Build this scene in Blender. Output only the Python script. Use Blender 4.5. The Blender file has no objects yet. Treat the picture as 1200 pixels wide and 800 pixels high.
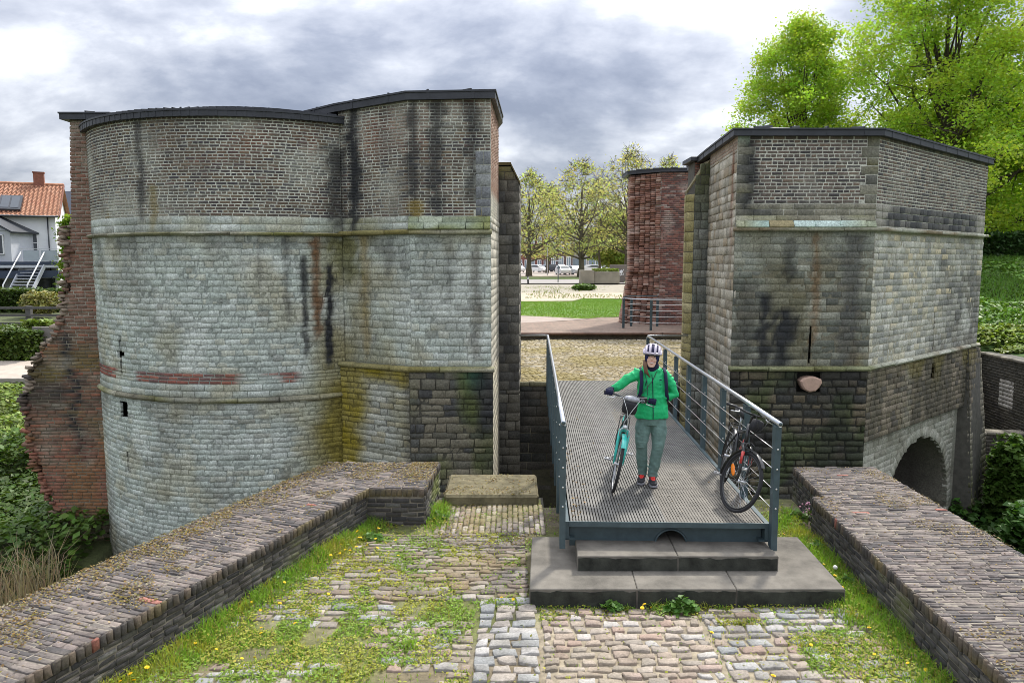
import bpy, bmesh, math, random
import numpy as np
from mathutils import Vector, Matrix, Euler

random.seed(7)
RNG = np.random.default_rng(7)
SC = bpy.context.scene
COL = SC.collection

# ------------------------------------------------------------------ camera, sky, sun, exposure
CAM_Z = 2.767
PITCH = math.atan(95 / 870)
cam_d = bpy.data.cameras.new('camera')
cam = bpy.data.objects.new('camera', cam_d)
COL.objects.link(cam)
cam.location = (0, 0, CAM_Z)
cam.rotation_euler = (math.pi / 2 - PITCH, 0, 0)
cam_d.sensor_width = 36.0
cam_d.lens = 36.0 * 870 / 1200
cam_d.clip_start = 0.05
cam_d.clip_end = 6000
SC.camera = cam

SUN_EL, SUN_AZ = 50.0, 30.0          # degrees; azimuth measured from +Y towards +X
sun_d = bpy.data.lights.new('sun', 'SUN')
sun_d.energy = 2.4
sun_d.angle = math.radians(5)
sun_d.color = (1.0, 0.95, 0.87)
sun = bpy.data.objects.new('sun', sun_d)
COL.objects.link(sun)
sd = Vector((math.sin(math.radians(SUN_AZ)) * math.cos(math.radians(SUN_EL)),
             math.cos(math.radians(SUN_AZ)) * math.cos(math.radians(SUN_EL)),
             math.sin(math.radians(SUN_EL))))
sun.rotation_euler = sd.to_track_quat('Z', 'Y').to_euler()
sun.location = sd * 100

SC.view_settings.view_transform = 'Standard'
SC.view_settings.look = 'None'
SC.view_settings.gamma = 1.0
SC.cycles.filter_width = 0.85
SC.view_settings.exposure = 0.9

world = bpy.data.worlds.new('World')
SC.world = world
world.use_nodes = True


class NT:
    """small helper round a node tree"""
    def __init__(s, tree):
        s.t = tree
        tree.nodes.clear()

    def n(s, kind, **kw):
        nd = s.t.nodes.new(kind)
        for k, v in kw.items():
            if k.startswith('i_'):
                nd.inputs[k[2:].replace('_', ' ')].default_value = v
            else:
                setattr(nd, k, v)
        return nd

    def l(s, a, b):
        s.t.links.new(a, b)

    def math(s, op, a, b=None, clamp=False):
        nd = s.t.nodes.new('ShaderNodeMath')
        nd.operation = op
        nd.use_clamp = clamp
        for i, x in enumerate((a, b)):
            if x is None:
                continue
            if isinstance(x, (int, float)):
                nd.inputs[i].default_value = x
            else:
                s.l(x, nd.inputs[i])
        return nd.outputs[0]

    def ramp(s, fac, stops, interp='LINEAR'):
        nd = s.t.nodes.new('ShaderNodeValToRGB')
        cr = nd.color_ramp
        cr.interpolation = interp
        while len(cr.elements) < len(stops):
            cr.elements.new(0.5)
        for e, (p, c) in zip(cr.elements, stops):
            e.position = p
            e.color = (*c, 1) if len(c) == 3 else c
        s.l(fac, nd.inputs[0])
        return nd.outputs[0]

    def mix(s, fac, a, b, blend='MIX'):
        nd = s.t.nodes.new('ShaderNodeMix')
        nd.data_type = 'RGBA'
        nd.blend_type = blend
        for i, x in ((0, fac), (6, a), (7, b)):
            if isinstance(x, (int, float)):
                nd.inputs[i].default_value = x
            elif isinstance(x, tuple):
                nd.inputs[i].default_value = (*x, 1) if len(x) == 3 else x
            else:
                s.l(x, nd.inputs[i])
        return nd.outputs[2]

    def noise(s, vec, scale, detail=4, rough=0.55, dist=0.0, dim='3D'):
        nd = s.t.nodes.new('ShaderNodeTexNoise')
        nd.noise_dimensions = dim
        nd.inputs['Scale'].default_value = scale
        nd.inputs['Detail'].default_value = detail
        nd.inputs['Roughness'].default_value = rough
        nd.inputs['Distortion'].default_value = dist
        if vec is not None:
            s.l(vec, nd.inputs['Vector'])
        return nd.outputs['Fac']


SKY_OFF = (8.3, 3.4)


def build_sky():
    t = NT(world.node_tree)
    out = t.n('ShaderNodeOutputWorld')
    sky = t.n('ShaderNodeTexSky', sky_type='NISHITA', sun_disc=False,
              sun_elevation=math.radians(SUN_EL), sun_rotation=math.radians(SUN_AZ))
    bg1 = t.n('ShaderNodeBackground')
    t.l(sky.outputs[0], bg1.inputs[0])
    bg1.inputs[1].default_value = 0.10
    tc = t.n('ShaderNodeTexCoord')
    sep = t.n('ShaderNodeSeparateXYZ')
    t.l(tc.outputs['Generated'], sep.inputs[0])
    zz = t.math('ADD', t.math('MAXIMUM', sep.outputs[2], -0.05), 0.42)
    cmb = t.n('ShaderNodeCombineXYZ')
    t.l(t.math('DIVIDE', sep.outputs[0], zz), cmb.inputs[0])
    t.l(t.math('DIVIDE', sep.outputs[1], t.math('MULTIPLY', zz, 0.8)), cmb.inputs[1])
    offs = SKY_OFF

    def layer(dx, dy, sc, det, rough, dist):
        mp = t.n('ShaderNodeMapping')
        mp.inputs['Location'].default_value = (offs[0] + dx, offs[1] + dy, 0.0)
        t.l(cmb.outputs[0], mp.inputs[0])
        return t.noise(mp.outputs[0], sc, det, rough, dist)
    big = layer(0, 0, 0.85, 3, 0.5, 0.2)
    bil = layer(0, 0, 2.2, 12, 0.56, 0.15)
    bil2 = layer(0.035, -0.11, 2.2, 12, 0.56, 0.15)
    # the veiled sun brightens the cloud in front of it
    dot = t.n('ShaderNodeVectorMath', operation='DOT_PRODUCT')
    t.l(tc.outputs['Generated'], dot.inputs[0])
    gd = Vector((math.sin(math.radians(16)) * math.cos(math.radians(29)),
                 math.cos(math.radians(16)) * math.cos(math.radians(29)), math.sin(math.radians(29))))
    dot.inputs[1].default_value = gd
    glow = t.math('POWER', t.math('MAXIMUM', dot.outputs['Value'], 0.0), 45)
    lobes = t.ramp(bil, [(0.36, (0, 0, 0)), (0.47, (0.42, 0.42, 0.42)), (0.52, (0.72, 0.72, 0.72)), (0.66, (1, 1, 1))])
    edge = t.math('MULTIPLY', t.math('SUBTRACT', bil, bil2), 2.5)
    val = t.math('ADD', t.math('MULTIPLY', t.math('SUBTRACT', 0.5, big), 1.5), t.math('MULTIPLY', t.math('SUBTRACT', 0.55, lobes), 0.62))
    val = t.math('ADD', t.math('ADD', val, edge), t.math('ADD', 0.34, t.math('MULTIPLY', t.math('MAXIMUM', sep.outputs[2], 0.0), 0.30)))
    val = t.math('ADD', val, t.math('MULTIPLY', glow, 0.50))
    low = t.math('SUBTRACT', 0.10, t.math('MULTIPLY', sep.outputs[2], 0.6))
    val = t.math('SUBTRACT', val, t.math('MAXIMUM', low, 0.0), clamp=True)
    colr = t.ramp(val, [(0.0, (0.145, 0.162, 0.215)), (0.22, (0.215, 0.233, 0.287)), (0.48, (0.355, 0.37, 0.415)),
                        (0.72, (0.56, 0.573, 0.605)), (1.0, (1.0, 1.0, 1.01))])
    # overcast skies are brighter overhead than at the horizon
    grad = t.math('ADD', 0.75, t.math('MULTIPLY', t.math('MAXIMUM', sep.outputs[2], 0.0), 1.9))
    bg2 = t.n('ShaderNodeBackground')
    t.l(colr, bg2.inputs[0])
    t.l(grad, bg2.inputs[1])
    mx = t.n('ShaderNodeMixShader')
    mx.inputs[0].default_value = 0.9
    t.l(bg1.outputs[0], mx.inputs[1])
    t.l(bg2.outputs[0], mx.inputs[2])
    t.l(mx.outputs[0], out.inputs[0])


build_sky()

# ------------------------------------------------------------------ numpy noise


def _h(i, j, k, seed):
    with np.errstate(over='ignore'):
        n = (i.astype(np.uint32) * np.uint32(374761393) + j.astype(np.uint32) * np.uint32(668265263)
             + k.astype(np.uint32) * np.uint32(2246822519) + np.uint32((seed * 3266489917) & 0xffffffff))
        n = (n ^ (n >> np.uint32(13))) * np.uint32(1274126177)
        n = n ^ (n >> np.uint32(16))
    return (n & np.uint32(0xffffff)).astype(np.float64) / 0xffffff


def vnoise(P, scale=1.0, seed=0):
    P = np.asarray(P, float) * scale
    f = np.floor(P).astype(np.int64)
    w = P - f
    w = w * w * (3 - 2 * w)
    r = 0
    for a in (0, 1):
        for b in (0, 1):
            for c in (0, 1):
                h = _h(f[:, 0] + a, f[:, 1] + b, f[:, 2] + c, seed)
                r = r + h * (w[:, 0] if a else 1 - w[:, 0]) * (w[:, 1] if b else 1 - w[:, 1]) * (w[:, 2] if c else 1 - w[:, 2])
    return r


def fbm(P, scale=1.0, seed=0, o=2):
    r, a, tot = 0, 1.0, 0
    for i in range(o):
        r = r + a * vnoise(P, scale * 2 ** i, seed + i * 17)
        tot += a
        a *= 0.55
    return r / tot


def sst(a, b, x):
    t = np.clip((x - a) / (b - a + 1e-9), 0, 1)
    return t * t * (3 - 2 * t)


# ------------------------------------------------------------------ materials
MATS = {}


def mat_masonry(name='masonry', bump=0.35, nscale=34.0, lo=0.62, hi=1.28, rough=0.92, gain=1.0):
    m = bpy.data.materials.new(name)
    m.use_nodes = True
    t = NT(m.node_tree)
    out = t.n('ShaderNodeOutputMaterial')
    b = t.n('ShaderNodeBsdfPrincipled')
    b.inputs['Roughness'].default_value = rough
    at = t.n('ShaderNodeAttribute', attribute_name='Col')
    tc = t.n('ShaderNodeTexCoord')
    n1 = t.noise(tc.outputs['Object'], nscale, 6, 0.65)
    n2 = t.noise(tc.outputs['Object'], nscale * 0.13, 4, 0.6)
    f = t.ramp(n1, [(0.28, (lo * gain,) * 3), (0.72, (hi * gain,) * 3)])
    g = t.ramp(n2, [(0.3, (0.8,) * 3), (0.7, (1.18,) * 3)])
    c = t.mix(1.0, at.outputs['Color'], f, 'MULTIPLY')
    c = t.mix(1.0, c, g, 'MULTIPLY')
    t.l(c, b.inputs['Base Color'])
    bp = t.n('ShaderNodeBump')
    bp.inputs['Strength'].default_value = bump
    bp.inputs['Distance'].default_value = 0.012
    n3 = t.noise(tc.outputs['Object'], nscale * 1.7, 5, 0.7)
    t.l(n3, bp.inputs['Height'])
    t.l(bp.outputs[0], b.inputs['Normal'])
    t.l(b.outputs[0], out.inputs[0])
    MATS[name] = m
    return m


def mat_plain(name, col, rough=0.6, metal=0.0, var=0.15, nscale=20.0, bump=0.0, spec=0.5, bscale=60.0, emit=None, coat=0.0):
    m = bpy.data.materials.new(name)
    m.use_nodes = True
    t = NT(m.node_tree)
    out = t.n('ShaderNodeOutputMaterial')
    b = t.n('ShaderNodeBsdfPrincipled')
    b.inputs['Roughness'].default_value = rough
    b.inputs['Metallic'].default_value = metal
    b.inputs['Specular IOR Level'].default_value = spec
    b.inputs['Coat Weight'].default_value = coat
    tc = t.n('ShaderNodeTexCoord')
    n1 = t.noise(tc.outputs['Object'], nscale, 5, 0.6)
    f = t.ramp(n1, [(0.28, (1 - var,) * 3), (0.72, (1 + var,) * 3)])
    c = t.mix(1.0, tuple(col), f, 'MULTIPLY')
    t.l(c, b.inputs['Base Color'])
    if bump:
        bp = t.n('ShaderNodeBump')
        bp.inputs['Strength'].default_value = bump
        bp.inputs['Distance'].default_value = 0.01
        n3 = t.noise(tc.outputs['Object'], bscale, 5, 0.7)
        t.l(n3, bp.inputs['Height'])
        t.l(bp.outputs[0], b.inputs['Normal'])
    t.l(b.outputs[0], out.inputs[0])
    MATS[name] = m
    return m


def mat_leaf(name, trans=0.45, rough=0.55):
    """leaf colour from the Col attribute, part of the light passing through"""
    m = bpy.data.materials.new(name)
    m.use_nodes = True
    t = NT(m.node_tree)
    out = t.n('ShaderNodeOutputMaterial')
    at = t.n('ShaderNodeAttribute', attribute_name='Col')
    b = t.n('ShaderNodeBsdfPrincipled')
    b.inputs['Roughness'].default_value = rough
    b.inputs['Specular IOR Level'].default_value = 0.25
    t.l(at.outputs['Color'], b.inputs['Base Color'])
    tr = t.n('ShaderNodeBsdfTranslucent')
    c2 = t.mix(1.0, at.outputs['Color'], (1.5, 1.5, 0.8), 'MULTIPLY')
    t.l(c2, tr.inputs[0])
    mx = t.n('ShaderNodeMixShader')
    mx.inputs[0].default_value = trans
    t.l(b.outputs[0], mx.inputs[1])
    t.l(tr.outputs[0], mx.inputs[2])
    t.l(mx.outputs[0], out.inputs[0])
    MATS[name] = m
    return m


M_BRICK = mat_masonry('weathered_brick', 0.5, 40, 0.6, 1.35, gain=1.55)
M_STONE = mat_masonry('weathered_stone', 0.5, 30, 0.5, 1.5, gain=1.5)
M_SETT = mat_masonry('worn_sett', 0.45, 46, 0.66, 1.28, 0.95)
M_EARTH = mat_masonry('earth', 0.8, 16, 0.6, 1.35, 0.97)
M_LEAF = mat_leaf('leaf', 0.45)
M_GRASS = mat_leaf('grass_blade', 0.35)
M_IVY = mat_leaf('ivy_leaf', 0.22, 0.5)
M_ZINC = mat_plain('dark_zinc', (0.045, 0.048, 0.055), 0.5, 0.3, 0.25, 3.0)
M_STEEL = mat_plain('blue_grey_steel', (0.055, 0.085, 0.095), 0.5, 0.1, 0.22, 9.0, 0.05)
M_RAIL = mat_plain('galvanised_rail', (0.55, 0.57, 0.60), 0.3, 0.85, 0.12, 14.0)
M_GRATE = mat_plain('galvanised_grating', (0.15, 0.146, 0.134), 0.7, 0.25, 0.35, 5.0, 0.1)
M_WIRE = mat_plain('steel_wire', (0.62, 0.62, 0.60), 0.35, 0.7, 0.1, 20)
M_SLAB = mat_plain('step_concrete', (0.155, 0.142, 0.120), 0.9, 0, 0.42, 3.2, 0.4, 0.3, 90)
M_BARK = mat_plain('bark', (0.075, 0.06, 0.045), 0.95, 0, 0.4, 12, 0.8, 0.2, 30)

# ------------------------------------------------------------------ object helpers
ORG = {}


def link(o):
    COL.objects.link(o)
    return o


def thing(name, label, cat, loc=(0, 0, 0), rot=(0, 0, 0), group=None):
    o = bpy.data.objects.new(name, None)
    o.location = loc
    o.rotation_euler = rot
    o.empty_display_size = 0.2
    link(o)
    o['label'] = label
    o['category'] = cat
    if group:
        o['group'] = group
    ORG[o.name] = Vector(loc)
    return o


def tag(o, label=None, cat=None, group=None, kind=None):
    if label:
        o['label'] = label
    if cat:
        o['category'] = cat
    if group:
        o['group'] = group
    if kind:
        o['kind'] = kind
    return o


def org_of(parent):
    v = Vector((0, 0, 0))
    p = parent
    while p is not None:
        v += Vector(p.location)
        p = p.parent
    return v


def mesh_np(name, V, F, mat, col=None, smooth=False):
    """V (N,3); F (M,k) equal-sized faces"""
    me = bpy.data.meshes.new(name)
    V = np.asarray(V, np.float32)
    F = np.asarray(F, np.int32)
    M, k = F.shape
    me.vertices.add(len(V))
    me.vertices.foreach_set('co', V.ravel())
    me.loops.add(M * k)
    me.loops.foreach_set('vertex_index', F.ravel())
    me.polygons.add(M)
    me.polygons.foreach_set('loop_start', np.arange(0, M * k, k, dtype=np.int32))
    if smooth:
        me.polygons.foreach_set('use_smooth', np.ones(M, bool))
    me.update(calc_edges=True)
    if col is not None:
        a = me.color_attributes.new('Col', 'FLOAT_COLOR', 'POINT')
        c4 = np.ones((len(V), 4), np.float32)
        c4[:, :3] = col
        a.data.foreach_set('color', c4.ravel())
    me.materials.append(mat)
    return me


def put_np(name, V, F, mat, parent=None, col=None, smooth=False, kind=None):
    V = np.asarray(V, float)
    if parent is not None:
        V = V - np.array(org_of(parent))
    o = bpy.data.objects.new(name, mesh_np(name, V, F, mat, col, smooth))
    link(o)
    if parent is not None:
        o.parent = parent
    if kind:
        o['kind'] = kind
    return o


class MB:
    """collects shapes, builds ONE mesh object"""
    def __init__(s):
        s.v, s.f, s.sm, s.c = [], [], [], []

    def raw(s, vs, fs, smooth=False, col=None):
        n = len(s.v)
        s.v += [tuple(p) for p in vs]
        s.f += [tuple(i + n for i in f) for f in fs]
        s.sm += [smooth] * len(fs)
        s.c += [col] * len(vs)
        return s

    def box(s, c, size, M=None, bev=0.0, col=None):
        bm = bmesh.new()
        bmesh.ops.create_cube(bm, size=1.0)
        for v in bm.verts:
            v.co = Vector((v.co.x * size[0], v.co.y * size[1], v.co.z * size[2]))
        if bev:
            bmesh.ops.bevel(bm, geom=bm.edges[:], offset=bev, segments=1, affect='EDGES')
        vs = []
        for v in bm.verts:
            p = v.co.copy()
            if M is not None:
                p = M @ p
            vs.append(p + Vector(c))
        bm.verts.index_update()
        s.raw(vs, [[v.index for v in f.verts] for f in bm.faces], False, col)
        bm.free()
        return s

    def bar(s, a, b, w, h, up=(0, 0, 1), bev=0.0, col=None):
        a, b = Vector(a), Vector(b)
        d = (b - a)
        L = d.length
        y = d.normalized()
        u = Vector(up)
        x = y.cross(u)
        if x.length < 1e-5:
            x = y.cross(Vector((1, 0, 0)))
        x.normalize()
        z = x.cross(y)
        M = Matrix((x, y, z)).transposed()
        return s.box((a + b) / 2, (w, L, h), M, bev, col)

    def tube(s, pts, r, n=8, caps=True, smooth=True, flat=1.0, col=None):
        pts = [Vector(p) for p in pts]
        rs = r if isinstance(r, (list, tuple)) else [r] * len(pts)
        t0 = (pts[1] - pts[0]).normalized()
        ref = Vector((0, 0, 1)) if abs(t0.z) < 0.9 else Vector((1, 0, 0))
        x = t0.cross(ref).normalized()
        vs = []
        for i, p in enumerate(pts):
            a = pts[max(0, i - 1)]
            b = pts[min(len(pts) - 1, i + 1)]
            t = (b - a).normalized()
            x = (x - t * x.dot(t))
            if x.length < 1e-6:
                x = t.orthogonal()
            x.normalize()
            y = t.cross(x)
            for k in range(n):
                q = 2 * math.pi * k / n
                vs.append(p + (x * math.cos(q) + y * math.sin(q) * flat) * rs[i])
        fs = []
        for i in range(len(pts) - 1):
            for k in range(n):
                fs.append((i * n + k, i * n + (k + 1) % n, (i + 1) * n + (k + 1) % n, (i + 1) * n + k))
        if caps:
            fs.append(tuple(reversed(range(n))))
            fs.append(tuple((len(pts) - 1) * n + k for k in range(n)))
        return s.raw(vs, fs, smooth, col)

    def loft(s, rings, caps=True, smooth=True, col=None):
        n = len(rings[0])
        vs = [p for r in rings for p in r]
        fs = []
        for i in range(len(rings) - 1):
            for k in range(n):
                fs.append((i * n + k, i * n + (k + 1) % n, (i + 1) * n + (k + 1) % n, (i + 1) * n + k))
        if caps:
            fs.append(tuple(reversed(range(n))))
            fs.append(tuple((len(rings) - 1) * n + k for k in range(n)))
        return s.raw(vs, fs, smooth, col)

    def torus(s, c, R, r, axis='x', n=40, m=8, flat=1.0, a0=0.0, a1=2 * math.pi, sx=1.0):
        """ring round the local x axis (in the y-z plane) by default"""
        closed = abs(a1 - a0 - 2 * math.pi) < 1e-6
        vs, fs = [], []
        N = n if closed else n + 1
        for i in range(N):
            q = a0 + (a1 - a0) * i / n
            for k in range(m):
                p = 2 * math.pi * k / m
                rr = R + r * math.cos(p) * flat
                ox = r * math.sin(p) * sx
                P = (ox, rr * math.cos(q), rr * math.sin(q))
                if axis == 'z':
                    P = (P[1], P[2], P[0])
                elif axis == 'y':
                    P = (P[1], P[0], P[2])
                vs.append(Vector(P) + Vector(c))
        for i in range(n if closed else n):
            j = (i + 1) % N
            for k in range(m):
                fs.append((i * m + k, i * m + (k + 1) % m, j * m + (k + 1) % m, j * m + k))
        return s.raw(vs, fs, True)

    def ball(s, c, r, seg=14, rings=9, M=None, col=None):
        rx, ry, rz = (r, r, r) if isinstance(r, (int, float)) else r
        vs, fs = [], []
        for i in range(1, rings):
            th = math.pi * i / rings
            for k in range(seg):
                q = 2 * math.pi * k / seg
                p = Vector((rx * math.sin(th) * math.cos(q), ry * math.sin(th) * math.sin(q), rz * math.cos(th)))
                vs.append((M @ p if M is not None else p) + Vector(c))
        top = Vector((0, 0, rz)); bot = Vector((0, 0, -rz))
        vs.append((M @ top if M is not None else top) + Vector(c))
        vs.append((M @ bot if M is not None else bot) + Vector(c))
        nt, nb = len(vs) - 2, len(vs) - 1
        for i in range(rings - 2):
            for k in range(seg):
                fs.append((i * seg + k, (i + 1) * seg + k, (i + 1) * seg + (k + 1) % seg, i * seg + (k + 1) % seg))
        for k in range(seg):
            fs.append((nt, k, (k + 1) % seg))
            b0 = (rings - 2) * seg
            fs.append((nb, b0 + (k + 1) % seg, b0 + k))
        return s.raw(vs, fs, True, col)

    def prism(s, poly, z0, z1, col=None):
        n = len(poly)
        vs = [(x, y, z0) for x, y in poly] + [(x, y, z1) for x, y in poly]
        fs = [tuple(reversed(range(n))), tuple(range(n, 2 * n))]
        for k in range(n):
            fs.append((k, (k + 1) % n, n + (k + 1) % n, n + k))
        return s.raw(vs, fs, False, col)

    def build(s, name, mat, parent=None, local=False, kind=None, loc=None):
        me = bpy.data.meshes.new(name)
        off = Vector((0, 0, 0))
        if parent is not None and not local:
            off = org_of(parent)
        if loc is not None:
            off = Vector(loc)
        me.from_pydata([(p[0] - off.x, p[1] - off.y, p[2] - off.z) for p in s.v], [], s.f)
        me.polygons.foreach_set('use_smooth', s.sm)
        if any(c is not None for c in s.c):
            a = me.color_attributes.new('Col', 'FLOAT_COLOR', 'POINT')
            arr = []
            for c in s.c:
                arr += list(c or (0.5, 0.5, 0.5))[:3] + [1.0]
            a.data.foreach_set('color', arr)
        me.materials.append(mat)
        me.update()
        o = bpy.data.objects.new(name, me)
        link(o)
        if parent is not None:
            o.parent = parent
        if loc is not None:
            o.location = loc
        if kind:
            o['kind'] = kind
        return o


def copy_tree(o, parent=None):
    c = o.copy()
    link(c)
    if parent is not None:
        c.parent = parent
    for ch in list(o.children):
        copy_tree(ch, c)
    return c


def project(P):
    """numpy points -> pixel (1200x800) and depth"""
    cs, sn = math.cos(PITCH), math.sin(PITCH)
    X, Y, Z = P[:, 0], P[:, 1], P[:, 2] - CAM_Z
    fz = Y * cs - Z * sn
    up = Y * sn + Z * cs
    fz = np.where(fz < 0.05, 0.05, fz)
    return 600 + 870 * X / fz, 400 - 870 * up / fz, fz


# ------------------------------------------------------------------ masonry engine


def wall_surf(pts, smooth=False):
    """vertical wall over a plan polyline; outward is to the right of travel"""
    pts = np.array(pts, float)
    d = np.diff(pts, axis=0)
    L = np.hypot(d[:, 0], d[:, 1])
    cum = np.concatenate([[0], np.cumsum(L)])
    sn = np.stack([d[:, 1] / L, -d[:, 0] / L], 1)
    if smooth:
        vn = np.zeros_like(pts)
        vn[:-1] += sn
        vn[1:] += sn
        vn /= np.linalg.norm(vn, axis=1)[:, None]

    def surf(u, v, n):
        u = np.asarray(u, float)
        x = np.interp(u, cum, pts[:, 0])
        y = np.interp(u, cum, pts[:, 1])
        i = np.clip(np.searchsorted(cum, u, 'right') - 1, 0, len(L) - 1)
        ex = u - np.clip(u, 0, cum[-1])
        x = x + ex * d[i, 0] / L[i]
        y = y + ex * d[i, 1] / L[i]
        if smooth:
            nx = np.interp(u, cum, vn[:, 0])
            ny = np.interp(u, cum, vn[:, 1])
        else:
            nx, ny = sn[i, 0], sn[i, 1]
        return np.stack([x + nx * n, y + ny * n, np.asarray(v, float) + 0 * u], -1)
    surf.L = cum[-1]
    return surf


def plane_surf(o, U, Vv):
    o, U, Vv = np.array(o, float), np.array(U, float), np.array(Vv, float)
    N = np.cross(U, Vv)
    N /= np.linalg.norm(N)

    def surf(u, v, n):
        u, v = np.asarray(u, float), np.asarray(v, float)
        n = np.asarray(n, float) + 0 * u
        return o + u[..., None] * U + v[..., None] * Vv + n[..., None] * N
    return surf


def bilin_surf(p00, p10, p11, p01):
    """u, v in metres along the first edges of a (nearly flat) quad"""
    p00, p10, p11, p01 = [np.array(p, float) for p in (p00, p10, p11, p01)]
    Lu, Lv = np.linalg.norm(p10 - p00), np.linalg.norm(p01 - p00)
    N = np.cross(p10 - p00, p01 - p00)
    N /= np.linalg.norm(N)

    def surf(u, v, n):
        a = (np.asarray(u, float) / Lu)[..., None]
        b = (np.asarray(v, float) / Lv)[..., None]
        n = (np.asarray(n, float) + 0 * np.asarray(u, float))[..., None]
        return p00 * (1 - a) * (1 - b) + p10 * a * (1 - b) + p11 * a * b + p01 * (1 - a) * b + N * n
    surf.L, surf.H = Lu, Lv
    return surf


def slot(u0, u1, v0, v1):
    return lambda v: (u0, u1) if v0 < v < v1 else None


PIECES = {}      # (thing, part name) -> list of (V (n,12,3), C (n,12,3), mat)

def piece_faces(K):
    n = K + 1
    fb, ft, mb_, mt, bb, bt = [list(range(i * n, i * n + n)) for i in range(6)]
    F = []
    for j in range(K):
        F += [(fb[j], fb[j + 1], ft[j + 1], ft[j]), (mb_[j], mb_[j + 1], fb[j + 1], fb[j]), (ft[j], ft[j + 1], mt[j + 1], mt[j]),
              (bb[j], bb[j + 1], mb_[j + 1], mb_[j]), (mt[j], mt[j + 1], bt[j + 1], bt[j])]
    F += [(mb_[0], fb[0], ft[0], mt[0]), (fb[K], mb_[K], mt[K], ft[K]), (bb[0], mb_[0], mt[0], bt[0]), (mb_[K], bb[K], bt[K], mt[K])]
    return np.array(F)


def lay(th, part, surf, vr, ur, rowh, plen, colfn, mat, joint=0.012, proud=0.008, depth=0.05, bevel=0.006,
        jit=0.004, pjit=0.006, keep=None, holes=(), ulo=None, uhi=None, seed=1, brickbond=False, tilt=0.0, K=1, hb=None):
    """lay courses of single pieces over a surface; colfn(P, u, v, r) gives their colour"""
    rg = np.random.default_rng(seed)
    U0, U1, V0, V1 = [], [], [], []
    v = vr[0]
    row = 0
    while v < vr[1] - rowh[0] * 0.4:
        h = rg.uniform(*rowh)
        if v + h > vr[1] - rowh[0] * 0.35:
            h = vr[1] - v
        a = ur[0] if ulo is None else ulo(v + h / 2)
        b = ur[1] if uhi is None else uhi(v + h / 2)
        u = a
        pl_ = hb if (hb and row % 2) else plen       # courses of headers between courses of stretchers
        if brickbond:
            first = pl_[1] * (0.75 if row % 2 else 1.0) if hb else plen[1] * (0.5 if row % 2 else 1.0)
        else:
            first = rg.uniform(*plen) * rg.uniform(0.4, 1.0)
        k = 0
        while u < b - 0.02:
            w = first if k == 0 else rg.uniform(*pl_)
            if u + w > b - pl_[0] * 0.45:
                w = b - u
            U0.append(u + joint / 2); U1.append(u + w - joint / 2)
            V0.append(v + joint / 2); V1.append(v + h - joint / 2)
            u += w
            k += 1
        v += h
        row += 1
    U0, U1, V0, V1 = map(np.array, (U0, U1, V0, V1))
    if len(U0) == 0:
        return
    for hf in holes:
        a0, a1, b0, b1 = [], [], [], []
        for p, q, s_, t_ in zip(U0, U1, V0, V1):
            h = hf((s_ + t_) / 2)
            if h is None or q <= h[0] or p >= h[1]:
                a0.append(p); a1.append(q); b0.append(s_); b1.append(t_)
                continue
            if h[0] - p > 0.025:
                a0.append(p); a1.append(h[0]); b0.append(s_); b1.append(t_)
            if q - h[1] > 0.025:
                a0.append(h[1]); a1.append(q); b0.append(s_); b1.append(t_)
        U0, U1, V0, V1 = map(np.array, (a0, a1, b0, b1))
    if keep is not None:
        kk = keep(U0, U1, V0, V1)
        U0, U1, V0, V1 = U0[kk], U1[kk], V0[kk], V1[kk]
    n = len(U0)
    if n == 0:
        return
    m = K + 1
    f = np.linspace(0, 1, m)[None]
    w = (U1 - U0)[:, None]
    eu = rg.uniform(-jit, jit, (n, 4))               # corners: left bottom, left top, right bottom, right top
    ev = rg.uniform(-jit, jit, (n, 4))
    ub = U0[:, None] + w * f + eu[:, 0:1] * (1 - f) + eu[:, 2:3] * f
    ut = U0[:, None] + w * f + eu[:, 1:2] * (1 - f) + eu[:, 3:4] * f
    wob = jit * 0.55 if K > 1 else 0.0
    vb = V0[:, None] + ev[:, 0:1] * (1 - f) + ev[:, 2:3] * f + rg.uniform(-wob, wob, (n, m))
    vt = V1[:, None] + ev[:, 1:2] * (1 - f) + ev[:, 3:4] * f + rg.uniform(-wob, wob, (n, m))
    bu = bevel * (1 - 2 * f)
    pr = (proud + rg.uniform(-pjit, pjit, n))[:, None] + rg.uniform(-tilt, tilt, (n, 2 * m))
    cu = np.concatenate([ub, ut], 1)
    cv = np.concatenate([vb, vt], 1)
    fr = surf(np.concatenate([ub + bu, ut + bu], 1), np.concatenate([vb + bevel, vt - bevel], 1), pr)
    md = surf(cu, cv, pr - bevel)
    bk = surf(cu, cv, np.full((n, 2 * m), -depth))
    Vx = np.concatenate([fr, md, bk], 1)
    nv = 6 * m
    r = np.repeat(rg.uniform(0, 1, n), nv)
    uu = np.concatenate([cu, cu, cu], 1).ravel()
    vv = np.concatenate([cv, cv, cv], 1).ravel()
    C = colfn(Vx.reshape(-1, 3), uu, vv, r).reshape(n, nv, 3)
    PIECES.setdefault((th.name, part), []).append((Vx, C, mat, th, K))


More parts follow.
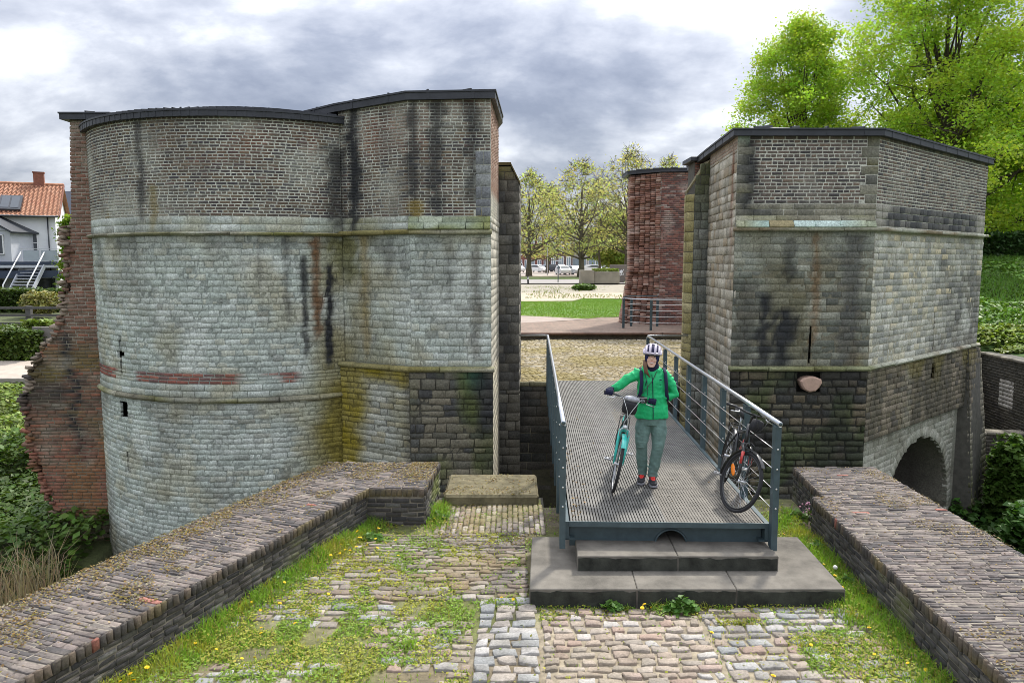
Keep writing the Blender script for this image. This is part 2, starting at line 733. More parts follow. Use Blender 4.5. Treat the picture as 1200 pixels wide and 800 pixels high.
def flush_pieces(limit=300):
    for (tn, part), L in PIECES.items():
        mat, th = L[0][2], L[0][3]
        lim = LIMIT.get((tn, part), limit)
        o = np.array(org_of(th))
        scores, idx = [], []
        for e, (V, C, _, _, K) in enumerate(L):
            q = V[:, [0, K, 2 * K + 1, K + 1]]
            x, y, z = project(q.reshape(-1, 3))
            x = x.reshape(-1, 4); y = y.reshape(-1, 4); z = z.reshape(-1, 4)
            a = np.abs(0.5 * ((x[:, 2] - x[:, 0]) * (y[:, 3] - y[:, 1]) - (x[:, 3] - x[:, 1]) * (y[:, 2] - y[:, 0])))
            nrm = np.cross(q[:, 1] - q[:, 0], q[:, 3] - q[:, 0])
            face = (nrm * (np.array([0, 0, CAM_Z]) - q[:, 0])).sum(1) > 0
            inside = (x.mean(1) > 0) & (x.mean(1) < 1200) & (y.mean(1) > 0) & (y.mean(1) < 800) & (z.min(1) > 0.1)
            ext = np.maximum(x.max(1) - x.min(1), y.max(1) - y.min(1))
            scores.append(np.where(face & inside & (ext > 7), a, 0))
            idx += [(e, i) for i in range(len(V))]
        sc_ = np.concatenate(scores)
        order = np.argsort(-sc_)
        take = set(int(i) for i in order[:lim] if sc_[i] > 0)
        acc = Acc()
        rest = [[] for _ in L]
        for k, (e, i) in enumerate(idx):
            if k in take:
                V, C, _, _, K = L[e]
                ob = bpy.data.objects.new(part, mesh_np(part, V[i] - o, piece_faces(K), mat, C[i]))
                COL.objects.link(ob)
                ob.parent = th
            else:
                rest[e].append(i)
        for e, ii in enumerate(rest):
            if not ii:
                continue
            V, C, _, _, K = L[e]
            F = piece_faces(K)
            nv = V.shape[1]
            acc.add(V[ii].reshape(-1, 3) - o, (F[None] + nv * np.arange(len(ii))[:, None, None]).reshape(-1, 4), C[ii].reshape(-1, 3))
        if acc.n:
            me = mesh_np(part + '_courses', np.concatenate(acc.V), np.concatenate(acc.F), mat, np.concatenate(acc.C))
            ob = bpy.data.objects.new(part + '_courses', me)
            COL.objects.link(ob)
            ob.parent = th
            ob['kind'] = 'stuff'


LIMIT = {}


def core(surf, ul, vlo, vhi, nv, colfn, n=0.0, skip=None):
    """mortar face behind the pieces: grid between vlo(u) and vhi(u)"""
    ul = np.array(ul, float)
    lo = np.array([vlo(u) if callable(vlo) else vlo for u in ul])
    hi = np.array([vhi(u) if callable(vhi) else vhi for u in ul])
    t = np.linspace(0, 1, nv + 1)
    vv = lo[:, None] + (hi - lo)[:, None] * t[None]
    uu = np.repeat(ul[:, None], nv + 1, 1)
    P = surf(uu.ravel(), vv.ravel(), np.full(uu.size, n))
    C = colfn(P, uu.ravel(), vv.ravel(), np.full(uu.size, 0.5))
    F = []
    for i in range(len(ul) - 1):
        for j in range(nv):
            if skip is not None and skip((ul[i] + ul[i + 1]) / 2, (vv[i, j] + vv[i, j + 1] + vv[i + 1, j] + vv[i + 1, j + 1]) / 4):
                continue
            a = i * (nv + 1) + j
            F.append((a, a + nv + 1, a + nv + 2, a + 1))
    return P, np.array(F), C


class Acc:
    """accumulates numpy quads of one part"""
    def __init__(s):
        s.V, s.F, s.C, s.n = [], [], [], 0

    def add(s, P, F, C):
        s.V.append(P); s.F.append(np.asarray(F) + s.n); s.C.append(C)
        s.n += len(P)

    def poly_box(s, c8, col):
        F = [(0, 1, 2, 3), (4, 7, 6, 5), (0, 4, 5, 1), (1, 5, 6, 2), (2, 6, 7, 3), (3, 7, 4, 0)]
        s.add(np.array(c8, float), np.array(F), np.tile(np.array(col, float), (8, 1)))

    def build(s, name, mat, parent, kind=None, smooth=False):
        return put_np(name, np.concatenate(s.V), np.concatenate(s.F), mat, parent, np.concatenate(s.C), smooth, kind)


def mixc(C, col, m):
    m = np.clip(m, 0, 1)[:, None]
    return C * (1 - m) + np.array(col) * m


def pal(r, cols):
    """pick a colour per piece, r in 0..1"""
    cols = np.array(cols, float)
    return cols[np.minimum((r * len(cols)).astype(int), len(cols) - 1)]


def streak(P, C, X, w, z0, z1, col, st, seed=0, wob=0.07, axis=0):
    """a run of damp down the wall at world X, from z0 (top) to z1"""
    zz = P[:, 2]
    q = np.zeros_like(P); q[:, 2] = zz
    wv = (vnoise(q, 1.6, seed) - 0.5) * wob + (vnoise(P, 9, seed + 3) - 0.5) * w * 1.3
    m = np.exp(-((P[:, axis] - X + wv) / w) ** 2)
    m *= sst(z0 + 0.05, z0 - 0.12, zz) * sst(z1 - 0.25, z1 + 0.35, zz)
    m *= 0.55 + 1.0 * fbm(P, 3, seed + 9, 3)
    m = 0.35 * m + 0.65 * sst(0.22, 0.62, m * (0.55 + 0.9 * vnoise(P, 7, seed + 5)))
    return mixc(C, col, m * st)

# ================================================================== terrain
def hgt(x, y):
    """height of the ground sheet"""
    # left slope down into the moat
    if x < -8.6:
        if y < 27:
            z = -3.75 + (y - 12) * 0.132 if y > 12 else -3.75
            z = max(z, -3.75)
        elif y < 31:
            z = -1.76 + (y - 27) * 0.1
        else:
            z = min(-1.3 + (y - 31) * 0.07, 0.5)
        if x < -16 and y < 27:
            z = max(z, min(-1.8, -3.2 + (-16 - x) * 0.15))
        if x < -30 and y < 14:
            z = -1.0
        return z
    if x > 13.5 and 13 < y < 21:
        return 0.14
    if x > 4.45 and y < 20.0:
        return -3.6
    if x > 12.0 and y < 33:
        if y < 21.0 and x < 13.5:
            return -3.5
        if y < 22:
            return 0.14 + max(0, y - 20.5) * 0.2
        return min(0.68 + (y - 22) * 0.215, 2.9)
    if y < 17.0:
        return -3.75
    if x > 12.0 and y < 63:
        return 2.9
    if y < 26.3:
        return -0.06
    return min(0.19 + max(0, y - 40) * 0.004, 0.42)


def build_ground():
    xs = [-900, -300, -120, -80, -60, -50, -42, -36, -31, -30.9, -27, -23, -20, -18, -16, -14.5, -13, -12, -11, -10, -9.3, -8.65, -8.55,
          -7, -5, -3, -1, 0, 1.5, 3, 4.40, 4.50, 6, 8, 10, 11.95, 12.05, 13.4, 13.6, 14.2, 15.5, 17, 19, 21, 24, 28, 34, 42, 55, 80, 140, 300, 900]
    ys = [-60, -10, 0, 8, 10.25, 10.6, 12, 13, 14, 15, 16, 16.95, 17.02, 18, 19, 19.98, 20.06, 20.98, 21.06, 22, 23, 24.5, 26.2, 26.31, 26.9, 27, 28, 29.5, 31, 32.9, 33.05,
          36, 40, 46, 55, 62.9, 63.1, 70, 85, 100, 130, 170, 240, 400, 900, 2500]
    V = np.array([(x, y, hgt(x, y)) for y in ys for x in xs])
    nz = (fbm(V, 0.35, 3) - 0.5)
    slope = (V[:, 0] < -8.6) | (V[:, 0] > 12.0)
    V[:, 2] += np.where(slope, nz * 0.35, 0)
    nx = len(xs)
    F = [(j * nx + i, j * nx + i + 1, (j + 1) * nx + i + 1, (j + 1) * nx + i) for j in range(len(ys) - 1) for i in range(nx - 1)]
    C = np.tile(np.array([0.10, 0.09, 0.055]), (len(V), 1))
    far = V[:, 1] > 26
    C[far] = (0.30, 0.27, 0.21)
    gl = (V[:, 0] < -8.6)
    C[gl] = (0.07, 0.085, 0.03)
    C[(V[:, 0] > 12) & (V[:, 1] < 60)] = (0.06, 0.11, 0.025)
    moat = (V[:, 1] < 17.01) & (V[:, 0] > -8.6) & (V[:, 0] < 12)
    C[moat] = (0.05, 0.05, 0.03)
    o = put_np('ground', V, F, M_EARTH, None, C, smooth=False)
    o['kind'] = 'structure'
    return o


build_ground()


def sheet(name, pts, z, mat, col=None, n=14, kind='structure', zf=None):
    """a flat patch of ground given by its outline (fan of triangles from the centre, ring-subdivided)"""
    pts = np.array(pts, float)
    c = pts.mean(0)
    V, F = [], []
    m = len(pts)
    for k in range(n + 1):
        for p in pts:
            q = c + (p - c) * (k / n)
            V.append((q[0], q[1], z if zf is None else zf(q[0], q[1])))
    for k in range(n):
        for i in range(m):
            F.append((k * m + i, (k + 1) * m + i, (k + 1) * m + (i + 1) % m, k * m + (i + 1) % m))
    V = np.array(V)
    C = None
    if col is not None:
        C = col(V) if callable(col) else np.tile(np.array(col, float), (len(V), 1))
    o = put_np(name, V, F, mat, None, C)
    o['kind'] = kind
    return o


def offset_poly(poly, d):
    """move every edge of a counter-clockwise outline outwards by d"""
    P = [Vector((p[0], p[1])) for p in poly]
    n = len(P)
    out = []
    for i in range(n):
        a, b, c = P[i - 1], P[i], P[(i + 1) % n]
        e1 = (b - a).normalized(); e2 = (c - b).normalized()
        n1 = Vector((e1.y, -e1.x)); n2 = Vector((e2.y, -e2.x))
        k = 1 + n1.dot(n2)
        out.append(tuple(b + (n1 + n2) * (d / max(k, 0.35))))
    return out


def flat_roof(th, poly, z0, z1, rise, inset, over=0.10, seam_step=0.62, front=lambda p: True, zs=None):
    """fascia all round, a low standing-seam metal roof on it; zs = height offset per outline vertex"""
    zs = zs or [0] * len(poly)
    n = len(poly)
    po = offset_poly(poly, over)
    pi = offset_poly(poly, over - 0.05)
    mb = MB()
    vs = [(p[0], p[1], z0 + zs[i]) for i, p in enumerate(po)] + [(p[0], p[1], z1 + zs[i]) for i, p in enumerate(po)] + \
         [(p[0], p[1], z0 + zs[i]) for i, p in enumerate(offset_poly(poly, -0.05))]
    fs = []
    for k in range(n):
        j = (k + 1) % n
        fs.append((k, j, n + j, n + k))
        fs.append((j, k, 2 * n + k, 2 * n + j))
    mb.raw(vs, fs)
    lo = offset_poly(poly, over + 0.018)
    vs = [(p[0], p[1], z1 + zs[i] - 0.028) for i, p in enumerate(lo)] + [(p[0], p[1], z1 + zs[i] + 0.004) for i, p in enumerate(lo)] + \
         [(p[0], p[1], z1 + zs[i] + 0.006) for i, p in enumerate(pi)] + [(p[0], p[1], z1 + zs[i] - 0.028) for i, p in enumerate(po)]
    fs = []
    for k in range(n):
        j = (k + 1) % n
        fs += [(k, j, n + j, n + k), (n + k, n + j, 2 * n + j, 2 * n + k), (3 * n + k, 3 * n + j, j, k)]
    mb.raw(vs, fs)
    fa = mb.build('fascia', M_ZINC, th)
    mb = MB()
    cx = sum(p[0] for p in poly) / n; cy = sum(p[1] for p in poly) / n
    inn = []
    for p in pi:
        d = math.hypot(p[0] - cx, p[1] - cy)
        f = max(0.15, 1 - inset / d)
        inn.append((cx + (p[0] - cx) * f, cy + (p[1] - cy) * f))
    vs = [(p[0], p[1], z1 + zs[i]) for i, p in enumerate(pi)] + [(p[0], p[1], z1 + zs[i] + rise) for i, p in enumerate(inn)]
    fs = []
    for k in range(n):
        j = (k + 1) % n
        fs.append((k, j, n + j, n + k))
    fs.append(tuple(n + k for k in range(n)))
    mb.raw(vs, fs)
    rf = mb.build('roof', M_ZINC, th)
    for k in range(n):
        j = (k + 1) % n
        a0, a1 = Vector((*pi[k], z1 + zs[k])), Vector((*pi[j], z1 + zs[j]))
        b0, b1 = Vector((*inn[k], z1 + zs[k] + rise)), Vector((*inn[j], z1 + zs[j] + rise))
        L = (a1 - a0).length
        if not front((a0 + a1) / 2):
            continue
        m = max(1, int(L / seam_step))
        for q in range(m):
            f = (q + 0.5) / m
            s = MB()
            s.bar(a0.lerp(a1, f) + Vector((0, 0, 0.018)), b0.lerp(b1, f) + Vector((0, 0, 0.018)), 0.03, 0.045)
            s.build('seam', M_ZINC, rf)
            e0, e1 = Vector((*po[k], z0 + zs[k])), Vector((*po[j], z0 + zs[j]))
            s = MB()
            e = e0.lerp(e1, f)
            s.box((e.x, e.y, e.z + (z1 - z0) / 2 - 0.012), (0.05, 0.012, z1 - z0 - 0.03), Matrix.Rotation(math.atan2(e1.y - e0.y, e1.x - e0.x), 3, 'Z'))
            s.build('fascia_joint', M_ZINC, fa)
    return rf


# ================================================================== left tower
LT = thing('brick_tower', 'rounded grey stone and brick tower left of the footbridge, with a dark metal roof', 'tower', (-4.2, 17.0, -3.75))
CX, CY, CR = -5.6, 17.7, 3.78
A0, A1 = math.radians(188), math.radians(306.9)
arc = [(CX + CR * math.cos(a), CY + CR * math.sin(a)) for a in np.linspace(A0, A1, 49)]
S_cyl = wall_surf(arc, True)
BLK = [(-3.36, 14.72), (-1.9, 13.9), (-0.39, 13.9), (-0.29, 16.3)]
S_blk = [wall_surf(BLK[i:i + 2]) for i in range(3)]
BLO = [(-3.40, 14.60), (-1.93, 13.80), (-0.36, 13.80), (-0.285, 16.28)]
S_blo = [wall_surf(BLO[i:i + 2]) for i in range(3)]

OLIVE = (0.135, 0.11, 0.012)
BLACK = (0.016, 0.017, 0.018)
SOOT = (0.035, 0.034, 0.032)


def lt_streaks(P, C):
    C = streak(P, C, -6.98, 0.085, 5.4, 3.45, SOOT, 0.85, 1)
    C = streak(P, C, -6.72, 0.10, 4.2, 3.3, (0.16, 0.12, 0.03), 0.6, 2)
    C = streak(P, C, -3.42, 0.16, 5.0, 3.3, BLACK, 0.8, 3)
    C = streak(P, C, -3.05, 0.13, 5.7, 3.25, BLACK, 1.0, 4)
    C = streak(P, C, -1.80, 0.10, 5.7, 3.4, BLACK, 0.8, 5)
    C = streak(P, C, -1.38, 0.14, 5.7, 3.35, BLACK, 0.8, 6)
    C = streak(P, C, -0.74, 0.13, 5.7, 3.8, BLACK, 0.75, 7)
    C = streak(P, C, -1.74, 0.14, 3.9, 3.3, (0.17, 0.12, 0.02), 0.6, 8)
    C = streak(P, C, -0.60, 0.10, 3.75, 3.3, (0.17, 0.12, 0.015), 0.7, 9)
    C = streak(P, C, -3.78, 0.075, 3.25, 1.3, (0.11, 0.06, 0.028), 0.95, 10, 0.04)
    C = streak(P, C, -4.75, 0.05, 3.22, 2.2, SOOT, 0.4, 17)
    C = streak(P, C, -1.15, 0.08, 3.22, 2.0, SOOT, 0.45, 18)
    C = streak(P, C, -2.35, 0.10, 3.22, 2.4, SOOT, 0.5, 19)
    C = streak(P, C, -3.98, 0.05, 2.9, 0.9, BLACK, 0.9, 11, 0.04)
    C = streak(P, C, -3.56, 0.065, 2.75, 0.7, BLACK, 1.2, 12, 0.04)
    C = streak(P, C, -4.28, 0.07, 3.3, 1.6, SOOT, 0.55, 13)
    C = streak(P, C, -2.85, 0.10, 3.3, 0.8, (0.16, 0.11, 0.02), 0.55, 14)
    C = streak(P, C, -3.25, 0.22, 3.3, 2.3, (0.09, 0.085, 0.02), 0.8, 15)
    C = streak(P, C, -0.66, 0.10, 3.2, 0.9, (0.06, 0.05, 0.035), 0.6, 16)
    return C


def lt_brick(P, u, v, r):
    C = pal(r, [(0.085, 0.062, 0.045), (0.07, 0.055, 0.045), (0.105, 0.077, 0.055), (0.052, 0.046, 0.045), (0.095, 0.075, 0.055),
                (0.045, 0.04, 0.042), (0.12, 0.09, 0.06), (0.08, 0.064, 0.05), (0.06, 0.05, 0.046)])
    red = sst(0.55, 0.7, fbm(P, 0.8, 21)) * (P[:, 0] > -6) * sst(4.2, 5.0, P[:, 2]) + (r > 0.93) * 0.5
    C = mixc(C, (0.21, 0.095, 0.055), red * 0.4)
    wht = sst(0.5, 0.75, fbm(P, 1.3, 22)) * 0.4 + sst(4.3, 3.4, P[:, 2] + (fbm(P, 0.9, 5) - 0.5) * 1.4) * sst(-5.5, -8.0, P[:, 0]) * 0.85
    C = mixc(C, (0.30, 0.30, 0.25), wht)
    C = mixc(C, (0.06, 0.055, 0.05), sst(0.58, 0.8, fbm(P, 2.1, 23)) * 0.6)
    C = mixc(C, (0.13, 0.09, 0.02), sst(0.66, 0.8, fbm(P, 3.0, 24)) * sst(4.3, 3.5, P[:, 2]) * 0.7)
    return lt_streaks(P, C)


def lt_mortar_b(P, u, v, r):
    C = np.tile(np.array([0.34, 0.345, 0.295]), (len(P), 1)) * (0.75 + 0.5 * fbm(P, 3, 31))[:, None]
    C = mixc(C, (0.14, 0.13, 0.11), sst(0.55, 0.8, fbm(P, 1.4, 32)) * 0.5)
    return lt_streaks(P, C)


def lt_stone(P, u, v, r):
    C = pal(r, [(0.315, 0.345, 0.305), (0.295, 0.325, 0.29), (0.33, 0.36, 0.32), (0.28, 0.31, 0.275), (0.315, 0.325, 0.27), (0.345, 0.37, 0.335)])
    f = fbm(P, 0.9, 41)
    C = mixc(C, (0.19, 0.195, 0.17), sst(0.5, 0.72, f) * 0.6)
    C = mixc(C, (0.43, 0.45, 0.41), sst(0.52, 0.75, fbm(P, 1.5, 42)) * 0.55)
    C = mixc(C, (0.24, 0.21, 0.12), sst(0.5, 0.75, fbm(P, 1.7, 43)) * 0.45)
    C = mixc(C, (0.10, 0.10, 0.085), ((r * 11.3) % 1 > 0.94) * 0.45)
    x, z = P[:, 0], P[:, 2]
    blk = sst(-2.4, -1.8, x)
    C = mixc(C, (0.12, 0.125, 0.12), blk * sst(0.38, 0.62, fbm(P, 0.8, 45)) * 0.75)
    C = mixc(C, OLIVE, sst(-4.2, -3.5, x) * sst(-1.9, -2.9, x) * (0.25 + sst(0.45, 0.7, fbm(P, 1.1, 46))) * 0.4)
    # band of lichen over the lower ledge of the cylinder, olive run towards the block
    C = mixc(C, OLIVE, sst(-4.3, -3.55, x + (fbm(P, 1.4, 47) - 0.5) * 0.5) * sst(0.9, 0.2, z) * 0.95)
    C = mixc(C, (0.06, 0.06, 0.05), np.exp(-((z - 3.1) / 0.14) ** 2) * 0.45 * (fbm(P, 2, 48) > 0.45))
    C = mixc(C, (0.11, 0.10, 0.06), sst(-2.0, -3.0, z + fbm(P, 0.9, 49) * 0.8) * 0.7)
    return lt_streaks(P, C)


def lt_mortar_s(P, u, v, r):
    C = lt_stone(P, u, v, r * 0 + 0.6)
    return C * 0.72


def blo_col(i):
    def f(P, u, v, r):
        x, z = P[:, 0], P[:, 2]
        if i == 0:
            C = pal(r, [(0.27, 0.275, 0.235), (0.22, 0.225, 0.19), (0.31, 0.31, 0.26), (0.25, 0.235, 0.17)])
            ed = np.maximum(sst(-2.75, -3.1, x + (fbm(P, 1.8, 61) - 0.5) * 0.35), sst(0.25, 0.55, z + (fbm(P, 2.5, 62) - 0.5) * 0.5))
            C = mixc(C, (0.17, 0.135, 0.010), ed * (0.75 + 0.4 * fbm(P, 3, 63)))
            C = mixc(C, (0.15, 0.13, 0.05), sst(0.5, 0.75, fbm(P, 1.6, 64)) * 0.5)
            C = mixc(C, SOOT, sst(-2.15, -1.92, x) * 0.6)
        else:
            C = pal(r, [(0.085, 0.08, 0.06), (0.06, 0.06, 0.052), (0.115, 0.105, 0.075), (0.045, 0.045, 0.042), (0.135, 0.12, 0.085)])
            C = mixc(C, BLACK, sst(0.45, 0.68, fbm(P * np.array([1, 1, 0.3]), 2.6, 65)) * 0.85)
            C = mixc(C, (0.07, 0.085, 0.018), sst(0.5, 0.7, fbm(P * np.array([1, 1, 0.4]), 2.2, 66)) * 0.75)
            C = mixc(C, (0.015, 0.05, 0.03), np.exp(-((x + 0.75) / 0.2) ** 2) * sst(0.1, 0.7, z) * 0.8)
        if i == 2:
            C = pal(r, [(0.36, 0.33, 0.25), (0.30, 0.28, 0.22)])
        return C
    return f


def side_col(P, u, v, r):
    C = pal(r, [(0.24, 0.15, 0.105), (0.27, 0.18, 0.13), (0.21, 0.13, 0.095), (0.30, 0.22, 0.17)])
    C2 = pal(r, [(0.33, 0.31, 0.25), (0.37, 0.35, 0.29), (0.28, 0.265, 0.22)])
    k = sst(4.1, 3.9, P[:, 2])[:, None]
    return C * (1 - k) + C2 * k


ZB = -3.72
# cylinder: brick top, stone below, ledges
U_slit = CR * (math.radians(235.3) - A0)
slit_c = slot(U_slit - 0.035, U_slit + 0.035, 0.52, 1.30)
slit_d = slot(U_slit - 0.13, U_slit + 0.13, 0.90, 0.99)
hole_c = slot(U_slit - 0.13, U_slit + 0.15, -0.34, -0.02)
slit_e = slot(U_slit + 0.02, U_slit + 0.075, -1.42, -1.02)
cyl_holes = [slit_c, slit_d, hole_c, slit_e]
Lc = S_cyl.L
lay(LT, 'stone', S_cyl, (3.30, 3.58), (0, Lc), (0.135, 0.15), (0.22, 0.46), lt_stone, M_STONE, 0.014, 0.012, seed=11, K=4, bevel=0.004)
lay(LT, 'brick', S_cyl, (3.58, 5.38), (0, Lc), (0.0555, 0.0575), (0.185, 0.215), lt_brick, M_BRICK, 0.0185, 0.004, hb=(0.092, 0.112), bevel=0.0025, pjit=0.003, jit=0.003, K=2, seed=12, brickbond=True)
lay(LT, 'stone', S_cyl, (0.63, 3.22), (0, Lc), (0.098, 0.125), (0.13, 0.33), lt_stone, M_STONE, 0.012, 0.005, bevel=0.003, jit=0.013, pjit=0.005, seed=13, K=4, holes=cyl_holes, tilt=0.006)


def redband(P, u, v, r):
    C = lt_stone(P, u, v, r)
    R = pal(r, [(0.17, 0.045, 0.03), (0.13, 0.04, 0.03), (0.21, 0.07, 0.045), (0.10, 0.045, 0.04)])
    x = P[:, 0]
    k = (((x > -7.35) & (x < -4.15)) | (x < -7.95)).astype(float) * 0.92
    k *= sst(0.2, 0.35, vnoise(P, 2.2, 71))
    return C * (1 - k[:, None]) + R * k[:, None]


lay(LT, 'brick', S_cyl, (0.42, 0.63), (0, Lc), (0.069, 0.071), (0.19, 0.24), redband, M_BRICK, 0.015, 0.008, seed=14, brickbond=True, holes=cyl_holes)
lay(LT, 'stone', S_cyl, (0.17, 0.42), (0, Lc), (0.10, 0.13), (0.2, 0.42), lt_stone, M_STONE, 0.012, 0.012, bevel=0.004, seed=15, K=4, holes=cyl_holes)
lay(LT, 'stone', S_cyl, (ZB, 0.06), (0, Lc), (0.085, 0.115), (0.12, 0.36), lt_stone, M_STONE, 0.010, 0.007, bevel=0.0025, jit=0.009, pjit=0.006, seed=16, K=4, holes=cyl_holes, tilt=0.008)


def ledge_col(P, u, v, r):
    C = pal(r, [(0.20, 0.19, 0.14), (0.15, 0.14, 0.10), (0.26, 0.25, 0.19), (0.11, 0.10, 0.07)])
    C = mixc(C, (0.12, 0.12, 0.02), sst(0.45, 0.65, fbm(P, 1.5, 81)) * 0.8)
    C = mixc(C, (0.36, 0.36, 0.30), sst(0.55, 0.7, fbm(P, 1.9, 82)) * 0.7)
    C = mixc(C, OLIVE, sst(-4.2, -3.4, P[:, 0]) * sst(-1.2, -1.9, P[:, 0]) * 0.7)
    C = mixc(C, (0.05, 0.05, 0.04), ((P[:, 2] < 0.3) & (P[:, 0] < -4.2) & (P[:, 0] > -7.1)) * 0.6 * sst(0.3, 0.6, fbm(P, 3, 83)))
    return C


lay(LT, 'ledge_stone', S_cyl, (3.225, 3.295), (0, Lc), (0.07, 0.07), (0.5, 0.95), ledge_col, M_STONE, 0.008, 0.10, depth=0.04, bevel=0.03, seed=17, tilt=0.012)
lay(LT, 'ledge_stone', S_cyl, (0.055, 0.165), (0, Lc - 0.02), (0.11, 0.11), (0.4, 0.8), ledge_col, M_STONE, 0.008, 0.075, depth=0.04, bevel=0.04, seed=18, tilt=0.012)
# faceted block
for i in range(3):
    S = S_blk[i]
    bc, sc_ = (lt_brick, lt_stone) if i < 2 else (side_col, side_col)
    lay(LT, 'stone', S, (3.34, 3.58), (0, S.L), (0.115, 0.13), (0.22, 0.42), lt_stone if i < 2 else side_col, M_STONE, 0.014, 0.012, seed=21 + i, K=4, bevel=0.004)
    if i == 1:
        # the right edge of the front is dressed in grey quoins up to where the brick steps in
        lay(LT, 'brick', S, (3.58, 5.68), (0, S.L), (0.0555, 0.0575), (0.185, 0.215), bc, M_BRICK, 0.0185, 0.004, hb=(0.092, 0.112), bevel=0.0025, pjit=0.003, jit=0.003, K=2, seed=24, brickbond=True,
            uhi=lambda v: S_blk[1].L - (0.24 + 0.07 * (int(v * 7) % 2) if v < 4.75 else 0.0))

        def quoin(P, u, v, r):
            C = pal(r, [(0.09, 0.095, 0.10), (0.13, 0.135, 0.14), (0.07, 0.072, 0.075), (0.17, 0.175, 0.17)])
            return C
        lay(LT, 'quoin_stone', S, (3.58, 4.75), (S.L - 0.28, S.L), (0.15, 0.24), (0.2, 0.3), quoin, M_STONE, 0.012, 0.012, bevel=0.004, seed=25)
    else:
        lay(LT, 'brick', S, (3.58, 5.68), (0, S.L), (0.0555, 0.0575), (0.185, 0.215), bc, M_BRICK, 0.0185, 0.004, hb=(0.092, 0.112), bevel=0.0025, pjit=0.003, jit=0.003, K=2, seed=24 + i, brickbond=True)
    lay(LT, 'stone', S, (0.78, 3.24), (0, S.L), (0.13, 0.18), (0.22, 0.48), sc_, M_STONE, 0.008, 0.002, bevel=0.002, jit=0.002, pjit=0.001, seed=33) if i == 2 else lay(LT, 'stone', S, (0.78, 3.24), (0, S.L), (0.105, 0.15), (0.14, 0.38), sc_, M_STONE, 0.012, 0.006, bevel=0.0025, jit=0.010, pjit=0.006, seed=31 + i, K=4, tilt=0.006)
    S2 = S_blo[i]
    lay(LT, 'stone', S2, (ZB, 0.68), (0, S2.L), (0.15, 0.20), (0.3, 0.6), blo_col(i), M_STONE, 0.008, 0.002, bevel=0.002, jit=0.002, pjit=0.001, seed=37) if i == 2 else lay(LT, 'stone', S2, (ZB, 0.68), (0, S2.L), (0.10, 0.20) if i else (0.10, 0.135), (0.16, 0.46), blo_col(i), M_STONE, 0.015, 0.014, bevel=0.007, jit=0.011, pjit=0.012, seed=35 + i, K=4, tilt=0.01)
    if i < 2:
        lay(LT, 'ledge_stone', S, (3.245, 3.335), (-0.02, S.L + 0.02), (0.09, 0.09), (0.5, 0.85), ledge_col, M_STONE, 0.008, 0.10, depth=0.04, bevel=0.025, seed=41 + i, tilt=0.012)
        lay(LT, 'ledge_stone', S2, (0.675, 0.775), (-0.04, S2.L + 0.03), (0.10, 0.10), (0.5, 0.9), ledge_col, M_STONE, 0.008, 0.07, depth=0.10, bevel=0.035, seed=44 + i, tilt=0.012)


def weather_col(P, u, v, r):
    C = pal(r, [(0.20, 0.23, 0.17), (0.13, 0.15, 0.11), (0.28, 0.31, 0.24), (0.15, 0.12, 0.05), (0.24, 0.25, 0.17)])
    return mixc(C, (0.12, 0.13, 0.02), sst(0.5, 0.7, fbm(P, 3, 85)) * 0.7)


S_w = plane_surf((-1.92, 13.79, 3.34), (1, 0, 0), (0, 0.10 / 0.25, 0.23 / 0.25))
lay(LT, 'weathering_stone', S_w, (0, 0.25), (0, 1.52), (0.12, 0.13), (0.25, 0.5), weather_col, M_STONE, 0.01, 0.012, bevel=0.004, seed=47)

acc = Acc()
cu = sorted(set(list(np.linspace(0, Lc, 90)) + [U_slit - 0.035, U_slit + 0.035, U_slit - 0.13, U_slit + 0.13, U_slit - 0.13, U_slit + 0.15, U_slit + 0.02, U_slit + 0.075]))


def cyl_skip(u, v):
    for h in cyl_holes:
        q = h(v)
        if q and q[0] < u < q[1]:
            return True
    return False


acc.add(*core(S_cyl, cu, ZB, 0.1, 60, lt_mortar_s, 0, cyl_skip))
acc.add(*core(S_cyl, cu, 0.1, 3.26, 64, lt_mortar_s, 0, cyl_skip))
acc.add(*core(S_cyl, cu, 3.26, 5.44, 40, lt_mortar_b, 0))
for i in range(3):
    S, S2 = S_blk[i], S_blo[i]
    ul = np.linspace(0, S.L, 16)
    mb_, ms_ = (lt_mortar_b, lt_mortar_s) if i < 2 else ((lambda P, u, v, r: side_col(P, u, v, r) * 1.1),) * 2
    acc.add(*core(S, ul, 3.3, 5.74, 40, mb_))
    acc.add(*core(S, ul, 0.7, 3.3, 40, ms_))
    f = blo_col(i)
    acc.add(*core(S2, np.linspace(0, S2.L, 16), ZB, 0.72, 50, (lambda P, u, v, r, f=f: f(P, u, v, r * 0) * 0.55)))
acc.build('mortar_face', M_STONE, LT)
back = MB()
inner = [(CX + (CR - 0.28) * math.cos(a), CY + (CR - 0.28) * math.sin(a)) for a in np.linspace(A0, A1, 30)]
back.prism(inner + [(-3.3, 19.5), (-5.5, 21.4), (-8.8, 20.2)], ZB, 5.40)
back.prism([(-4.2, 15.6), (-3.3, 14.9), (-1.85, 14.12), (-0.6, 14.12), (-0.5, 16.3), (-0.45, 17.5), (-4.2, 18.2)], ZB, 5.70)
M_DARKM = mat_plain('dark_rubble', (0.06, 0.055, 0.045), 0.95, 0, 0.3, 8, 0.5)  # one even dark colour for the rubble behind the mortar face
back.build('rubble_core', M_DARKM, LT)
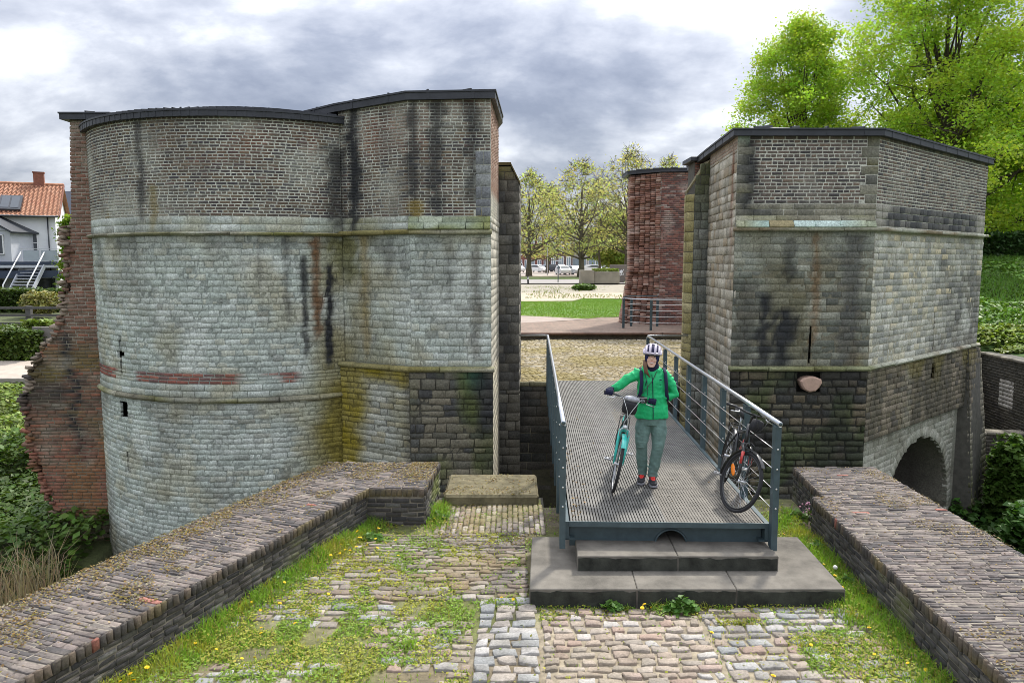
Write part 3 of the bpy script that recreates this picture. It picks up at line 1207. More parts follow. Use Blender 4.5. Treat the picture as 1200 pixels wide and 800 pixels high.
# roofs
rp = arc[4:] + [(-3.3, 18.5), (-5.5, 20.6), (-8.3, 19.8)]
flat_roof(LT, rp, 5.37, 5.50, 0.14, 1.2, 0.10, 0.62, front=lambda p: p.y < 17.5)
bp_ = [(-4.3, 15.4), (-3.36, 14.72), (-1.9, 13.9), (-0.39, 13.9), (-0.29, 16.3), (-0.6, 18.0), (-4.3, 18.0)]
flat_roof(LT, bp_, 5.65, 5.80, 0.10, 1.2, 0.09, 0.6, front=lambda p: p.y < 16.5, zs=[-0.10, -0.05, 0, 0.03, 0.03, 0, -0.1])

# broken end of the town wall, red brick, left of the tower
RW = thing('broken_wall', 'ragged end of a broken red brick wall standing against the left tower', 'wall', (-9.4, 15.6, -3.75))
RWY = 15.62
prof = [(-9.07, 5.74), (-9.17, 3.74), (-9.32, 3.04), (-9.33, 2.15), (-9.57, 1.42), (-10.13, 0.52), (-10.41, -0.22), (-10.40, -1.15),
        (-10.12, -1.9), (-9.90, -2.65), (-9.87, -3.75)]
pz = np.array([p[1] for p in prof])[::-1]
pxx = np.array([p[0] for p in prof])[::-1]


def rag(v):
    return float(np.interp(v, pz, pxx)) + (0.16 * (vnoise(np.array([[v * 9, 0, 0]]), 1, 5)[0] - 0.5) if v < 3.5 else 0)


def rw_col(P, u, v, r):
    C = pal(r, [(0.145, 0.078, 0.05), (0.11, 0.066, 0.046), (0.165, 0.09, 0.058), (0.13, 0.085, 0.058), (0.095, 0.064, 0.048), (0.19, 0.08, 0.05)])
    x, z = P[:, 0], P[:, 2]
    up = sst(1.2, 1.9, z)
    C = mixc(C, (0.16, 0.09, 0.065), up * 0.55)
    C = mixc(C, (0.03, 0.028, 0.025), sst(0.45, 0.65, fbm(P, 1.0, 91)) * sst(1.6, 0.9, z) * sst(-1.2, -0.2, z) * 0.85)
    C = mixc(C, (0.13, 0.10, 0.02), sst(0.5, 0.68, fbm(P, 1.5, 92)) * sst(1.4, 0.4, z) * 0.6)
    C = streak(P, C, -9.32, 0.10, 1.3, -1.6, BLACK, 1.5, 93, 0.25)
    C = mixc(C, (0.20, 0.07, 0.045), sst(-0.8, -1.6, z) * sst(-3.2, -2.4, z) * 0.45)
    C = mixc(C, (0.06, 0.055, 0.03), sst(-2.4, -3.0, z) * 0.7)
    C = mixc(C, (0.26, 0.24, 0.19), sst(0.62, 0.75, fbm(P, 3.2, 94)) * 0.4)
    return C


S_rw = plane_surf((0, RWY, 0), (1, 0, 0), (0, 0, 1))
lay(RW, 'brick', S_rw, (-3.72, 5.62), (-10, -8.0), (0.074, 0.076), (0.19, 0.24), rw_col, M_BRICK, 0.016, 0.010, depth=0.06, jit=0.006, pjit=0.010, ulo=rag, uhi=lambda v: -8.2, seed=51, brickbond=True)
# broken bricks along the torn edge, set at odd angles through the depth of the wall
rg = np.random.default_rng(5)
acc = Acc()
for z in np.arange(-3.6, 3.5, 0.072):
    x0 = float(np.interp(z, pz, pxx))
    for k in range(7):
        y = RWY + 0.02 + k * 0.2 + rg.uniform(-0.04, 0.04)
        x = x0 - 0.01 + rg.uniform(-0.09, 0.06) - 0.02 * k * (0.2 < z < 1.6) + 0.16 * (vnoise(np.array([[z * 2.3, k * 0.4, 0]]), 1, 9)[0] - 0.5)
        Mr = np.array(Euler((rg.uniform(-.25, .25), rg.uniform(-.3, .3), rg.uniform(-.5, .5))).to_matrix())
        hx, hy, hz = 0.08 * rg.uniform(.4, 1.5), 0.085 * rg.uniform(.5, 1.1), 0.034 * rg.uniform(.6, 1.05)
        c8 = np.array([(-hx, -hy, -hz), (hx, -hy, -hz), (hx, hy, -hz), (-hx, hy, -hz), (-hx, -hy, hz), (hx, -hy, hz), (hx, hy, hz), (-hx, hy, hz)])
        c8 = c8 @ Mr.T + (x, y, z)
        base = rw_col(np.array([[x, y, z]]), np.array([0]), np.array([0]), np.array([rg.uniform()]))[0]
        if z > 0 and rg.uniform() < 0.5:
            base = np.array([0.20, 0.16, 0.12]) * rg.uniform(0.6, 1.1)
        acc.poly_box(c8[[3, 2, 1, 0, 7, 6, 5, 4]], base)
acc.build('broken_brick', M_BRICK, RW, 'stuff')
acc = Acc()
zs_ = np.linspace(-3.75, 5.66, 90)
Pn, Fn = [], []
for z in zs_:
    x0 = rag(z) + 0.03
    Pn += [(-8.2, RWY + 1.4, z), (x0, RWY + 1.4, z), (x0, RWY, z), ((x0 - 8.2) / 2, RWY, z), (-8.2, RWY, z)]
for i in range(len(zs_) - 1):
    for k in range(4):
        Fn.append((i * 5 + k, i * 5 + k + 1, i * 5 + k + 6, i * 5 + k + 5))
Pn = np.array(Pn)
Cn = np.tile(np.array([0.22, 0.20, 0.16]), (len(Pn), 1))
Cn = mixc(Cn, (0.09, 0.075, 0.05), sst(1.6, 0.8, Pn[:, 2]) * 0.8)
acc.add(Pn, Fn, Cn)
acc.build('mortar_core', M_BRICK, RW)
flat_roof(RW, [(-9.12, 15.62), (-8.3, 15.62), (-8.3, 17.0), (-9.12, 17.0)], 5.62, 5.76, 0.05, 0.4, 0.10, 0.5)

# gate pier beside the left tower
GP = thing('gate_pier', 'dark stone gate pier with a sloping top, right of the left tower', 'pier', (-0.08, 16.9, -3.75))


def gp_col(P, u, v, r):
    C = pal(r, [(0.075, 0.07, 0.058), (0.095, 0.088, 0.072), (0.055, 0.053, 0.048), (0.12, 0.112, 0.092)])
    C = mixc(C, (0.20, 0.195, 0.17), sst(0.52, 0.7, fbm(P, 3, 101)) * np.exp(-((P[:, 0] - 0.02) / 0.1) ** 2) * 0.8)
    C = mixc(C, BLACK, sst(0.5, 0.7, fbm(P * np.array([1, 1, .3]), 3, 102)) * 0.6)
    C = mixc(C, (0.12, 0.11, 0.03), sst(4.4, 4.75, P[:, 2]) * 0.7)
    return C


S_gp = wall_surf([(-0.32, 16.3), (0.15, 16.3)])
S_gs = wall_surf([(0.15, 16.3), (0.20, 17.6)])
gph = lambda v: 0.47 if v < 4.42 else 0.47 - (v - 4.42) / 0.36 * 0.19
lay(GP, 'stone', S_gp, (-0.1, 4.78), (0, 0.47), (0.17, 0.26), (0.2, 0.36), gp_col, M_STONE, 0.012, 0.012, bevel=0.004, seed=61, uhi=gph)
lay(GP, 'stone', wall_surf([(-0.32, 16.27), (0.19, 16.27)]), (-3.7, -0.1), (0, 0.5), (0.17, 0.24), (0.2, 0.4), gp_col, M_STONE, 0.012, 0.012, bevel=0.004, seed=62)
lay(GP, 'stone', S_gs, (-0.1, 4.42), (0, 1.3), (0.17, 0.26), (0.25, 0.45), lambda P, u, v, r: gp_col(P, u, v, r) * 1.5, M_STONE, 0.012, 0.012, bevel=0.004, seed=63)
mb = MB()
mb.raw([(-0.32, 16.3, -3.7), (0.15, 16.3, -3.7), (0.15, 16.3, 4.42), (-0.04, 16.3, 4.78), (-0.32, 16.3, 4.78),
        (-0.32, 17.6, -3.7), (0.20, 17.6, -3.7), (0.20, 17.6, 4.42), (0.01, 17.6, 4.78), (-0.32, 17.6, 4.78)],
       [(0, 1, 2, 3, 4), (9, 8, 7, 6, 5), (1, 6, 7, 2), (2, 7, 8, 3), (3, 8, 9, 4), (0, 4, 9, 5)])
mb.build('pier_core', mat_plain('dark_mortar', (0.10, 0.095, 0.08), 0.95, 0, 0.3, 9, 0.4), GP)
mb = MB()
mb.raw([(0.17, 16.26, 4.40), (-0.03, 16.26, 4.80), (-0.01, 17.6, 4.80), (0.22, 17.6, 4.40), (0.17, 16.26, 4.46), (-0.03, 16.26, 4.86), (-0.01, 17.6, 4.86), (0.22, 17.6, 4.46)],
       [(0, 1, 2, 3), (4, 7, 6, 5), (0, 4, 5, 1), (1, 5, 6, 2), (2, 6, 7, 3), (3, 7, 4, 0)])
mb.box((-0.17, 16.95, 4.83), (0.30, 1.36, 0.06))
mb.build('coping', mat_plain('mossy_coping', (0.13, 0.11, 0.05), 0.95, 0, 0.35, 12, 0.6), GP)

# ================================================================== right tower
RT = thing('stone_tower', 'angular stone and brick tower right of the footbridge, with an arch at its foot', 'tower', (7.6, 16.5, -3.75))
FP, FQ = (6.68, 13.8), (11.2, 17.8)
RF = [(4.27, 16.3), (4.10, 13.8), FP, FQ, (11.6, 19.6)]
S_rt = [wall_surf(RF[i:i + 2]) for i in range(4)]


def rt_streaks(P, C):
    C = streak(P, C, 4.32, 0.16, 5.0, 3.6, BLACK, 0.9, 111)
    C = streak(P, C, 4.70, 0.14, 2.2, 0.8, BLACK, 1.0, 112)
    C = streak(P, C, 5.05, 0.20, 1.9, 0.75, BLACK, 1.0, 113)
    C = streak(P, C, 5.10, 0.10, 3.2, 2.2, BLACK, 0.6, 114)
    C = streak(P, C, 5.62, 0.07, 3.3, 1.2, (0.13, 0.07, 0.025), 0.6, 115)
    C = streak(P, C, 6.3, 0.20, 3.3, 0.7, (0.05, 0.05, 0.048), 0.7, 116)
    C = streak(P, C, 4.36, 0.2, 2.4, 0.75, (0.05, 0.048, 0.04), 0.7, 117)
    return C


def rt_brick(P, u, v, r):
    C = pal(r, [(0.092, 0.072, 0.06), (0.075, 0.06, 0.052), (0.115, 0.088, 0.072), (0.06, 0.051, 0.048), (0.10, 0.08, 0.066), (0.05, 0.045, 0.044), (0.125, 0.09, 0.066)])
    C = mixc(C, (0.20, 0.185, 0.155), sst(0.55, 0.75, fbm(P, 1.2, 121)) * 0.3)
    C = mixc(C, (0.055, 0.05, 0.047), sst(0.6, 0.8, fbm(P, 2.2, 122)) * 0.5)
    return rt_streaks(P, C)


def rt_mortar_b(P, u, v, r):
    C = np.tile(np.array([0.34, 0.335, 0.285]), (len(P), 1)) * (0.8 + 0.4 * fbm(P, 3, 131))[:, None]
    return rt_streaks(P, C)


def rt_quoin(P, u, v, r):
    C = pal(r, [(0.12, 0.115, 0.09), (0.155, 0.145, 0.11), (0.09, 0.088, 0.075), (0.18, 0.17, 0.13)])
    C = mixc(C, (0.20, 0.26, 0.21), (P[:, 2] > 4.85) * (P[:, 0] < 4.6) * 0.7)
    C = mixc(C, (0.10, 0.09, 0.03), sst(0.55, 0.7, fbm(P, 2, 123)) * 0.6)
    return rt_streaks(P, C)


def rt_front(P, u, v, r):
    C = pal(r, [(0.125, 0.13, 0.10), (0.095, 0.10, 0.08), (0.16, 0.16, 0.125), (0.075, 0.078, 0.065), (0.20, 0.20, 0.16), (0.145, 0.135, 0.095)])
    z = P[:, 2]
    C = mixc(C, (0.27, 0.28, 0.235), sst(2.2, 3.1, z + (fbm(P, 1.1, 141) - 0.5) * 1.2) * 0.55)
    C = mixc(C, (0.09, 0.08, 0.04), sst(0.5, 0.72, fbm(P * np.array([1, 1, .4]), 1.4, 142)) * 0.6)
    C = mixc(C, (0.13, 0.09, 0.025), sst(0.9, 0.7, np.abs(P[:, 0] - 6.4) + 0.4 + z * 0.3) * 0.6)
    return rt_streaks(P, C)


def rt_right(P, u, v, r):
    C = pal(r, [(0.29, 0.285, 0.24), (0.33, 0.32, 0.27), (0.255, 0.25, 0.215), (0.34, 0.315, 0.24), (0.21, 0.21, 0.185), (0.37, 0.36, 0.315)])
    z = P[:, 2]
    dk = sst(0.42, 0.66, fbm(P, 0.75, 151) + 0.22 * sst(8.5, 11.2, P[:, 0]) * sst(3.0, 1.4, z) - 0.12 * sst(1.5, 2.8, z))
    C = mixc(C, (0.075, 0.075, 0.07), dk * 0.72 * (0.5 + 0.5 * (r > 0.4)))
    C = mixc(C, (0.42, 0.42, 0.37), sst(0.58, 0.75, fbm(P, 1.6, 152)) * 0.6)
    C = mixc(C, (0.40, 0.34, 0.22), ((r > 0.955) & (z > 1.5)) * 0.8)
    return C


def rt_low_front(P, u, v, r):
    C = pal(r, [(0.05, 0.046, 0.034), (0.038, 0.036, 0.03), (0.068, 0.062, 0.042), (0.03, 0.03, 0.026), (0.085, 0.07, 0.045)])
    C = mixc(C, (0.035, 0.05, 0.014), sst(0.48, 0.66, fbm(P * np.array([1, 1, .5]), 2.4, 161)) * 0.7)
    C = mixc(C, (0.012, 0.012, 0.012), sst(0.5, 0.7, fbm(P, 1.3, 162)) * 0.6)
    return C


def rt_low_right(P, u, v, r):
    C = pal(r, [(0.10, 0.085, 0.055), (0.08, 0.068, 0.048), (0.13, 0.11, 0.075), (0.065, 0.058, 0.045), (0.15, 0.125, 0.09)])
    C = mixc(C, (0.05, 0.045, 0.03), sst(0.48, 0.66, fbm(P * np.array([1, 1, .35]), 2.0, 171)) * 0.75)
    C = mixc(C, (0.17, 0.16, 0.12), sst(0.56, 0.72, fbm(P * np.array([1, 1, .25]), 2.6, 172)) * 0.6)
    C = mixc(C, (0.11, 0.09, 0.02), sst(0.55, 0.7, fbm(P, 1.5, 173)) * sst(-0.2, 0.6, P[:, 2]) * 0.6)
    return C


def rt_left(P, u, v, r):
    C = pal(r, [(0.27, 0.25, 0.20), (0.22, 0.205, 0.165), (0.32, 0.30, 0.245), (0.19, 0.17, 0.13), (0.24, 0.20, 0.14)])
    C = mixc(C, (0.14, 0.06, 0.03), np.exp(-((P[:, 1] - 14.05) / 0.10) ** 2) * sst(2.6, 3.4, P[:, 2]) * 0.8)
    C = mixc(C, (0.40, 0.38, 0.33), sst(0.5, 0.75, fbm(P, 2, 181)) * 0.5)
    return C


def lb(P, u, v, r):
    return pal(r, [(0.22, 0.16, 0.12), (0.26, 0.20, 0.15), (0.19, 0.14, 0.105)])


# upper brick storey
S0, S1, S2, S3 = S_rt
lay(RT, 'brick', S0, (4.78, 5.02), (0, S0.L), (0.0625, 0.0645), (0.19, 0.22), lb, M_BRICK, 0.0185, 0.004, hb=(0.095, 0.115), bevel=0.0025, pjit=0.003, jit=0.003, K=2, seed=71, brickbond=True)
lay(RT, 'stone', S0, (ZB, 4.78), (0, S0.L), (0.14, 0.2), (0.2, 0.42), rt_left, M_STONE, 0.014, 0.012, bevel=0.004, jit=0.008, pjit=0.01, seed=72, K=4)
qs = lambda v: 0.22 + 0.10 * (int(v * 6.2) % 2)
lay(RT, 'brick', S1, (3.80, 5.02), (0, S1.L), (0.0625, 0.0645), (0.19, 0.22), rt_brick, M_BRICK, 0.0185, 0.004, hb=(0.095, 0.115), bevel=0.0025, pjit=0.003, jit=0.003, K=2, seed=73, brickbond=True, ulo=qs, uhi=lambda v: S1.L - qs(v))
lay(RT, 'quoin_stone', S1, (3.80, 5.02), (0, 0.30), (0.15, 0.19), (0.3, 0.34), rt_quoin, M_STONE, 0.012, 0.011, bevel=0.004, seed=74, uhi=qs)
lay(RT, 'quoin_stone', S1, (3.80, 5.02), (S1.L - 0.3, S1.L), (0.15, 0.19), (0.3, 0.34), rt_quoin, M_STONE, 0.012, 0.011, bevel=0.004, seed=75, ulo=lambda v: S1.L - qs(v))
lay(RT, 'stone', S1, (3.58, 3.80), (0, S1.L), (0.10, 0.12), (0.2, 0.4), rt_quoin, M_STONE, 0.012, 0.012, bevel=0.004, seed=76)
lay(RT, 'brick', S2, (3.80, 5.02), (0, S2.L), (0.0625, 0.0645), (0.19, 0.22), rt_brick, M_BRICK, 0.0185, 0.004, hb=(0.095, 0.115), bevel=0.0025, pjit=0.003, jit=0.003, K=2, seed=77, brickbond=True)


def dkband(P, u, v, r):
    C = pal(r, [(0.05, 0.05, 0.05), (0.075, 0.072, 0.068), (0.04, 0.04, 0.042), (0.10, 0.095, 0.085)])
    return mixc(C, (0.24, 0.225, 0.19), ((u < 0.5) | (u > 5.4)) * 0.85)


lay(RT, 'stone', S2, (3.40, 3.80), (0, S2.L), (0.125, 0.14), (0.18, 0.36), dkband, M_STONE, 0.012, 0.012, bevel=0.004, seed=78)
lay(RT, 'brick', S3, (3.4, 5.02), (0, S3.L), (0.0625, 0.0645), (0.19, 0.22), rt_brick, M_BRICK, 0.0185, 0.004, hb=(0.095, 0.115), bevel=0.0025, pjit=0.003, jit=0.003, K=2, seed=79, brickbond=True)


def wcol2(P, u, v, r):
    C = pal(r, [(0.30, 0.40, 0.36), (0.36, 0.45, 0.40), (0.27, 0.33, 0.27), (0.40, 0.48, 0.44), (0.24, 0.20, 0.11)])
    C = mixc(C, (0.20, 0.17, 0.06), sst(0.5, 0.68, fbm(P, 2.4, 191)) * 0.7 + sst(6.1, 6.5, P[:, 0]) * 0.6)
    return C


S_w2 = plane_surf((4.10, 13.68, 3.37), (1, 0, 0), (0, 0.12 / 0.2433, 0.2117 / 0.2433))
lay(RT, 'weathering_stone', S_w2, (0, 0.135), (0, 2.56), (0.135, 0.135), (0.35, 0.52), wcol2, M_STONE, 0.01, 0.012, bevel=0.004, seed=80)
lay(RT, 'weathering_stone', S_w2, (0.135, 0.245), (0, 2.56), (0.11, 0.11), (0.3, 0.5), ledge_col, M_STONE, 0.01, 0.012, bevel=0.004, seed=81)


def led2(P, u, v, r):
    C = pal(r, [(0.28, 0.28, 0.22), (0.22, 0.215, 0.16), (0.34, 0.34, 0.28)])
    C = mixc(C, (0.12, 0.075, 0.03), sst(0.55, 0.7, fbm(P, 2.5, 192)) * 0.7)
    C = mixc(C, (0.10, 0.11, 0.035), (P[:, 2] < 1.0) * (P[:, 0] < 6.8) * 0.75)
    return C


for i, S in enumerate((S1, S2)):
    lay(RT, 'ledge_stone', S, (3.30, 3.375), (-0.03, S.L + 0.06), (0.075, 0.075), (0.5, 0.9), led2, M_STONE, 0.008, 0.11, depth=0.04, bevel=0.02, seed=82 + i, tilt=0.01)
    lay(RT, 'ledge_stone', S, (0.70, 0.80), (-0.03, S.L + 0.06), (0.10, 0.10), (0.5, 0.9), led2, M_STONE, 0.008, 0.09, depth=0.05, bevel=0.045, seed=84 + i, tilt=0.01)
# middle storey
UF = 5.57 - 4.10                     # arrow slit on the front
fs1 = slot(UF - 0.022, UF + 0.022, 0.86, 1.58)
fs2 = slot(UF - 0.09, UF + 0.07, 1.19, 1.225)
fs3 = slot(UF - 0.22, UF + 0.24, 0.30, 0.64)
lay(RT, 'stone', S1, (0.80, 3.30), (0, S1.L), (0.11, 0.14), (0.15, 0.42), rt_front, M_STONE, 0.010, 0.005, bevel=0.0025, jit=0.007, pjit=0.005, seed=86, K=4, holes=[fs1, fs2], tilt=0.005)
rs1 = slot(3.18, 3.25, 0.86, 1.72)
rs2 = slot(3.12, 3.31, 1.26, 1.34)
lay(RT, 'stone', S2, (0.80, 3.30), (0, S2.L), (0.11, 0.135), (0.16, 0.36), rt_right, M_STONE, 0.010, 0.005, bevel=0.0025, jit=0.007, pjit=0.005, seed=87, K=4, holes=[rs1, rs2], tilt=0.005)
lay(RT, 'stone', S3, (0.80, 3.40), (0, S3.L), (0.11, 0.135), (0.16, 0.36), rt_right, M_STONE, 0.012, 0.011, bevel=0.004, seed=88)
# foot
lay(RT, 'stone', S1, (ZB, 0.70), (0, S1.L), (0.11, 0.17), (0.16, 0.38), rt_low_front, M_STONE, 0.018, 0.02, bevel=0.02, jit=0.010, pjit=0.014, seed=89, K=4, holes=[fs3], tilt=0.01)
rs3 = slot(3.20, 3.40, 0.18, 0.55)
lay(RT, 'stone', S2, (-0.67, 0.70), (0, S2.L), (0.10, 0.125), (0.15, 0.3), rt_low_right, M_STONE, 0.012, 0.013, bevel=0.004, jit=0.007, pjit=0.010, seed=90, K=4, holes=[rs3], tilt=0.006)
lay(RT, 'stone', S3, (ZB, 0.80), (0, S3.L), (0.11, 0.135), (0.16, 0.36), rt_low_right, M_STONE, 0.012, 0.011, bevel=0.004, seed=91)
# arch in the right face, its wall set back under the upper courses
du = np.array([FQ[0] - FP[0], FQ[1] - FP[1]]) / math.hypot(FQ[0] - FP[0], FQ[1] - FP[1])
nn = np.array([du[1], -du[0]])
RFl = [tuple(np.array(FP) - nn * 0.12), tuple(np.array(FQ) - nn * 0.12)]
S_al = wall_surf(RFl)
AC, AZ, AR = 3.16, -2.98, 1.90


def archtop(u):
    d = AR ** 2 - (u - AC) ** 2
    return AZ + math.sqrt(d) if d > 0 else -9


def archslot(v):
    if v < AZ:
        return (AC - AR, AC + AR)
    d = AR ** 2 - (v - AZ) ** 2
    return (AC - math.sqrt(d), AC + math.sqrt(d)) if d > 0 else None


def arch_col(P, u, v, r):
    C = pal(r, [(0.21, 0.21, 0.17), (0.24, 0.24, 0.20), (0.185, 0.18, 0.145), (0.26, 0.255, 0.215)])
    C = mixc(C, (0.11, 0.105, 0.075), sst(0.48, 0.7, fbm(P, 1.6, 195)) * 0.7)
    C = mixc(C, (0.34, 0.33, 0.28), sst(0.6, 0.75, fbm(P, 3.6, 196)) * 0.5)
    return C


lay(RT, 'stone', S_al, (ZB, -0.67), (0.0, 5.22), (0.11, 0.15), (0.18, 0.36), arch_col, M_STONE, 0.008, 0.006, bevel=0.0025, seed=92, holes=[archslot] + [
    slot(AC + (AR + 0.22) * math.cos(a) - 0.035, AC + (AR + 0.22) * math.cos(a) + 0.035, AZ + (AR + 0.22) * math.sin(a) - 0.05, AZ + (AR + 0.22) * math.sin(a) + 0.05)
    for a in np.radians([25, 40, 55, 68, 80, 92, 105, 118, 132])])


def ring_surf(u, v, n):
    a = math.pi - np.asarray(u, float) / AR
    return S_al(AC + (AR + np.asarray(v)) * np.cos(a), AZ + (AR + np.asarray(v)) * np.sin(a), n)


lay(RT, 'arch_stone', ring_surf, (-0.004, 0.20), (0, math.pi * AR), (0.204, 0.204), (0.13, 0.20), arch_col, M_STONE, 0.006, 0.014, depth=0.10, bevel=0.003, jit=0.002, pjit=0.002, K=2, seed=95)
acc = Acc()
ul = [0.0] + list(np.linspace(0.3, AC - AR, 5)) + [AC - AR * math.cos(a) for a in np.linspace(0.02, math.pi - 0.02, 40)] + list(np.linspace(AC + AR, 5.22, 4)) + [6.03]
acc.add(*core(S_al, ul, lambda u: max(ZB, archtop(u)), -0.6, 20, lambda P, u, v, r: arch_col(P, u, v, r * 0) * 0.8))
# vault
V_, F_, C_ = [], [], []
for k, a in enumerate(np.linspace(0, math.pi, 30)):
    for j in range(5):
        u = AC - AR * math.cos(a); z = AZ + AR * math.sin(a)
        p = S_al(np.array([u]), np.array([z]), np.array([-0.8 * j]))[0]
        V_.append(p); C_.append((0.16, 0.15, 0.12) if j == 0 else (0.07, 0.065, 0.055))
for k in range(29):
    for j in range(4):
        a = k * 5 + j
        F_.append((a, a + 1, a + 6, a + 5))
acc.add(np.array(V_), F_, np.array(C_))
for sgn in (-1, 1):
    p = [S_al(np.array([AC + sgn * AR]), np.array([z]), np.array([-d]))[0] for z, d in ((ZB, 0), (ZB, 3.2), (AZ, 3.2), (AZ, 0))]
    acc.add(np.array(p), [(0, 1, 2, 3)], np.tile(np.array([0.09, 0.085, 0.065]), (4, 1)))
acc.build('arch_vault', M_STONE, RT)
S_bk = wall_surf([tuple(np.array(RFl[0]) - nn * 3.2), tuple(np.array(RFl[1]) - nn * 3.2)])
lay(RT, 'vault_stone', S_bk, (ZB, -1.0), (1.0, 5.4), (0.16, 0.2), (0.3, 0.5), rt_low_front, M_STONE, 0.012, 0.012, seed=93)
# buttress at the far corner, leaning outwards to its foot
pA = np.array(FP) + du * 5.42
p0 = pA + nn * 0.10
bq = [(*(p0 + nn * 0.25 - du * 0.0), ZB), (*(np.array(FP) + du * 7.25 + nn * 0.2), ZB), (*(np.array(FQ) + du * 0.10 + nn * 0.06), 0.68), (*(pA + nn * 0.03), 0.68)]


def but_col(P, u, v, r):
    C = rt_low_right(P, u, v, r)
    C = mixc(C, (0.20, 0.19, 0.15), sst(0.5, 0.7, fbm(P * np.array([1, 1, .3]), 3, 197)) * 0.6 * sst(0.1, -0.8, P[:, 2]))
    return mixc(C, (0.06, 0.075, 0.02), sst(-1.2, -2.6, P[:, 2]) * 0.5)


S_bu = bilin_surf(*bq)
lay(RT, 'buttress_stone', S_bu, (0.3, S_bu.H), (0, S_bu.L), (0.12, 0.16), (0.18, 0.34), but_col, M_STONE, 0.012, 0.012, bevel=0.004, seed=94, jit=0.007)
mb = MB()
back_in = [(*(pA - nn * 0.35), ZB), (*(np.array(FP) + du * 7.25 - nn * 1.6), ZB), (*(np.array(FQ) - nn * 0.8 + du * 0.1), 0.68), (*(pA - nn * 0.35), 0.68)]
mb.raw(bq + back_in, [(0, 1, 2, 3), (1, 5, 6, 2), (4, 0, 3, 7), (3, 2, 6, 7)])
mb.build('buttress_core', MATS['dark_mortar'], RT)

acc = Acc()


def skp(holes):
    def f(u, v):
        for h in holes:
            q = h(v)
            if q and q[0] < u < q[1]:
                return True
        return False
    return f


acc.add(*core(S0, np.linspace(0, S0.L, 16), ZB, 5.06, 50, lambda P, u, v, r: rt_left(P, u, v, r * 0) * 0.75))
u1 = sorted(list(np.linspace(0, S1.L, 40)) + [UF - 0.022, UF + 0.022, UF - 0.09, UF + 0.07, UF - 0.22, UF + 0.24])
acc.add(*core(S1, u1, 3.3, 5.06, 20, rt_mortar_b))
acc.add(*core(S1, u1, 0.75, 3.3, 50, lambda P, u, v, r: rt_front(P, u, v, r * 0 + 0.9) * 0.8, 0, skp([fs1, fs2])))
acc.add(*core(S1, u1, ZB, 0.75, 60, lambda P, u, v, r: rt_low_front(P, u, v, r * 0) * 0.4, 0, skp([fs3])))
u2 = sorted(list(np.linspace(0, S2.L, 60)) + [3.18, 3.25, 3.12, 3.31, 3.20, 3.40])
acc.add(*core(S2, u2, 3.35, 5.06, 20, rt_mortar_b))
acc.add(*core(S2, u2, 0.75, 3.35, 50, lambda P, u, v, r: rt_right(P, u, v, r * 0 + 0.5) * 0.75, 0, skp([rs1, rs2])))
acc.add(*core(S2, u2, -0.67, 0.75, 30, lambda P, u, v, r: rt_low_right(P, u, v, r * 0) * 0.6, 0, skp([rs3])))
# underside of the set-back
p = [S_al(np.array([0.0]), np.array([-0.67]), np.array([0]))[0], S_al(np.array([6.0]), np.array([-0.67]), np.array([0]))[0],
     S2(np.array([6.0]), np.array([-0.67]), np.array([0.012]))[0], S2(np.array([0.0]), np.array([-0.67]), np.array([0.012]))[0]]
acc.add(np.array(p), [(0, 1, 2, 3)], np.tile(np.array([0.08, 0.075, 0.06]), (4, 1)))
acc.add(*core(S3, np.linspace(0, S3.L, 8), ZB, 5.06, 20, lambda P, u, v, r: rt_right(P, u, v, r * 0) * 0.7))
acc.build('mortar_face', M_STONE, RT)
mb = MB()
rin = [(4.5, 16.3), (4.35, 14.1), (6.6, 14.1), (10.9, 17.95), (11.2, 19.6), (8.0, 21.5), (4.5, 19.0)]
mb.prism(rin, -0.3, 5.04)
mb.prism([(4.5, 16.3), (4.35, 14.1), (6.55, 14.1), (6.9, 14.6), (6.3, 17.0), (6.3, 19.0), (4.5, 19.0)], ZB, -0.3)
mb.build('rubble_core', M_DARKM, RT)
# pink stone plugging the round gun port
mb = MB()
pts = []
for k in range(11):
    a = 2 * math.pi * k / 11
    pts.append((0.205 * math.cos(a) * (1 + 0.1 * math.sin(3 * a)), 0.15 * math.sin(a) + 0.012 * math.cos(2 * a)))
for s_, yy in ((1.0, 13.86), (1.0, 13.72), (0.86, 13.69)):
    pass
rings = [[(5.60 + x * s_, yy, 0.47 + z * s_) for x, z in pts] for s_, yy in ((1.0, 13.90), (1.0, 13.735), (0.84, 13.705))]
mb.loft(rings, smooth=False)
mb.build('port_stone', mat_plain('pink_sandstone', (0.50, 0.34, 0.26), 0.9, 0, 0.18, 12, 0.5, 0.3, 30), RT)
rtp = [(4.27, 16.3), (4.10, 13.8), FP, FQ, (11.6, 19.6), (8.0, 21.5), (4.5, 19.0)]
flat_roof(RT, rtp, 5.00, 5.13, 0.16, 1.0, 0.10, 0.62, front=lambda p: p.y < 18)

# right gate pier
GQ = thing('gate_pier', 'tall mossy stone gate pier with a sloping top, left of the right tower', 'pier', (4.0, 16.8, -3.75))


def gq_col(P, u, v, r):
    C = pal(r, [(0.105, 0.115, 0.095), (0.085, 0.09, 0.078), (0.13, 0.135, 0.11), (0.15, 0.155, 0.135)])
    C = mixc(C, (0.25, 0.255, 0.23), sst(0.5, 0.7, fbm(P * np.array([1, 1, .4]), 2, 201)) * np.exp(-((P[:, 0] - 4.12) / 0.12) ** 2) * 0.7)
    C = mixc(C, (0.055, 0.06, 0.02), sst(3.2, 4.6, P[:, 2]) * 0.8)
    return C


def gq_edge(P, u, v, r):
    C = pal(r, [(0.24, 0.21, 0.10), (0.20, 0.175, 0.08), (0.28, 0.25, 0.14)])
    return mixc(C, (0.12, 0.11, 0.03), sst(0.5, 0.7, fbm(P, 4, 202)) * 0.6)


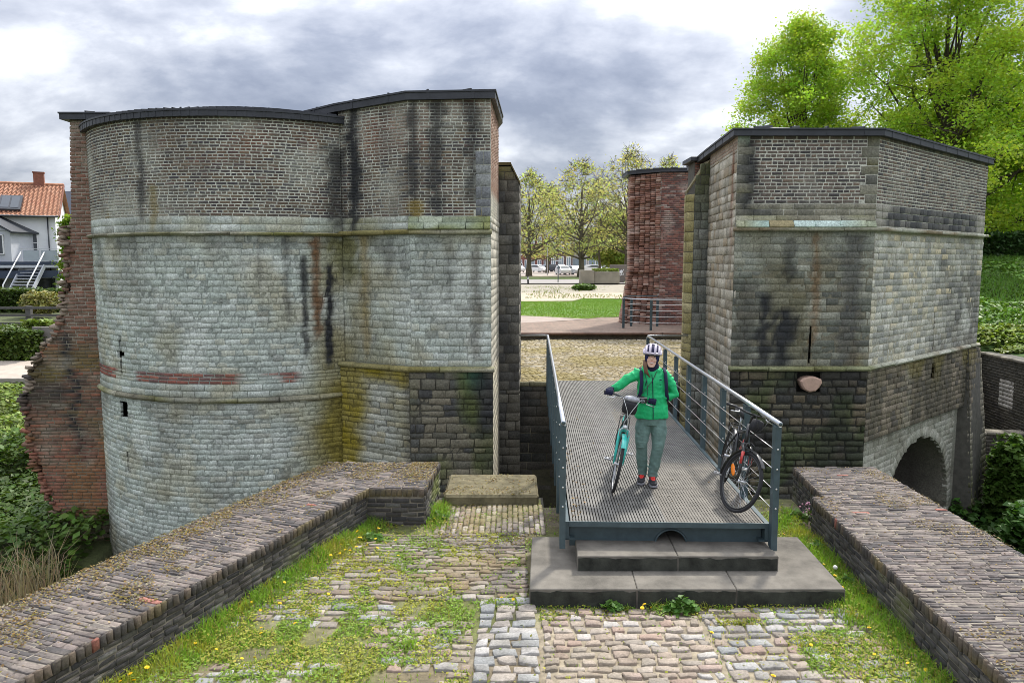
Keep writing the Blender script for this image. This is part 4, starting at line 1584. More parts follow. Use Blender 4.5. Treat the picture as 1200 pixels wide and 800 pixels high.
S_q1 = wall_surf([(3.88, 16.9), (3.83, 16.52)])
S_q2 = wall_surf([(3.95, 16.3), (4.28, 16.3)])
for _sg in (S_q1, wall_surf([(3.83, 16.52), (3.95, 16.3)])):
    lay(GQ, 'edge_stone', _sg, (ZB, 4.20), (0, _sg.L), (0.15, 0.24), (0.5, 0.6), gq_edge, M_STONE, 0.012, 0.010, bevel=0.004, seed=96)
lay(GQ, 'stone', S_q2, (ZB, 4.84), (0, S_q2.L), (0.15, 0.24), (0.18, 0.3), gq_col, M_STONE, 0.012, 0.010, bevel=0.004, seed=97, ulo=lambda v: 0 if v < 4.45 else (v - 4.45) * 0.42)
mb = MB()
o2 = [(3.83, 16.52, ZB), (3.95, 16.3, ZB), (4.28, 16.3, ZB), (4.28, 16.9, ZB), (3.88, 16.9, ZB)]
o3 = [(3.83, 16.52, 4.20), (3.95, 16.3, 4.44), (4.28, 16.3, 4.86), (4.28, 16.9, 4.86), (3.88, 16.9, 4.22)]
mb.raw(o2 + o3, [(5, 6, 7, 8, 9)] + [(k, (k + 1) % 5, 5 + (k + 1) % 5, 5 + k) for k in range(5)])
mb.build('pier_core', MATS['dark_mortar'], GQ)
mb = MB()
up = [(x, y, z + 0.07) for x, y, z in o3]
mb.raw([(x, y, z + 0.01) for x, y, z in o3] + up, [(5, 6, 7, 8, 9)] + [(k, (k + 1) % 5, 5 + (k + 1) % 5, 5 + k) for k in range(5)])
mb.build('coping', MATS['mossy_coping'], GQ)

# a small brick pier with a flat metal cap shows behind it
BP = thing('brick_pier', 'small brick pier with a dark metal cap behind the right gate pier', 'pier', (4.55, 17.6, 0))
lay(BP, 'brick', wall_surf([(4.22, 17.5), (4.9, 17.5)]), (4.2, 5.02), (0, 0.68), (0.0625, 0.0645), (0.19, 0.22), lambda P, u, v, r: pal(r, [(0.17, 0.08, 0.055), (0.13, 0.07, 0.05), (0.20, 0.11, 0.08)]), M_BRICK, 0.014, 0.008, seed=98, brickbond=True)
mb = MB(); mb.prism([(4.22, 17.5), (4.9, 17.5), (4.9, 18.1), (4.22, 18.1)], 0, 5.02); mb.build('pier_core', MATS['dark_mortar'], BP)
mb = MB(); mb.box((4.56, 17.8, 5.08), (0.92, 0.86, 0.10), bev=0.01); mb.build('cap', M_ZINC, BP)

# ================================================================== moat walls, abutment
MW = thing('moat_wall', 'dark stone moat wall under the far end of the footbridge', 'wall', (2.0, 17.0, -3.75))
S_mw = wall_surf([(-0.6, 16.99), (4.6, 16.99)])


def mw_col(P, u, v, r):
    C = pal(r, [(0.07, 0.065, 0.055), (0.05, 0.05, 0.045), (0.09, 0.08, 0.065)])
    return mixc(C, (0.03, 0.03, 0.028), sst(0.45, 0.65, fbm(P, 1.5, 211)) * 0.7)


lay(MW, 'stone', S_mw, (-3.7, -0.14), (0, S_mw.L), (0.17, 0.24), (0.28, 0.5), mw_col, M_STONE, 0.012, 0.012, bevel=0.004, seed=101)
lay(MW, 'coping_stone', S_mw, (-0.14, -0.02), (0, S_mw.L), (0.12, 0.12), (0.4, 0.7), lambda P, u, v, r: pal(r, [(0.14, 0.13, 0.08), (0.10, 0.10, 0.06)]), M_STONE, 0.012, 0.03, bevel=0.02, seed=102)
mb = MB(); mb.box((2.0, 17.25, -1.9), (5.2, 0.5, 3.7)); mb.build('wall_core', MATS['dark_mortar'], MW)

YZ = -0.56            # level of the yard


def und(x, y):
    P = np.stack([x, y, 0 * x], -1).reshape(-1, 3)
    return ((vnoise(P, 1.1, 221) - 0.5) * 0.035 + (vnoise(P, 3.0, 222) - 0.5) * 0.014).reshape(np.shape(x))


def yard_surf(u, v, n):
    u, v = np.asarray(u, float), np.asarray(v, float)
    return np.stack([u + 0 * v, v + 0 * u, YZ + und(u, v) + n + 0 * u], -1)


def yard_t(u, v, n):
    """same plane with the courses running away from the camera"""
    u, v = np.asarray(u, float), np.asarray(v, float)
    return np.stack([-v, u, YZ + und(-v, u) + n], -1)


gx, gy = np.arange(-4.4, 5.2, 0.12), np.arange(1.5, 10.5, 0.12)
GX, GY = np.meshgrid(gx, gy)
V = np.stack([GX.ravel(), GY.ravel(), YZ - 0.022 + und(GX.ravel(), GY.ravel())], -1)
nx = len(gx)
F = []
for j in range(len(gy) - 1):
    for i in range(nx - 1):
        xm, ym = gx[i] + 0.06, gy[j] + 0.06
        if xm < -2.38 + (ym - 10.38) * 0.361 or xm > 4.88 or ym > 10.2:
            continue
        if xm > 0.42 and xm < 3.0 and ym > 9.75:
            continue
        F.append((j * nx + i, j * nx + i + 1, (j + 1) * nx + i + 1, (j + 1) * nx + i))
C = np.tile(np.array([0.15, 0.12, 0.075]), (len(V), 1))
C = mixc(C, (0.10, 0.12, 0.03), sst(0.42, 0.62, fbm(V, 1.2, 225)) * 0.8)
C = mixc(C, (0.22, 0.19, 0.14), sst(0.5, 0.7, fbm(V, 5, 226)) * 0.6)
C = mixc(C, (0.30, 0.255, 0.185), ((V[:, 0] > 0.2) & (V[:, 1] < 6.9)) * 0.8)
YARD = put_np('cobbled_yard', V, F, M_EARTH, None, C)
YARD['kind'] = 'structure'
ORG['cobbled_yard'] = Vector((0, 0, 0))
mb = MB()
mb.prism([(-6.2, 0), (4.9, 0), (5.05, 10.1), (3.0, 10.1), (3.0, 9.72), (0.44, 9.72), (0.44, 10.36), (-2.5, 10.36)], -3.74, YZ - 0.06)
ab = mb.build('abutment', MATS['dark_mortar'])
ab['kind'] = 'structure'


def warm(P, u, v, r):
    C = pal(r, [(0.29, 0.235, 0.185), (0.25, 0.21, 0.165), (0.33, 0.275, 0.22), (0.31, 0.24, 0.20), (0.27, 0.235, 0.195), (0.36, 0.31, 0.26), (0.30, 0.22, 0.175)])
    C = mixc(C, (0.20, 0.17, 0.12), sst(0.5, 0.72, fbm(P, 2.4, 231)) * 0.5)
    C = mixc(C, (0.40, 0.385, 0.36), ((r * 7.3) % 1 > 0.86) * 0.75)
    return C


def cool(P, u, v, r):
    C = pal(r, [(0.28, 0.28, 0.27), (0.33, 0.325, 0.31), (0.24, 0.245, 0.24), (0.37, 0.355, 0.335), (0.30, 0.285, 0.26), (0.34, 0.30, 0.255)])
    return mixc(C, (0.16, 0.15, 0.13), sst(0.56, 0.72, fbm(P, 9, 232)) * 0.5)


def mixed(P, u, v, r):
    a, b = warm(P, u, v, r), cool(P, u, v, r)
    k = ((r * 13.7) % 1 < 0.38).astype(float)[:, None]
    return (a * 0.92) * (1 - k) + b * k * 0.95


def brown(P, u, v, r):
    C = pal(r, [(0.17, 0.145, 0.12), (0.21, 0.18, 0.15), (0.145, 0.125, 0.105), (0.24, 0.21, 0.175), (0.19, 0.15, 0.115), (0.27, 0.235, 0.20)])
    C = mixc(C, (0.21, 0.15, 0.05), sst(0.5, 0.7, fbm(P, 2.0, 233)) * 0.45)
    return mixc(C, (0.34, 0.31, 0.27), ((r * 5.1) % 1 > 0.85) * 0.6)


def steps_keep(U0, U1, V0, V1):
    u, v = (U0 + U1) / 2, (V0 + V1) / 2
    return ~((u > 0.16) & (u < 3.26) & (v > 6.92))


def inner_l(y):               # inner face of the left parapet
    return -1.84 + (y - 9.14) * 0.3611


def inner_r(y):
    return 3.67 + (y - 8.80) * 0.0628


sk = dict(depth=0.06, K=2, bevel=0.006, jit=0.017, pjit=0.007, tilt=0.006)
lay(YARD, 'sett', yard_surf, (2.0, 6.85), (0.26, 1.75), (0.095, 0.125), (0.13, 0.23), warm, M_SETT, 0.032, 0.000, seed=111, **sk)
lay(YARD, 'sett', yard_surf, (2.0, 6.85), (1.77, 3.7), (0.10, 0.14), (0.14, 0.25), mixed, M_SETT, 0.034, 0.000, seed=112, uhi=lambda v: inner_r(v) - 0.05, **sk)
lay(YARD, 'sett', yard_surf, (2.0, 7.05), (-0.32, 0.24), (0.115, 0.145), (0.16, 0.24), cool, M_SETT, 0.028, 0.002, seed=113, **sk)
kp = lambda f, s: (lambda U0, U1, V0, V1: fbm(np.stack([(U0 + U1) / 2, (V0 + V1) / 2, 0 * U0], -1), 1.3, s) > f)
lay(YARD, 'sett', yard_surf, (2.0, 7.05), (-3.6, -0.34), (0.10, 0.14), (0.13, 0.26), mixed, M_SETT, 0.034, -0.006, seed=114, ulo=lambda v: inner_l(v) + 0.1, keep=kp(0.45, 51), **sk)
lay(YARD, 'sett', yard_surf, (7.05, 8.78), (-2.9, 0.17), (0.075, 0.115), (0.14, 0.26), brown, M_SETT, 0.022, 0.000, seed=115, ulo=lambda v: inner_l(v) + 0.1, **sk)
lay(YARD, 'sett', yard_t, (-0.42, 0.97), (8.80, 9.84), (0.065, 0.075), (0.18, 0.23), lambda P, u, v, r: mixc(brown(P, u, v, r) * 1.15, (0.20, 0.17, 0.06), sst(0.4, 0.6, fbm(P, 3, 234)) * 0.6), M_SETT, 0.014, 0.002, seed=116, depth=0.05, bevel=0.008, jit=0.004)
lay(YARD, 'sett', yard_surf, (8.35, 9.7), (2.95, 3.9), (0.09, 0.13), (0.12, 0.22), brown, M_SETT, 0.03, -0.004, seed=117, keep=kp(0.5, 52), **sk)

# slab on the lip of the moat
mb = MB()
rg = np.random.default_rng(3)
mb.box((-0.285, 10.36, -0.54), (1.30, 1.02, 0.24), bev=0.03)
SLB = mb.build('moat_slab', mat_plain('mossy_slab', (0.16, 0.14, 0.085), 0.95, 0, 0.45, 7, 0.7, 0.2, 60), loc=(-0.285, 10.36, -0.66))
tag(SLB, 'mossy stone slab lying on the edge of the moat, left of the bridge', 'slab')

# ================================================================== steps
ST = thing('stone_steps', 'two broad low concrete steps leading up to the footbridge deck', 'steps', (1.7, 7.6, YZ - 0.02))
for x0, x1 in ((0.17, 1.212), (1.216, 2.178), (2.182, 3.235)):
    mb = MB()
    k0, k1 = (x0 - 0.17) / 3.065, (x1 - 0.17) / 3.065
    a0, a1 = x0 + 0.06 * 1 * (1 - k0) + 0.06 * k0, x1 + 0.06
    z0, z1, b = YZ - 0.05, -0.40, 0.008
    rings = [[(x0, 6.90, z), (x1, 6.90, z), (a1, 8.27, z), (a0, 8.27, z)] for z in (z0, z1 - b)]
    rings.append([(x0 + b, 6.90 + b, z1), (x1 - b, 6.90 + b, z1), (a1 - b, 8.27 - b, z1), (a0 + b, 8.27 - b, z1)])
    mb.loft(rings, smooth=False)
    mb.build('lower_slab', M_SLAB, ST)
for x0, x1 in ((0.67, 1.698), (1.703, 2.73)):
    mb = MB()
    b, z0, z1 = 0.008, -0.398, -0.24
    rings = [[(x0, 7.32, z), (x1, 7.32, z), (x1 + 0.03, 8.2, z), (x0 + 0.03, 8.2, z)] for z in (z0, z1 - b)]
    rings.append([(x0 + b, 7.32 + b, z1), (x1 - b, 7.32 + b, z1), (x1 + 0.03 - b, 8.2 - b, z1), (x0 + 0.03 + b, 8.2 - b, z1)])
    mb.loft(rings, smooth=False)
    mb.build('upper_slab', M_SLAB, ST)

# risers: algae, with the shade of the backlit fronts put into its colour
M_RISER = mat_plain('algae_shade_concrete', (0.040, 0.042, 0.034), 0.9, 0, 0.6, 6, 0.5, 0.3, 50)
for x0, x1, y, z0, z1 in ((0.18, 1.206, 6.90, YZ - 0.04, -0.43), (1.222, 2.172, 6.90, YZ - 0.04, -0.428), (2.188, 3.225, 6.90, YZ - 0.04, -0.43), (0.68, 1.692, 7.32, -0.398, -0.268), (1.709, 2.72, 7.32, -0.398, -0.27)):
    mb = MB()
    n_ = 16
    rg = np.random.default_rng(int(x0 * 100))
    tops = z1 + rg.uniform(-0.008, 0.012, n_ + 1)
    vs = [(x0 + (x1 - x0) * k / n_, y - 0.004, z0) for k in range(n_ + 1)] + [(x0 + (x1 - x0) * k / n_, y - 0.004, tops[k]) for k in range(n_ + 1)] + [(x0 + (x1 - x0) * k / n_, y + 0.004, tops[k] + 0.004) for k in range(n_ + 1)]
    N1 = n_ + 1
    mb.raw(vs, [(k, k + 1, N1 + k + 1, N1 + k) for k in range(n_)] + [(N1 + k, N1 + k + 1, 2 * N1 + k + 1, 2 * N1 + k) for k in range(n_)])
    mb.build('algae_shade_film', M_RISER, ST)

# ================================================================== parapets
def par_top(P, u, v, r):
    C = pal(r, [(0.086, 0.072, 0.066), (0.072, 0.062, 0.058), (0.105, 0.088, 0.079), (0.084, 0.070, 0.062), (0.062, 0.055, 0.053), (0.125, 0.103, 0.092), (0.045, 0.041, 0.040)])
    C = mixc(C, (0.17, 0.145, 0.12), sst(0.55, 0.7, fbm(P, 3, 241)) * 0.4)
    C = mixc(C, (0.30, 0.10, 0.07), ((r * 31.7) % 1 > 0.996) * 0.6)
    return C


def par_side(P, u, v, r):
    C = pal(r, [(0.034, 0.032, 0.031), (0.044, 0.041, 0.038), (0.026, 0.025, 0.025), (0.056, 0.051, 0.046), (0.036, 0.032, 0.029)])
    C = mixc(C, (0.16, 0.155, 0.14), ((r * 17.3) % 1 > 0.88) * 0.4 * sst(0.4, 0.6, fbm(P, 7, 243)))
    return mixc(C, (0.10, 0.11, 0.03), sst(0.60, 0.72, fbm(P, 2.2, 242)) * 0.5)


def par_edge(P, u, v, r):
    C = pal(r, [(0.06, 0.048, 0.037), (0.045, 0.038, 0.032), (0.078, 0.06, 0.045), (0.035, 0.031, 0.028)])
    C = mixc(C, (0.11, 0.085, 0.03), sst(0.55, 0.7, fbm(P, 3.5, 244)) * 0.5)
    return mixc(C, (0.28, 0.09, 0.06), ((r * 23.1) % 1 > 0.99) * 0.5)


ZT = -0.10
LP = thing('parapet_wall', 'low thick dark brick parapet on the left of the yard, strewn with dead leaves', 'wall', (-2.9, 6.5, YZ))
VL = np.array([0.3397, 0.9406, 0.0])
UL = np.array([0.9406, -0.3397, 0.0])
pin = np.array([-4.25, 2.47, ZT])
pou = pin - 1.17 * UL
S_lt = plane_surf(pou, UL, VL)
cut_l = lambda v: max(0.0, (pou[1] + v * 0.9406 - 10.38) / 0.3397)
bk = dict(depth=0.05, bevel=0.003, jit=0.006, pjit=0.006, tilt=0.006)
lay(LP, 'top_brick', S_lt, (0, 8.75), (0, 0.95), (0.048, 0.058), (0.12, 0.22), par_top, M_BRICK, 0.013, 0.0, seed=121, ulo=cut_l, uhi=lambda v: 0.95 if v < 7.1 else 1.172, **bk)
lay(LP, 'edge_brick', S_lt, (0, 7.10), (0.95, 1.175), (0.062, 0.070), (0.2249, 0.2251), lambda P, u, v, r: par_top(P, u, v, r) * 0.95, M_BRICK, 0.012, 0.001, seed=122, **bk)
S_ls = wall_surf([(-4.25, 2.47), (-1.84, 9.14)])
lay(LP, 'edge_brick', S_ls, (-0.205, -0.104), (0, S_ls.L), (0.10, 0.10), (0.064, 0.071), par_edge, M_BRICK, 0.012, 0.022, seed=123, **bk)
lay(LP, 'side_brick', S_ls, (YZ - 0.03, -0.207), (0, S_ls.L), (0.052, 0.060), (0.11, 0.21), par_side, M_BRICK, 0.012, 0.006, seed=124, brickbond=True, **bk)
# block at its end
S_lb1 = wall_surf([(-1.84, 9.14), (-1.11, 9.14)])
S_lb2 = wall_surf([(-1.11, 9.14), (-1.04, 10.38)])
for S, sd_ in ((S_lb1, 125), (S_lb2, 127)):
    lay(LP, 'edge_brick', S, (-0.205, -0.104), (0, S.L), (0.10, 0.10), (0.064, 0.071), par_edge, M_BRICK, 0.012, 0.015, seed=sd_, **bk)
    lay(LP, 'side_brick', S, (YZ - 0.03, -0.207), (0, S.L), (0.058, 0.062), (0.19, 0.23), lambda P, u, v, r: mixc(par_side(P, u, v, r), (0.10, 0.12, 0.02), sst(0.55, 0.68, fbm(P, 2.6, 246)) * 0.7), M_BRICK, 0.012, 0.006, seed=sd_ + 1, brickbond=True, **bk)
S_lbt = plane_surf((0, 0, ZT), (1, 0, 0), (0, 1, 0))
lay(LP, 'top_brick', S_lbt, (9.14, 10.38), (-2, -1), (0.062, 0.070), (0.19, 0.23), par_top, M_BRICK, 0.013, 0.001, seed=129,
    ulo=lambda v: inner_l(v) + 0.02, uhi=lambda v: -1.11 + (v - 9.14) * 0.056, **bk)
mb = MB()
pb = [(pou[0], pou[1]), (pin[0], pin[1]), (-1.84, 9.14), (-1.11, 9.14), (-1.04, 10.38), (-2.51, 10.38)]
mb.prism(offset_poly(pb, -0.004), -3.7, ZT - 0.008)
M_PM = mat_plain('parapet_mortar', (0.21, 0.185, 0.15), 0.95, 0, 0.4, 14, 0.5)
mb.build('mortar_core', M_PM, LP)
S_lo = wall_surf([(-2.51, 10.38), (pou[0], pou[1])])
lay(LP, 'side_brick', S_lo, (-1.2, -0.105), (0, S_lo.L), (0.052, 0.060), (0.11, 0.21), par_side, M_BRICK, 0.012, 0.006, seed=130, brickbond=True, **bk)

RP = thing('parapet_wall', 'low thick brick parapet on the right of the yard, bare and notched near the bridge', 'wall', (4.2, 6.5, YZ))
S_rtp = plane_surf((0, 0, ZT), (1, 0, 0), (0, 1, 0))
rl = lambda v: inner_r(v) + (0.145 + (v - 8.83) * 0.036 if v > 8.83 else 0.0)
ro = lambda v: 4.95 + (v - 2.3) * 0.0153
lay(RP, 'top_brick', S_rtp, (2.3, 10.13), (3, 5.1), (0.045, 0.055), (0.12, 0.22), par_top, M_BRICK, 0.013, 0.0, seed=131, ulo=lambda v: rl(v) + 0.0, uhi=ro, **bk)
S_rs = wall_surf([(3.67, 8.80), (3.262, 2.3)])
S_rn = wall_surf([(3.815, 8.83), (3.67, 8.80)])
S_rs2 = wall_surf([(3.94, 10.13), (3.815, 8.83)])
for S, sd_ in ((S_rs, 132), (S_rn, 134), (S_rs2, 136)):
    lay(RP, 'edge_brick', S, (-0.215, -0.104), (0, S.L), (0.11, 0.11), (0.062, 0.069), par_edge, M_BRICK, 0.012, 0.012, seed=sd_, **bk)
    lay(RP, 'side_brick', S, (YZ - 0.03, -0.217), (0, S.L), (0.050, 0.060), (0.10, 0.20), par_side, M_BRICK, 0.013, 0.006, seed=sd_ + 1, brickbond=True, **bk)
pr_ = [(3.262, 2.3), (4.95, 2.3), (5.07, 10.13), (3.94, 10.13), (3.815, 8.83), (3.67, 8.80)]
mb = MB()
mb.prism(offset_poly(pr_, -0.004), -3.7, ZT - 0.008)
mb.build('mortar_core', M_PM, RP)
S_ro = wall_surf([(4.95, 2.3), (5.07, 10.13)])
lay(RP, 'side_brick', S_ro, (-1.2, -0.105), (0, S_ro.L), (0.052, 0.060), (0.11, 0.21), par_side, M_BRICK, 0.012, 0.006, seed=138, brickbond=True, **bk)
S_rb = wall_surf([(5.07, 10.13), (3.94, 10.13)])
lay(RP, 'side_brick', S_rb, (-1.2, -0.105), (0, S_rb.L), (0.052, 0.060), (0.11, 0.21), par_side, M_BRICK, 0.012, 0.006, seed=139, brickbond=True, **bk)

# ================================================================== footbridge
BW, BL = 2.05, 9.35
BR = thing('footbridge', 'blue grey steel footbridge with a metal grating deck and wire railings', 'footbridge', (0.62, 7.66, 0.0), (0, 0, -0.0300))
# grating panels: flat bars along the bridge, thin cross rods
pw, pl = BW / 2 - 0.012, BL / 8 - 0.006
mb = MB()
nb = 32
for i in range(nb):
    x = 0.008 + (pw - 0.016) * i / (nb - 1)
    mb.box((x, pl / 2, -0.017), (0.021, pl, 0.034))
for j in range(13):
    y = 0.02 + (pl - 0.04) * j / 12
    mb.box((pw / 2, y, -0.010), (pw - 0.004, 0.007, 0.012))
for y in (0.004, pl - 0.004):
    mb.box((pw / 2, y, -0.0165), (pw, 0.008, 0.037))
proto = None
wb = MB()
for i in range(nb):
    wb.box((0.008 + (pw - 0.016) * i / (nb - 1), pl / 2, -0.017), (0.0235, pl, 0.034))
for j in range(22):
    wb.box((pw / 2, 0.02 + (pl - 0.04) * j / 21, -0.004), (pw - 0.004, 0.009, 0.009))
for y in (0.004, pl - 0.004):
    wb.box((pw / 2, y, -0.0165), (pw, 0.008, 0.037))
M_GRATE2 = mat_plain('worn_grating', (0.145, 0.134, 0.115), 0.7, 0.25, 0.3, 6.0, 0.1)
proto2 = bpy.data.meshes.new('deck_panel')
proto2.from_pydata(wb.v, [], wb.f)
proto2.materials.append(M_GRATE2)
for i in range(2):
    for j in range(8):
        if proto is None:
            proto = mb.build('deck_panel', M_GRATE, BR, local=True)
            o = proto
        else:
            o = proto.copy(); link(o); o.parent = BR
        if i == 1 and j in (0, 1, 4):
            o.data = proto2
        o.location = (0.008 + i * BW / 2, j * BL / 8 + 0.003, 0.0)
mb = MB()
mb.box((-0.035, BL / 2, -0.10), (0.05, BL, 0.20)); mb.box((BW + 0.035, BL / 2, -0.10), (0.05, BL, 0.20))
mb.box((-0.0, BL / 2, -0.19), (0.10, BL, 0.012)); mb.box((BW, BL / 2, -0.19), (0.10, BL, 0.012))
for j in range(1, 9):
    mb.box((BW / 2, 0.05 + j * (BL - 0.1) / 8, -0.10), (BW, 0.05, 0.12))
mb.build('side_beam', M_STEEL, BR, local=True)
mb = MB(); mb.box((BW / 2, -0.006, -0.022), (BW + 0.02, 0.014, 0.056)); mb.build('nosing', M_STEEL, BR, local=True)
# end beam with the drain pipe passing under it
mb = MB()
pc, prr = 1.09, 0.180
poly = [(0.0, -0.06), (0.0, -0.30), (pc - prr - 0.004, -0.30)] + [(pc - (prr + 0.004) * math.cos(a), -0.28 + (prr + 0.004) * math.sin(a)) for a in np.linspace(0.01, math.pi - 0.01, 18)] + [(pc + prr + 0.004, -0.30), (BW, -0.30), (BW, -0.06)]
n_ = len(poly)
vs = [(x, 0.10, z) for x, z in poly] + [(x, 0.13, z) for x, z in poly]
top = n_ - 1
fs = []
# split into quads between the outline and the top edge
for k in range(1, n_ - 2):
    pass
m2 = MB()
cols_x = [0.0, 0.3, 0.6] + [pc - (prr + 0.004) * math.cos(a) for a in np.linspace(0.0, math.pi, 19)] + [1.5, 1.8, BW]
for k in range(len(cols_x) - 1):
    def zlow(x):
        d = (prr + 0.004) ** 2 - (x - pc) ** 2
        return -0.28 + math.sqrt(d) if d > 0 else -0.30
    x0, x1 = cols_x[k], cols_x[k + 1]
    a, b = zlow(x0 + 1e-5), zlow(x1 - 1e-5)
    m2.raw([(x0, 0.10, a), (x1, 0.10, b), (x1, 0.10, -0.06), (x0, 0.10, -0.06), (x0, 0.13, a), (x1, 0.13, b), (x1, 0.13, -0.06), (x0, 0.13, -0.06)],
           [(0, 1, 2, 3), (7, 6, 5, 4), (4, 5, 1, 0)])
m2.build('end_beam', M_STEEL, BR, local=True)
mb = MB()
vs, fs = [], []
N_ = 28
for k in range(N_):
    a = 2 * math.pi * k / N_
    for (r_, y) in ((prr - 0.018, 0.085), (prr, 0.085), (prr, 0.9), (prr - 0.018, 0.9)):
        vs.append((pc - r_ * math.cos(a), y, -0.28 + r_ * math.sin(a)))
for k in range(N_):
    j = (k + 1) % N_
    for q in range(4):
        fs.append((k * 4 + q, j * 4 + q, j * 4 + (q + 1) % 4, k * 4 + (q + 1) % 4))
mb.raw(vs, fs, True)
PIPE = mb.build('drain_pipe', M_STEEL, BR, local=True)
# posts, bolts, rails, wires
NP, SP = 9, 1.10
for side in (0, 1):
    X = -0.085 if side == 0 else BW + 0.075
    for k in range(NP):
        y = -0.06 + k * SP
        mb = MB()
        w, d = 0.062, 0.10
        zt, zb = 1.075, -0.285
        vs = []
        sl = 0.0
        prof_ = [(-d / 2, zb + 0.03), (d / 2, zb + 0.06), (d / 2, zt), (-d / 2, zt - 0.012)]
        vs = [(X - w / 2, y + a, b) for a, b in prof_] + [(X + w / 2, y + a, b) for a, b in prof_]
        mb.raw(vs, [(0, 1, 2, 3), (7, 6, 5, 4), (0, 4, 5, 1), (1, 5, 6, 2), (2, 6, 7, 3), (3, 7, 4, 0)])
        p = mb.build('post', M_STEEL, BR, local=True)
        for z in (0.20, 0.41, 0.62, 0.83):
            b = MB()
            b.ball((X, y - d / 2 - 0.002, z), (0.011, 0.008, 0.011), 8, 5)
            b.build('bolt', M_WIRE, p, local=True)
    for z in (0.20, 0.41, 0.62, 0.83):
        b = MB()
        Xi = X + (0.035 if side == 0 else -0.035)
        b.tube([(Xi, -0.05, z)] + [(Xi, -0.06 + SP * (k + 0.5), z - 0.006) for k in range(NP - 1)] + [(Xi, -0.06 + SP * (NP - 1), z)], 0.0045, 6)
        b.build('wire', M_WIRE, BR, local=True)
    ye = -0.06 + SP * (NP - 1)
    out = -0.64 if side == 0 else 1.0
    b = MB()
    b.tube([(X, -0.16, 1.105), (X, 2, 1.105), (X, 5, 1.105), (X, ye - 0.03, 1.105), (X + out * 0.02, ye + 0.05, 1.105), (X + out * 0.1, ye + 0.08, 1.105), (X + out, ye + 0.08, 1.105)], 0.0245, 12)
    hr = b.build('handrail', M_RAIL, BR, local=True)
    b = MB()
    b.tube([(X, -0.163, 1.105), (X, -0.158, 1.105)], 0.018, 12)
    b.build('end_cap', MATS['blue_grey_steel'], hr, local=True)
    # short return rail at the far end
    for z in (0.20, 0.41, 0.62, 0.83):
        b = MB(); b.tube([(X, ye + 0.08, z), (X + out, ye + 0.08, z)], 0.0045, 6); b.build('wire', M_WIRE, BR, local=True)

# ================================================================== square beyond the bridge
def sq_surf(u, v, n):
    u, v = np.asarray(u, float), np.asarray(v, float)
    P = np.stack([u, v, 0 * u], -1)
    w = (vnoise(P.reshape(-1, 3), 0.7, 251).reshape(u.shape) - 0.5) * 0.05
    return np.stack([u, v, -0.02 + w + n], -1)


def sq_col(P, u, v, r):
    C = pal(r, [(0.33, 0.275, 0.165), (0.28, 0.24, 0.15), (0.38, 0.325, 0.22), (0.30, 0.24, 0.125), (0.42, 0.37, 0.28), (0.24, 0.20, 0.12)])
    return mixc(C, (0.25, 0.20, 0.05), sst(0.45, 0.65, fbm(P, 0.9, 252)) * 0.6)


gx, gy = np.arange(-2.0, 10.0, 0.4), np.arange(16.98, 26.5, 0.4)
GX, GY = np.meshgrid(gx, gy)
V = sq_surf(GX.ravel(), GY.ravel(), np.full(GX.size, -0.018))
nx = len(gx)
F = [(j * nx + i, j * nx + i + 1, (j + 1) * nx + i + 1, (j + 1) * nx + i) for j in range(len(gy) - 1) for i in range(nx - 1)]
C = np.tile(np.array([0.17, 0.135, 0.05]), (len(V), 1))
SQ = put_np('cobbled_square', V, F, M_EARTH, None, C)
SQ['kind'] = 'structure'
lay(SQ, 'cobble', sq_surf, (17.02, 26.2), (-0.6, 8.0), (0.11, 0.15), (0.12, 0.19), sq_col, M_SETT, 0.03, 0.004, depth=0.05, bevel=0.022, jit=0.016, pjit=0.010, seed=141)
LIMIT[('cobbled_square', 'cobble')] = 0

KB = thing('kerb_beam', 'long rusty brown edge beam along the raised brick pavement', 'kerb', (3.5, 26.1, 0))
M_KB = mat_plain('rusty_timber', (0.15, 0.085, 0.06), 0.85, 0, 0.4, 5, 0.4)
for x0, x1 in ((-1.5, 2.0), (2.015, 5.3), (5.32, 9.0)):
    mb = MB(); mb.box(((x0 + x1) / 2, 26.12, 0.195), (x1 - x0, 0.22, 0.07), bev=0.01); mb.build('beam', M_KB, KB)
mb = MB(); mb.box((3.75, 26.36, 0.06), (10.5, 0.08, 0.20)); mb.build('backing_board', MATS['dark_mortar'], KB)


def mat_pave(name, c1, c2, mortar, sx, sy, msize=0.03, rot=0.0, rough=0.9):
    m = bpy.data.materials.new(name)
    m.use_nodes = True
    t = NT(m.node_tree)
    out = t.n('ShaderNodeOutputMaterial')
    b = t.n('ShaderNodeBsdfPrincipled')
    b.inputs['Roughness'].default_value = rough
    tc = t.n('ShaderNodeTexCoord')
    mp = t.n('ShaderNodeMapping')
    mp.inputs['Rotation'].default_value = (0, 0, rot)
    t.l(tc.outputs['Object'], mp.inputs[0])
    br = t.n('ShaderNodeTexBrick')
    br.inputs['Color1'].default_value = (*c1, 1)
    br.inputs['Color2'].default_value = (*c2, 1)
    br.inputs['Mortar'].default_value = (*mortar, 1)
    br.inputs['Scale'].default_value = 1.0
    br.inputs['Mortar Size'].default_value = msize
    br.inputs['Brick Width'].default_value = sx
    br.inputs['Row Height'].default_value = sy
    t.l(mp.outputs[0], br.inputs['Vector'])
    n1 = t.noise(tc.outputs['Object'], 1.3, 5, 0.6)
    n2 = t.noise(tc.outputs['Object'], 9, 5, 0.6)
    f = t.ramp(n1, [(0.3, (0.75,) * 3), (0.7, (1.2,) * 3)])
    g = t.ramp(n2, [(0.3, (0.8,) * 3), (0.7, (1.2,) * 3)])
    c = t.mix(1.0, t.mix(1.0, br.outputs[0], f, 'MULTIPLY'), g, 'MULTIPLY')
    t.l(c, b.inputs['Base Color'])
    t.l(b.outputs[0], out.inputs[0])
    MATS[name] = m
    return m


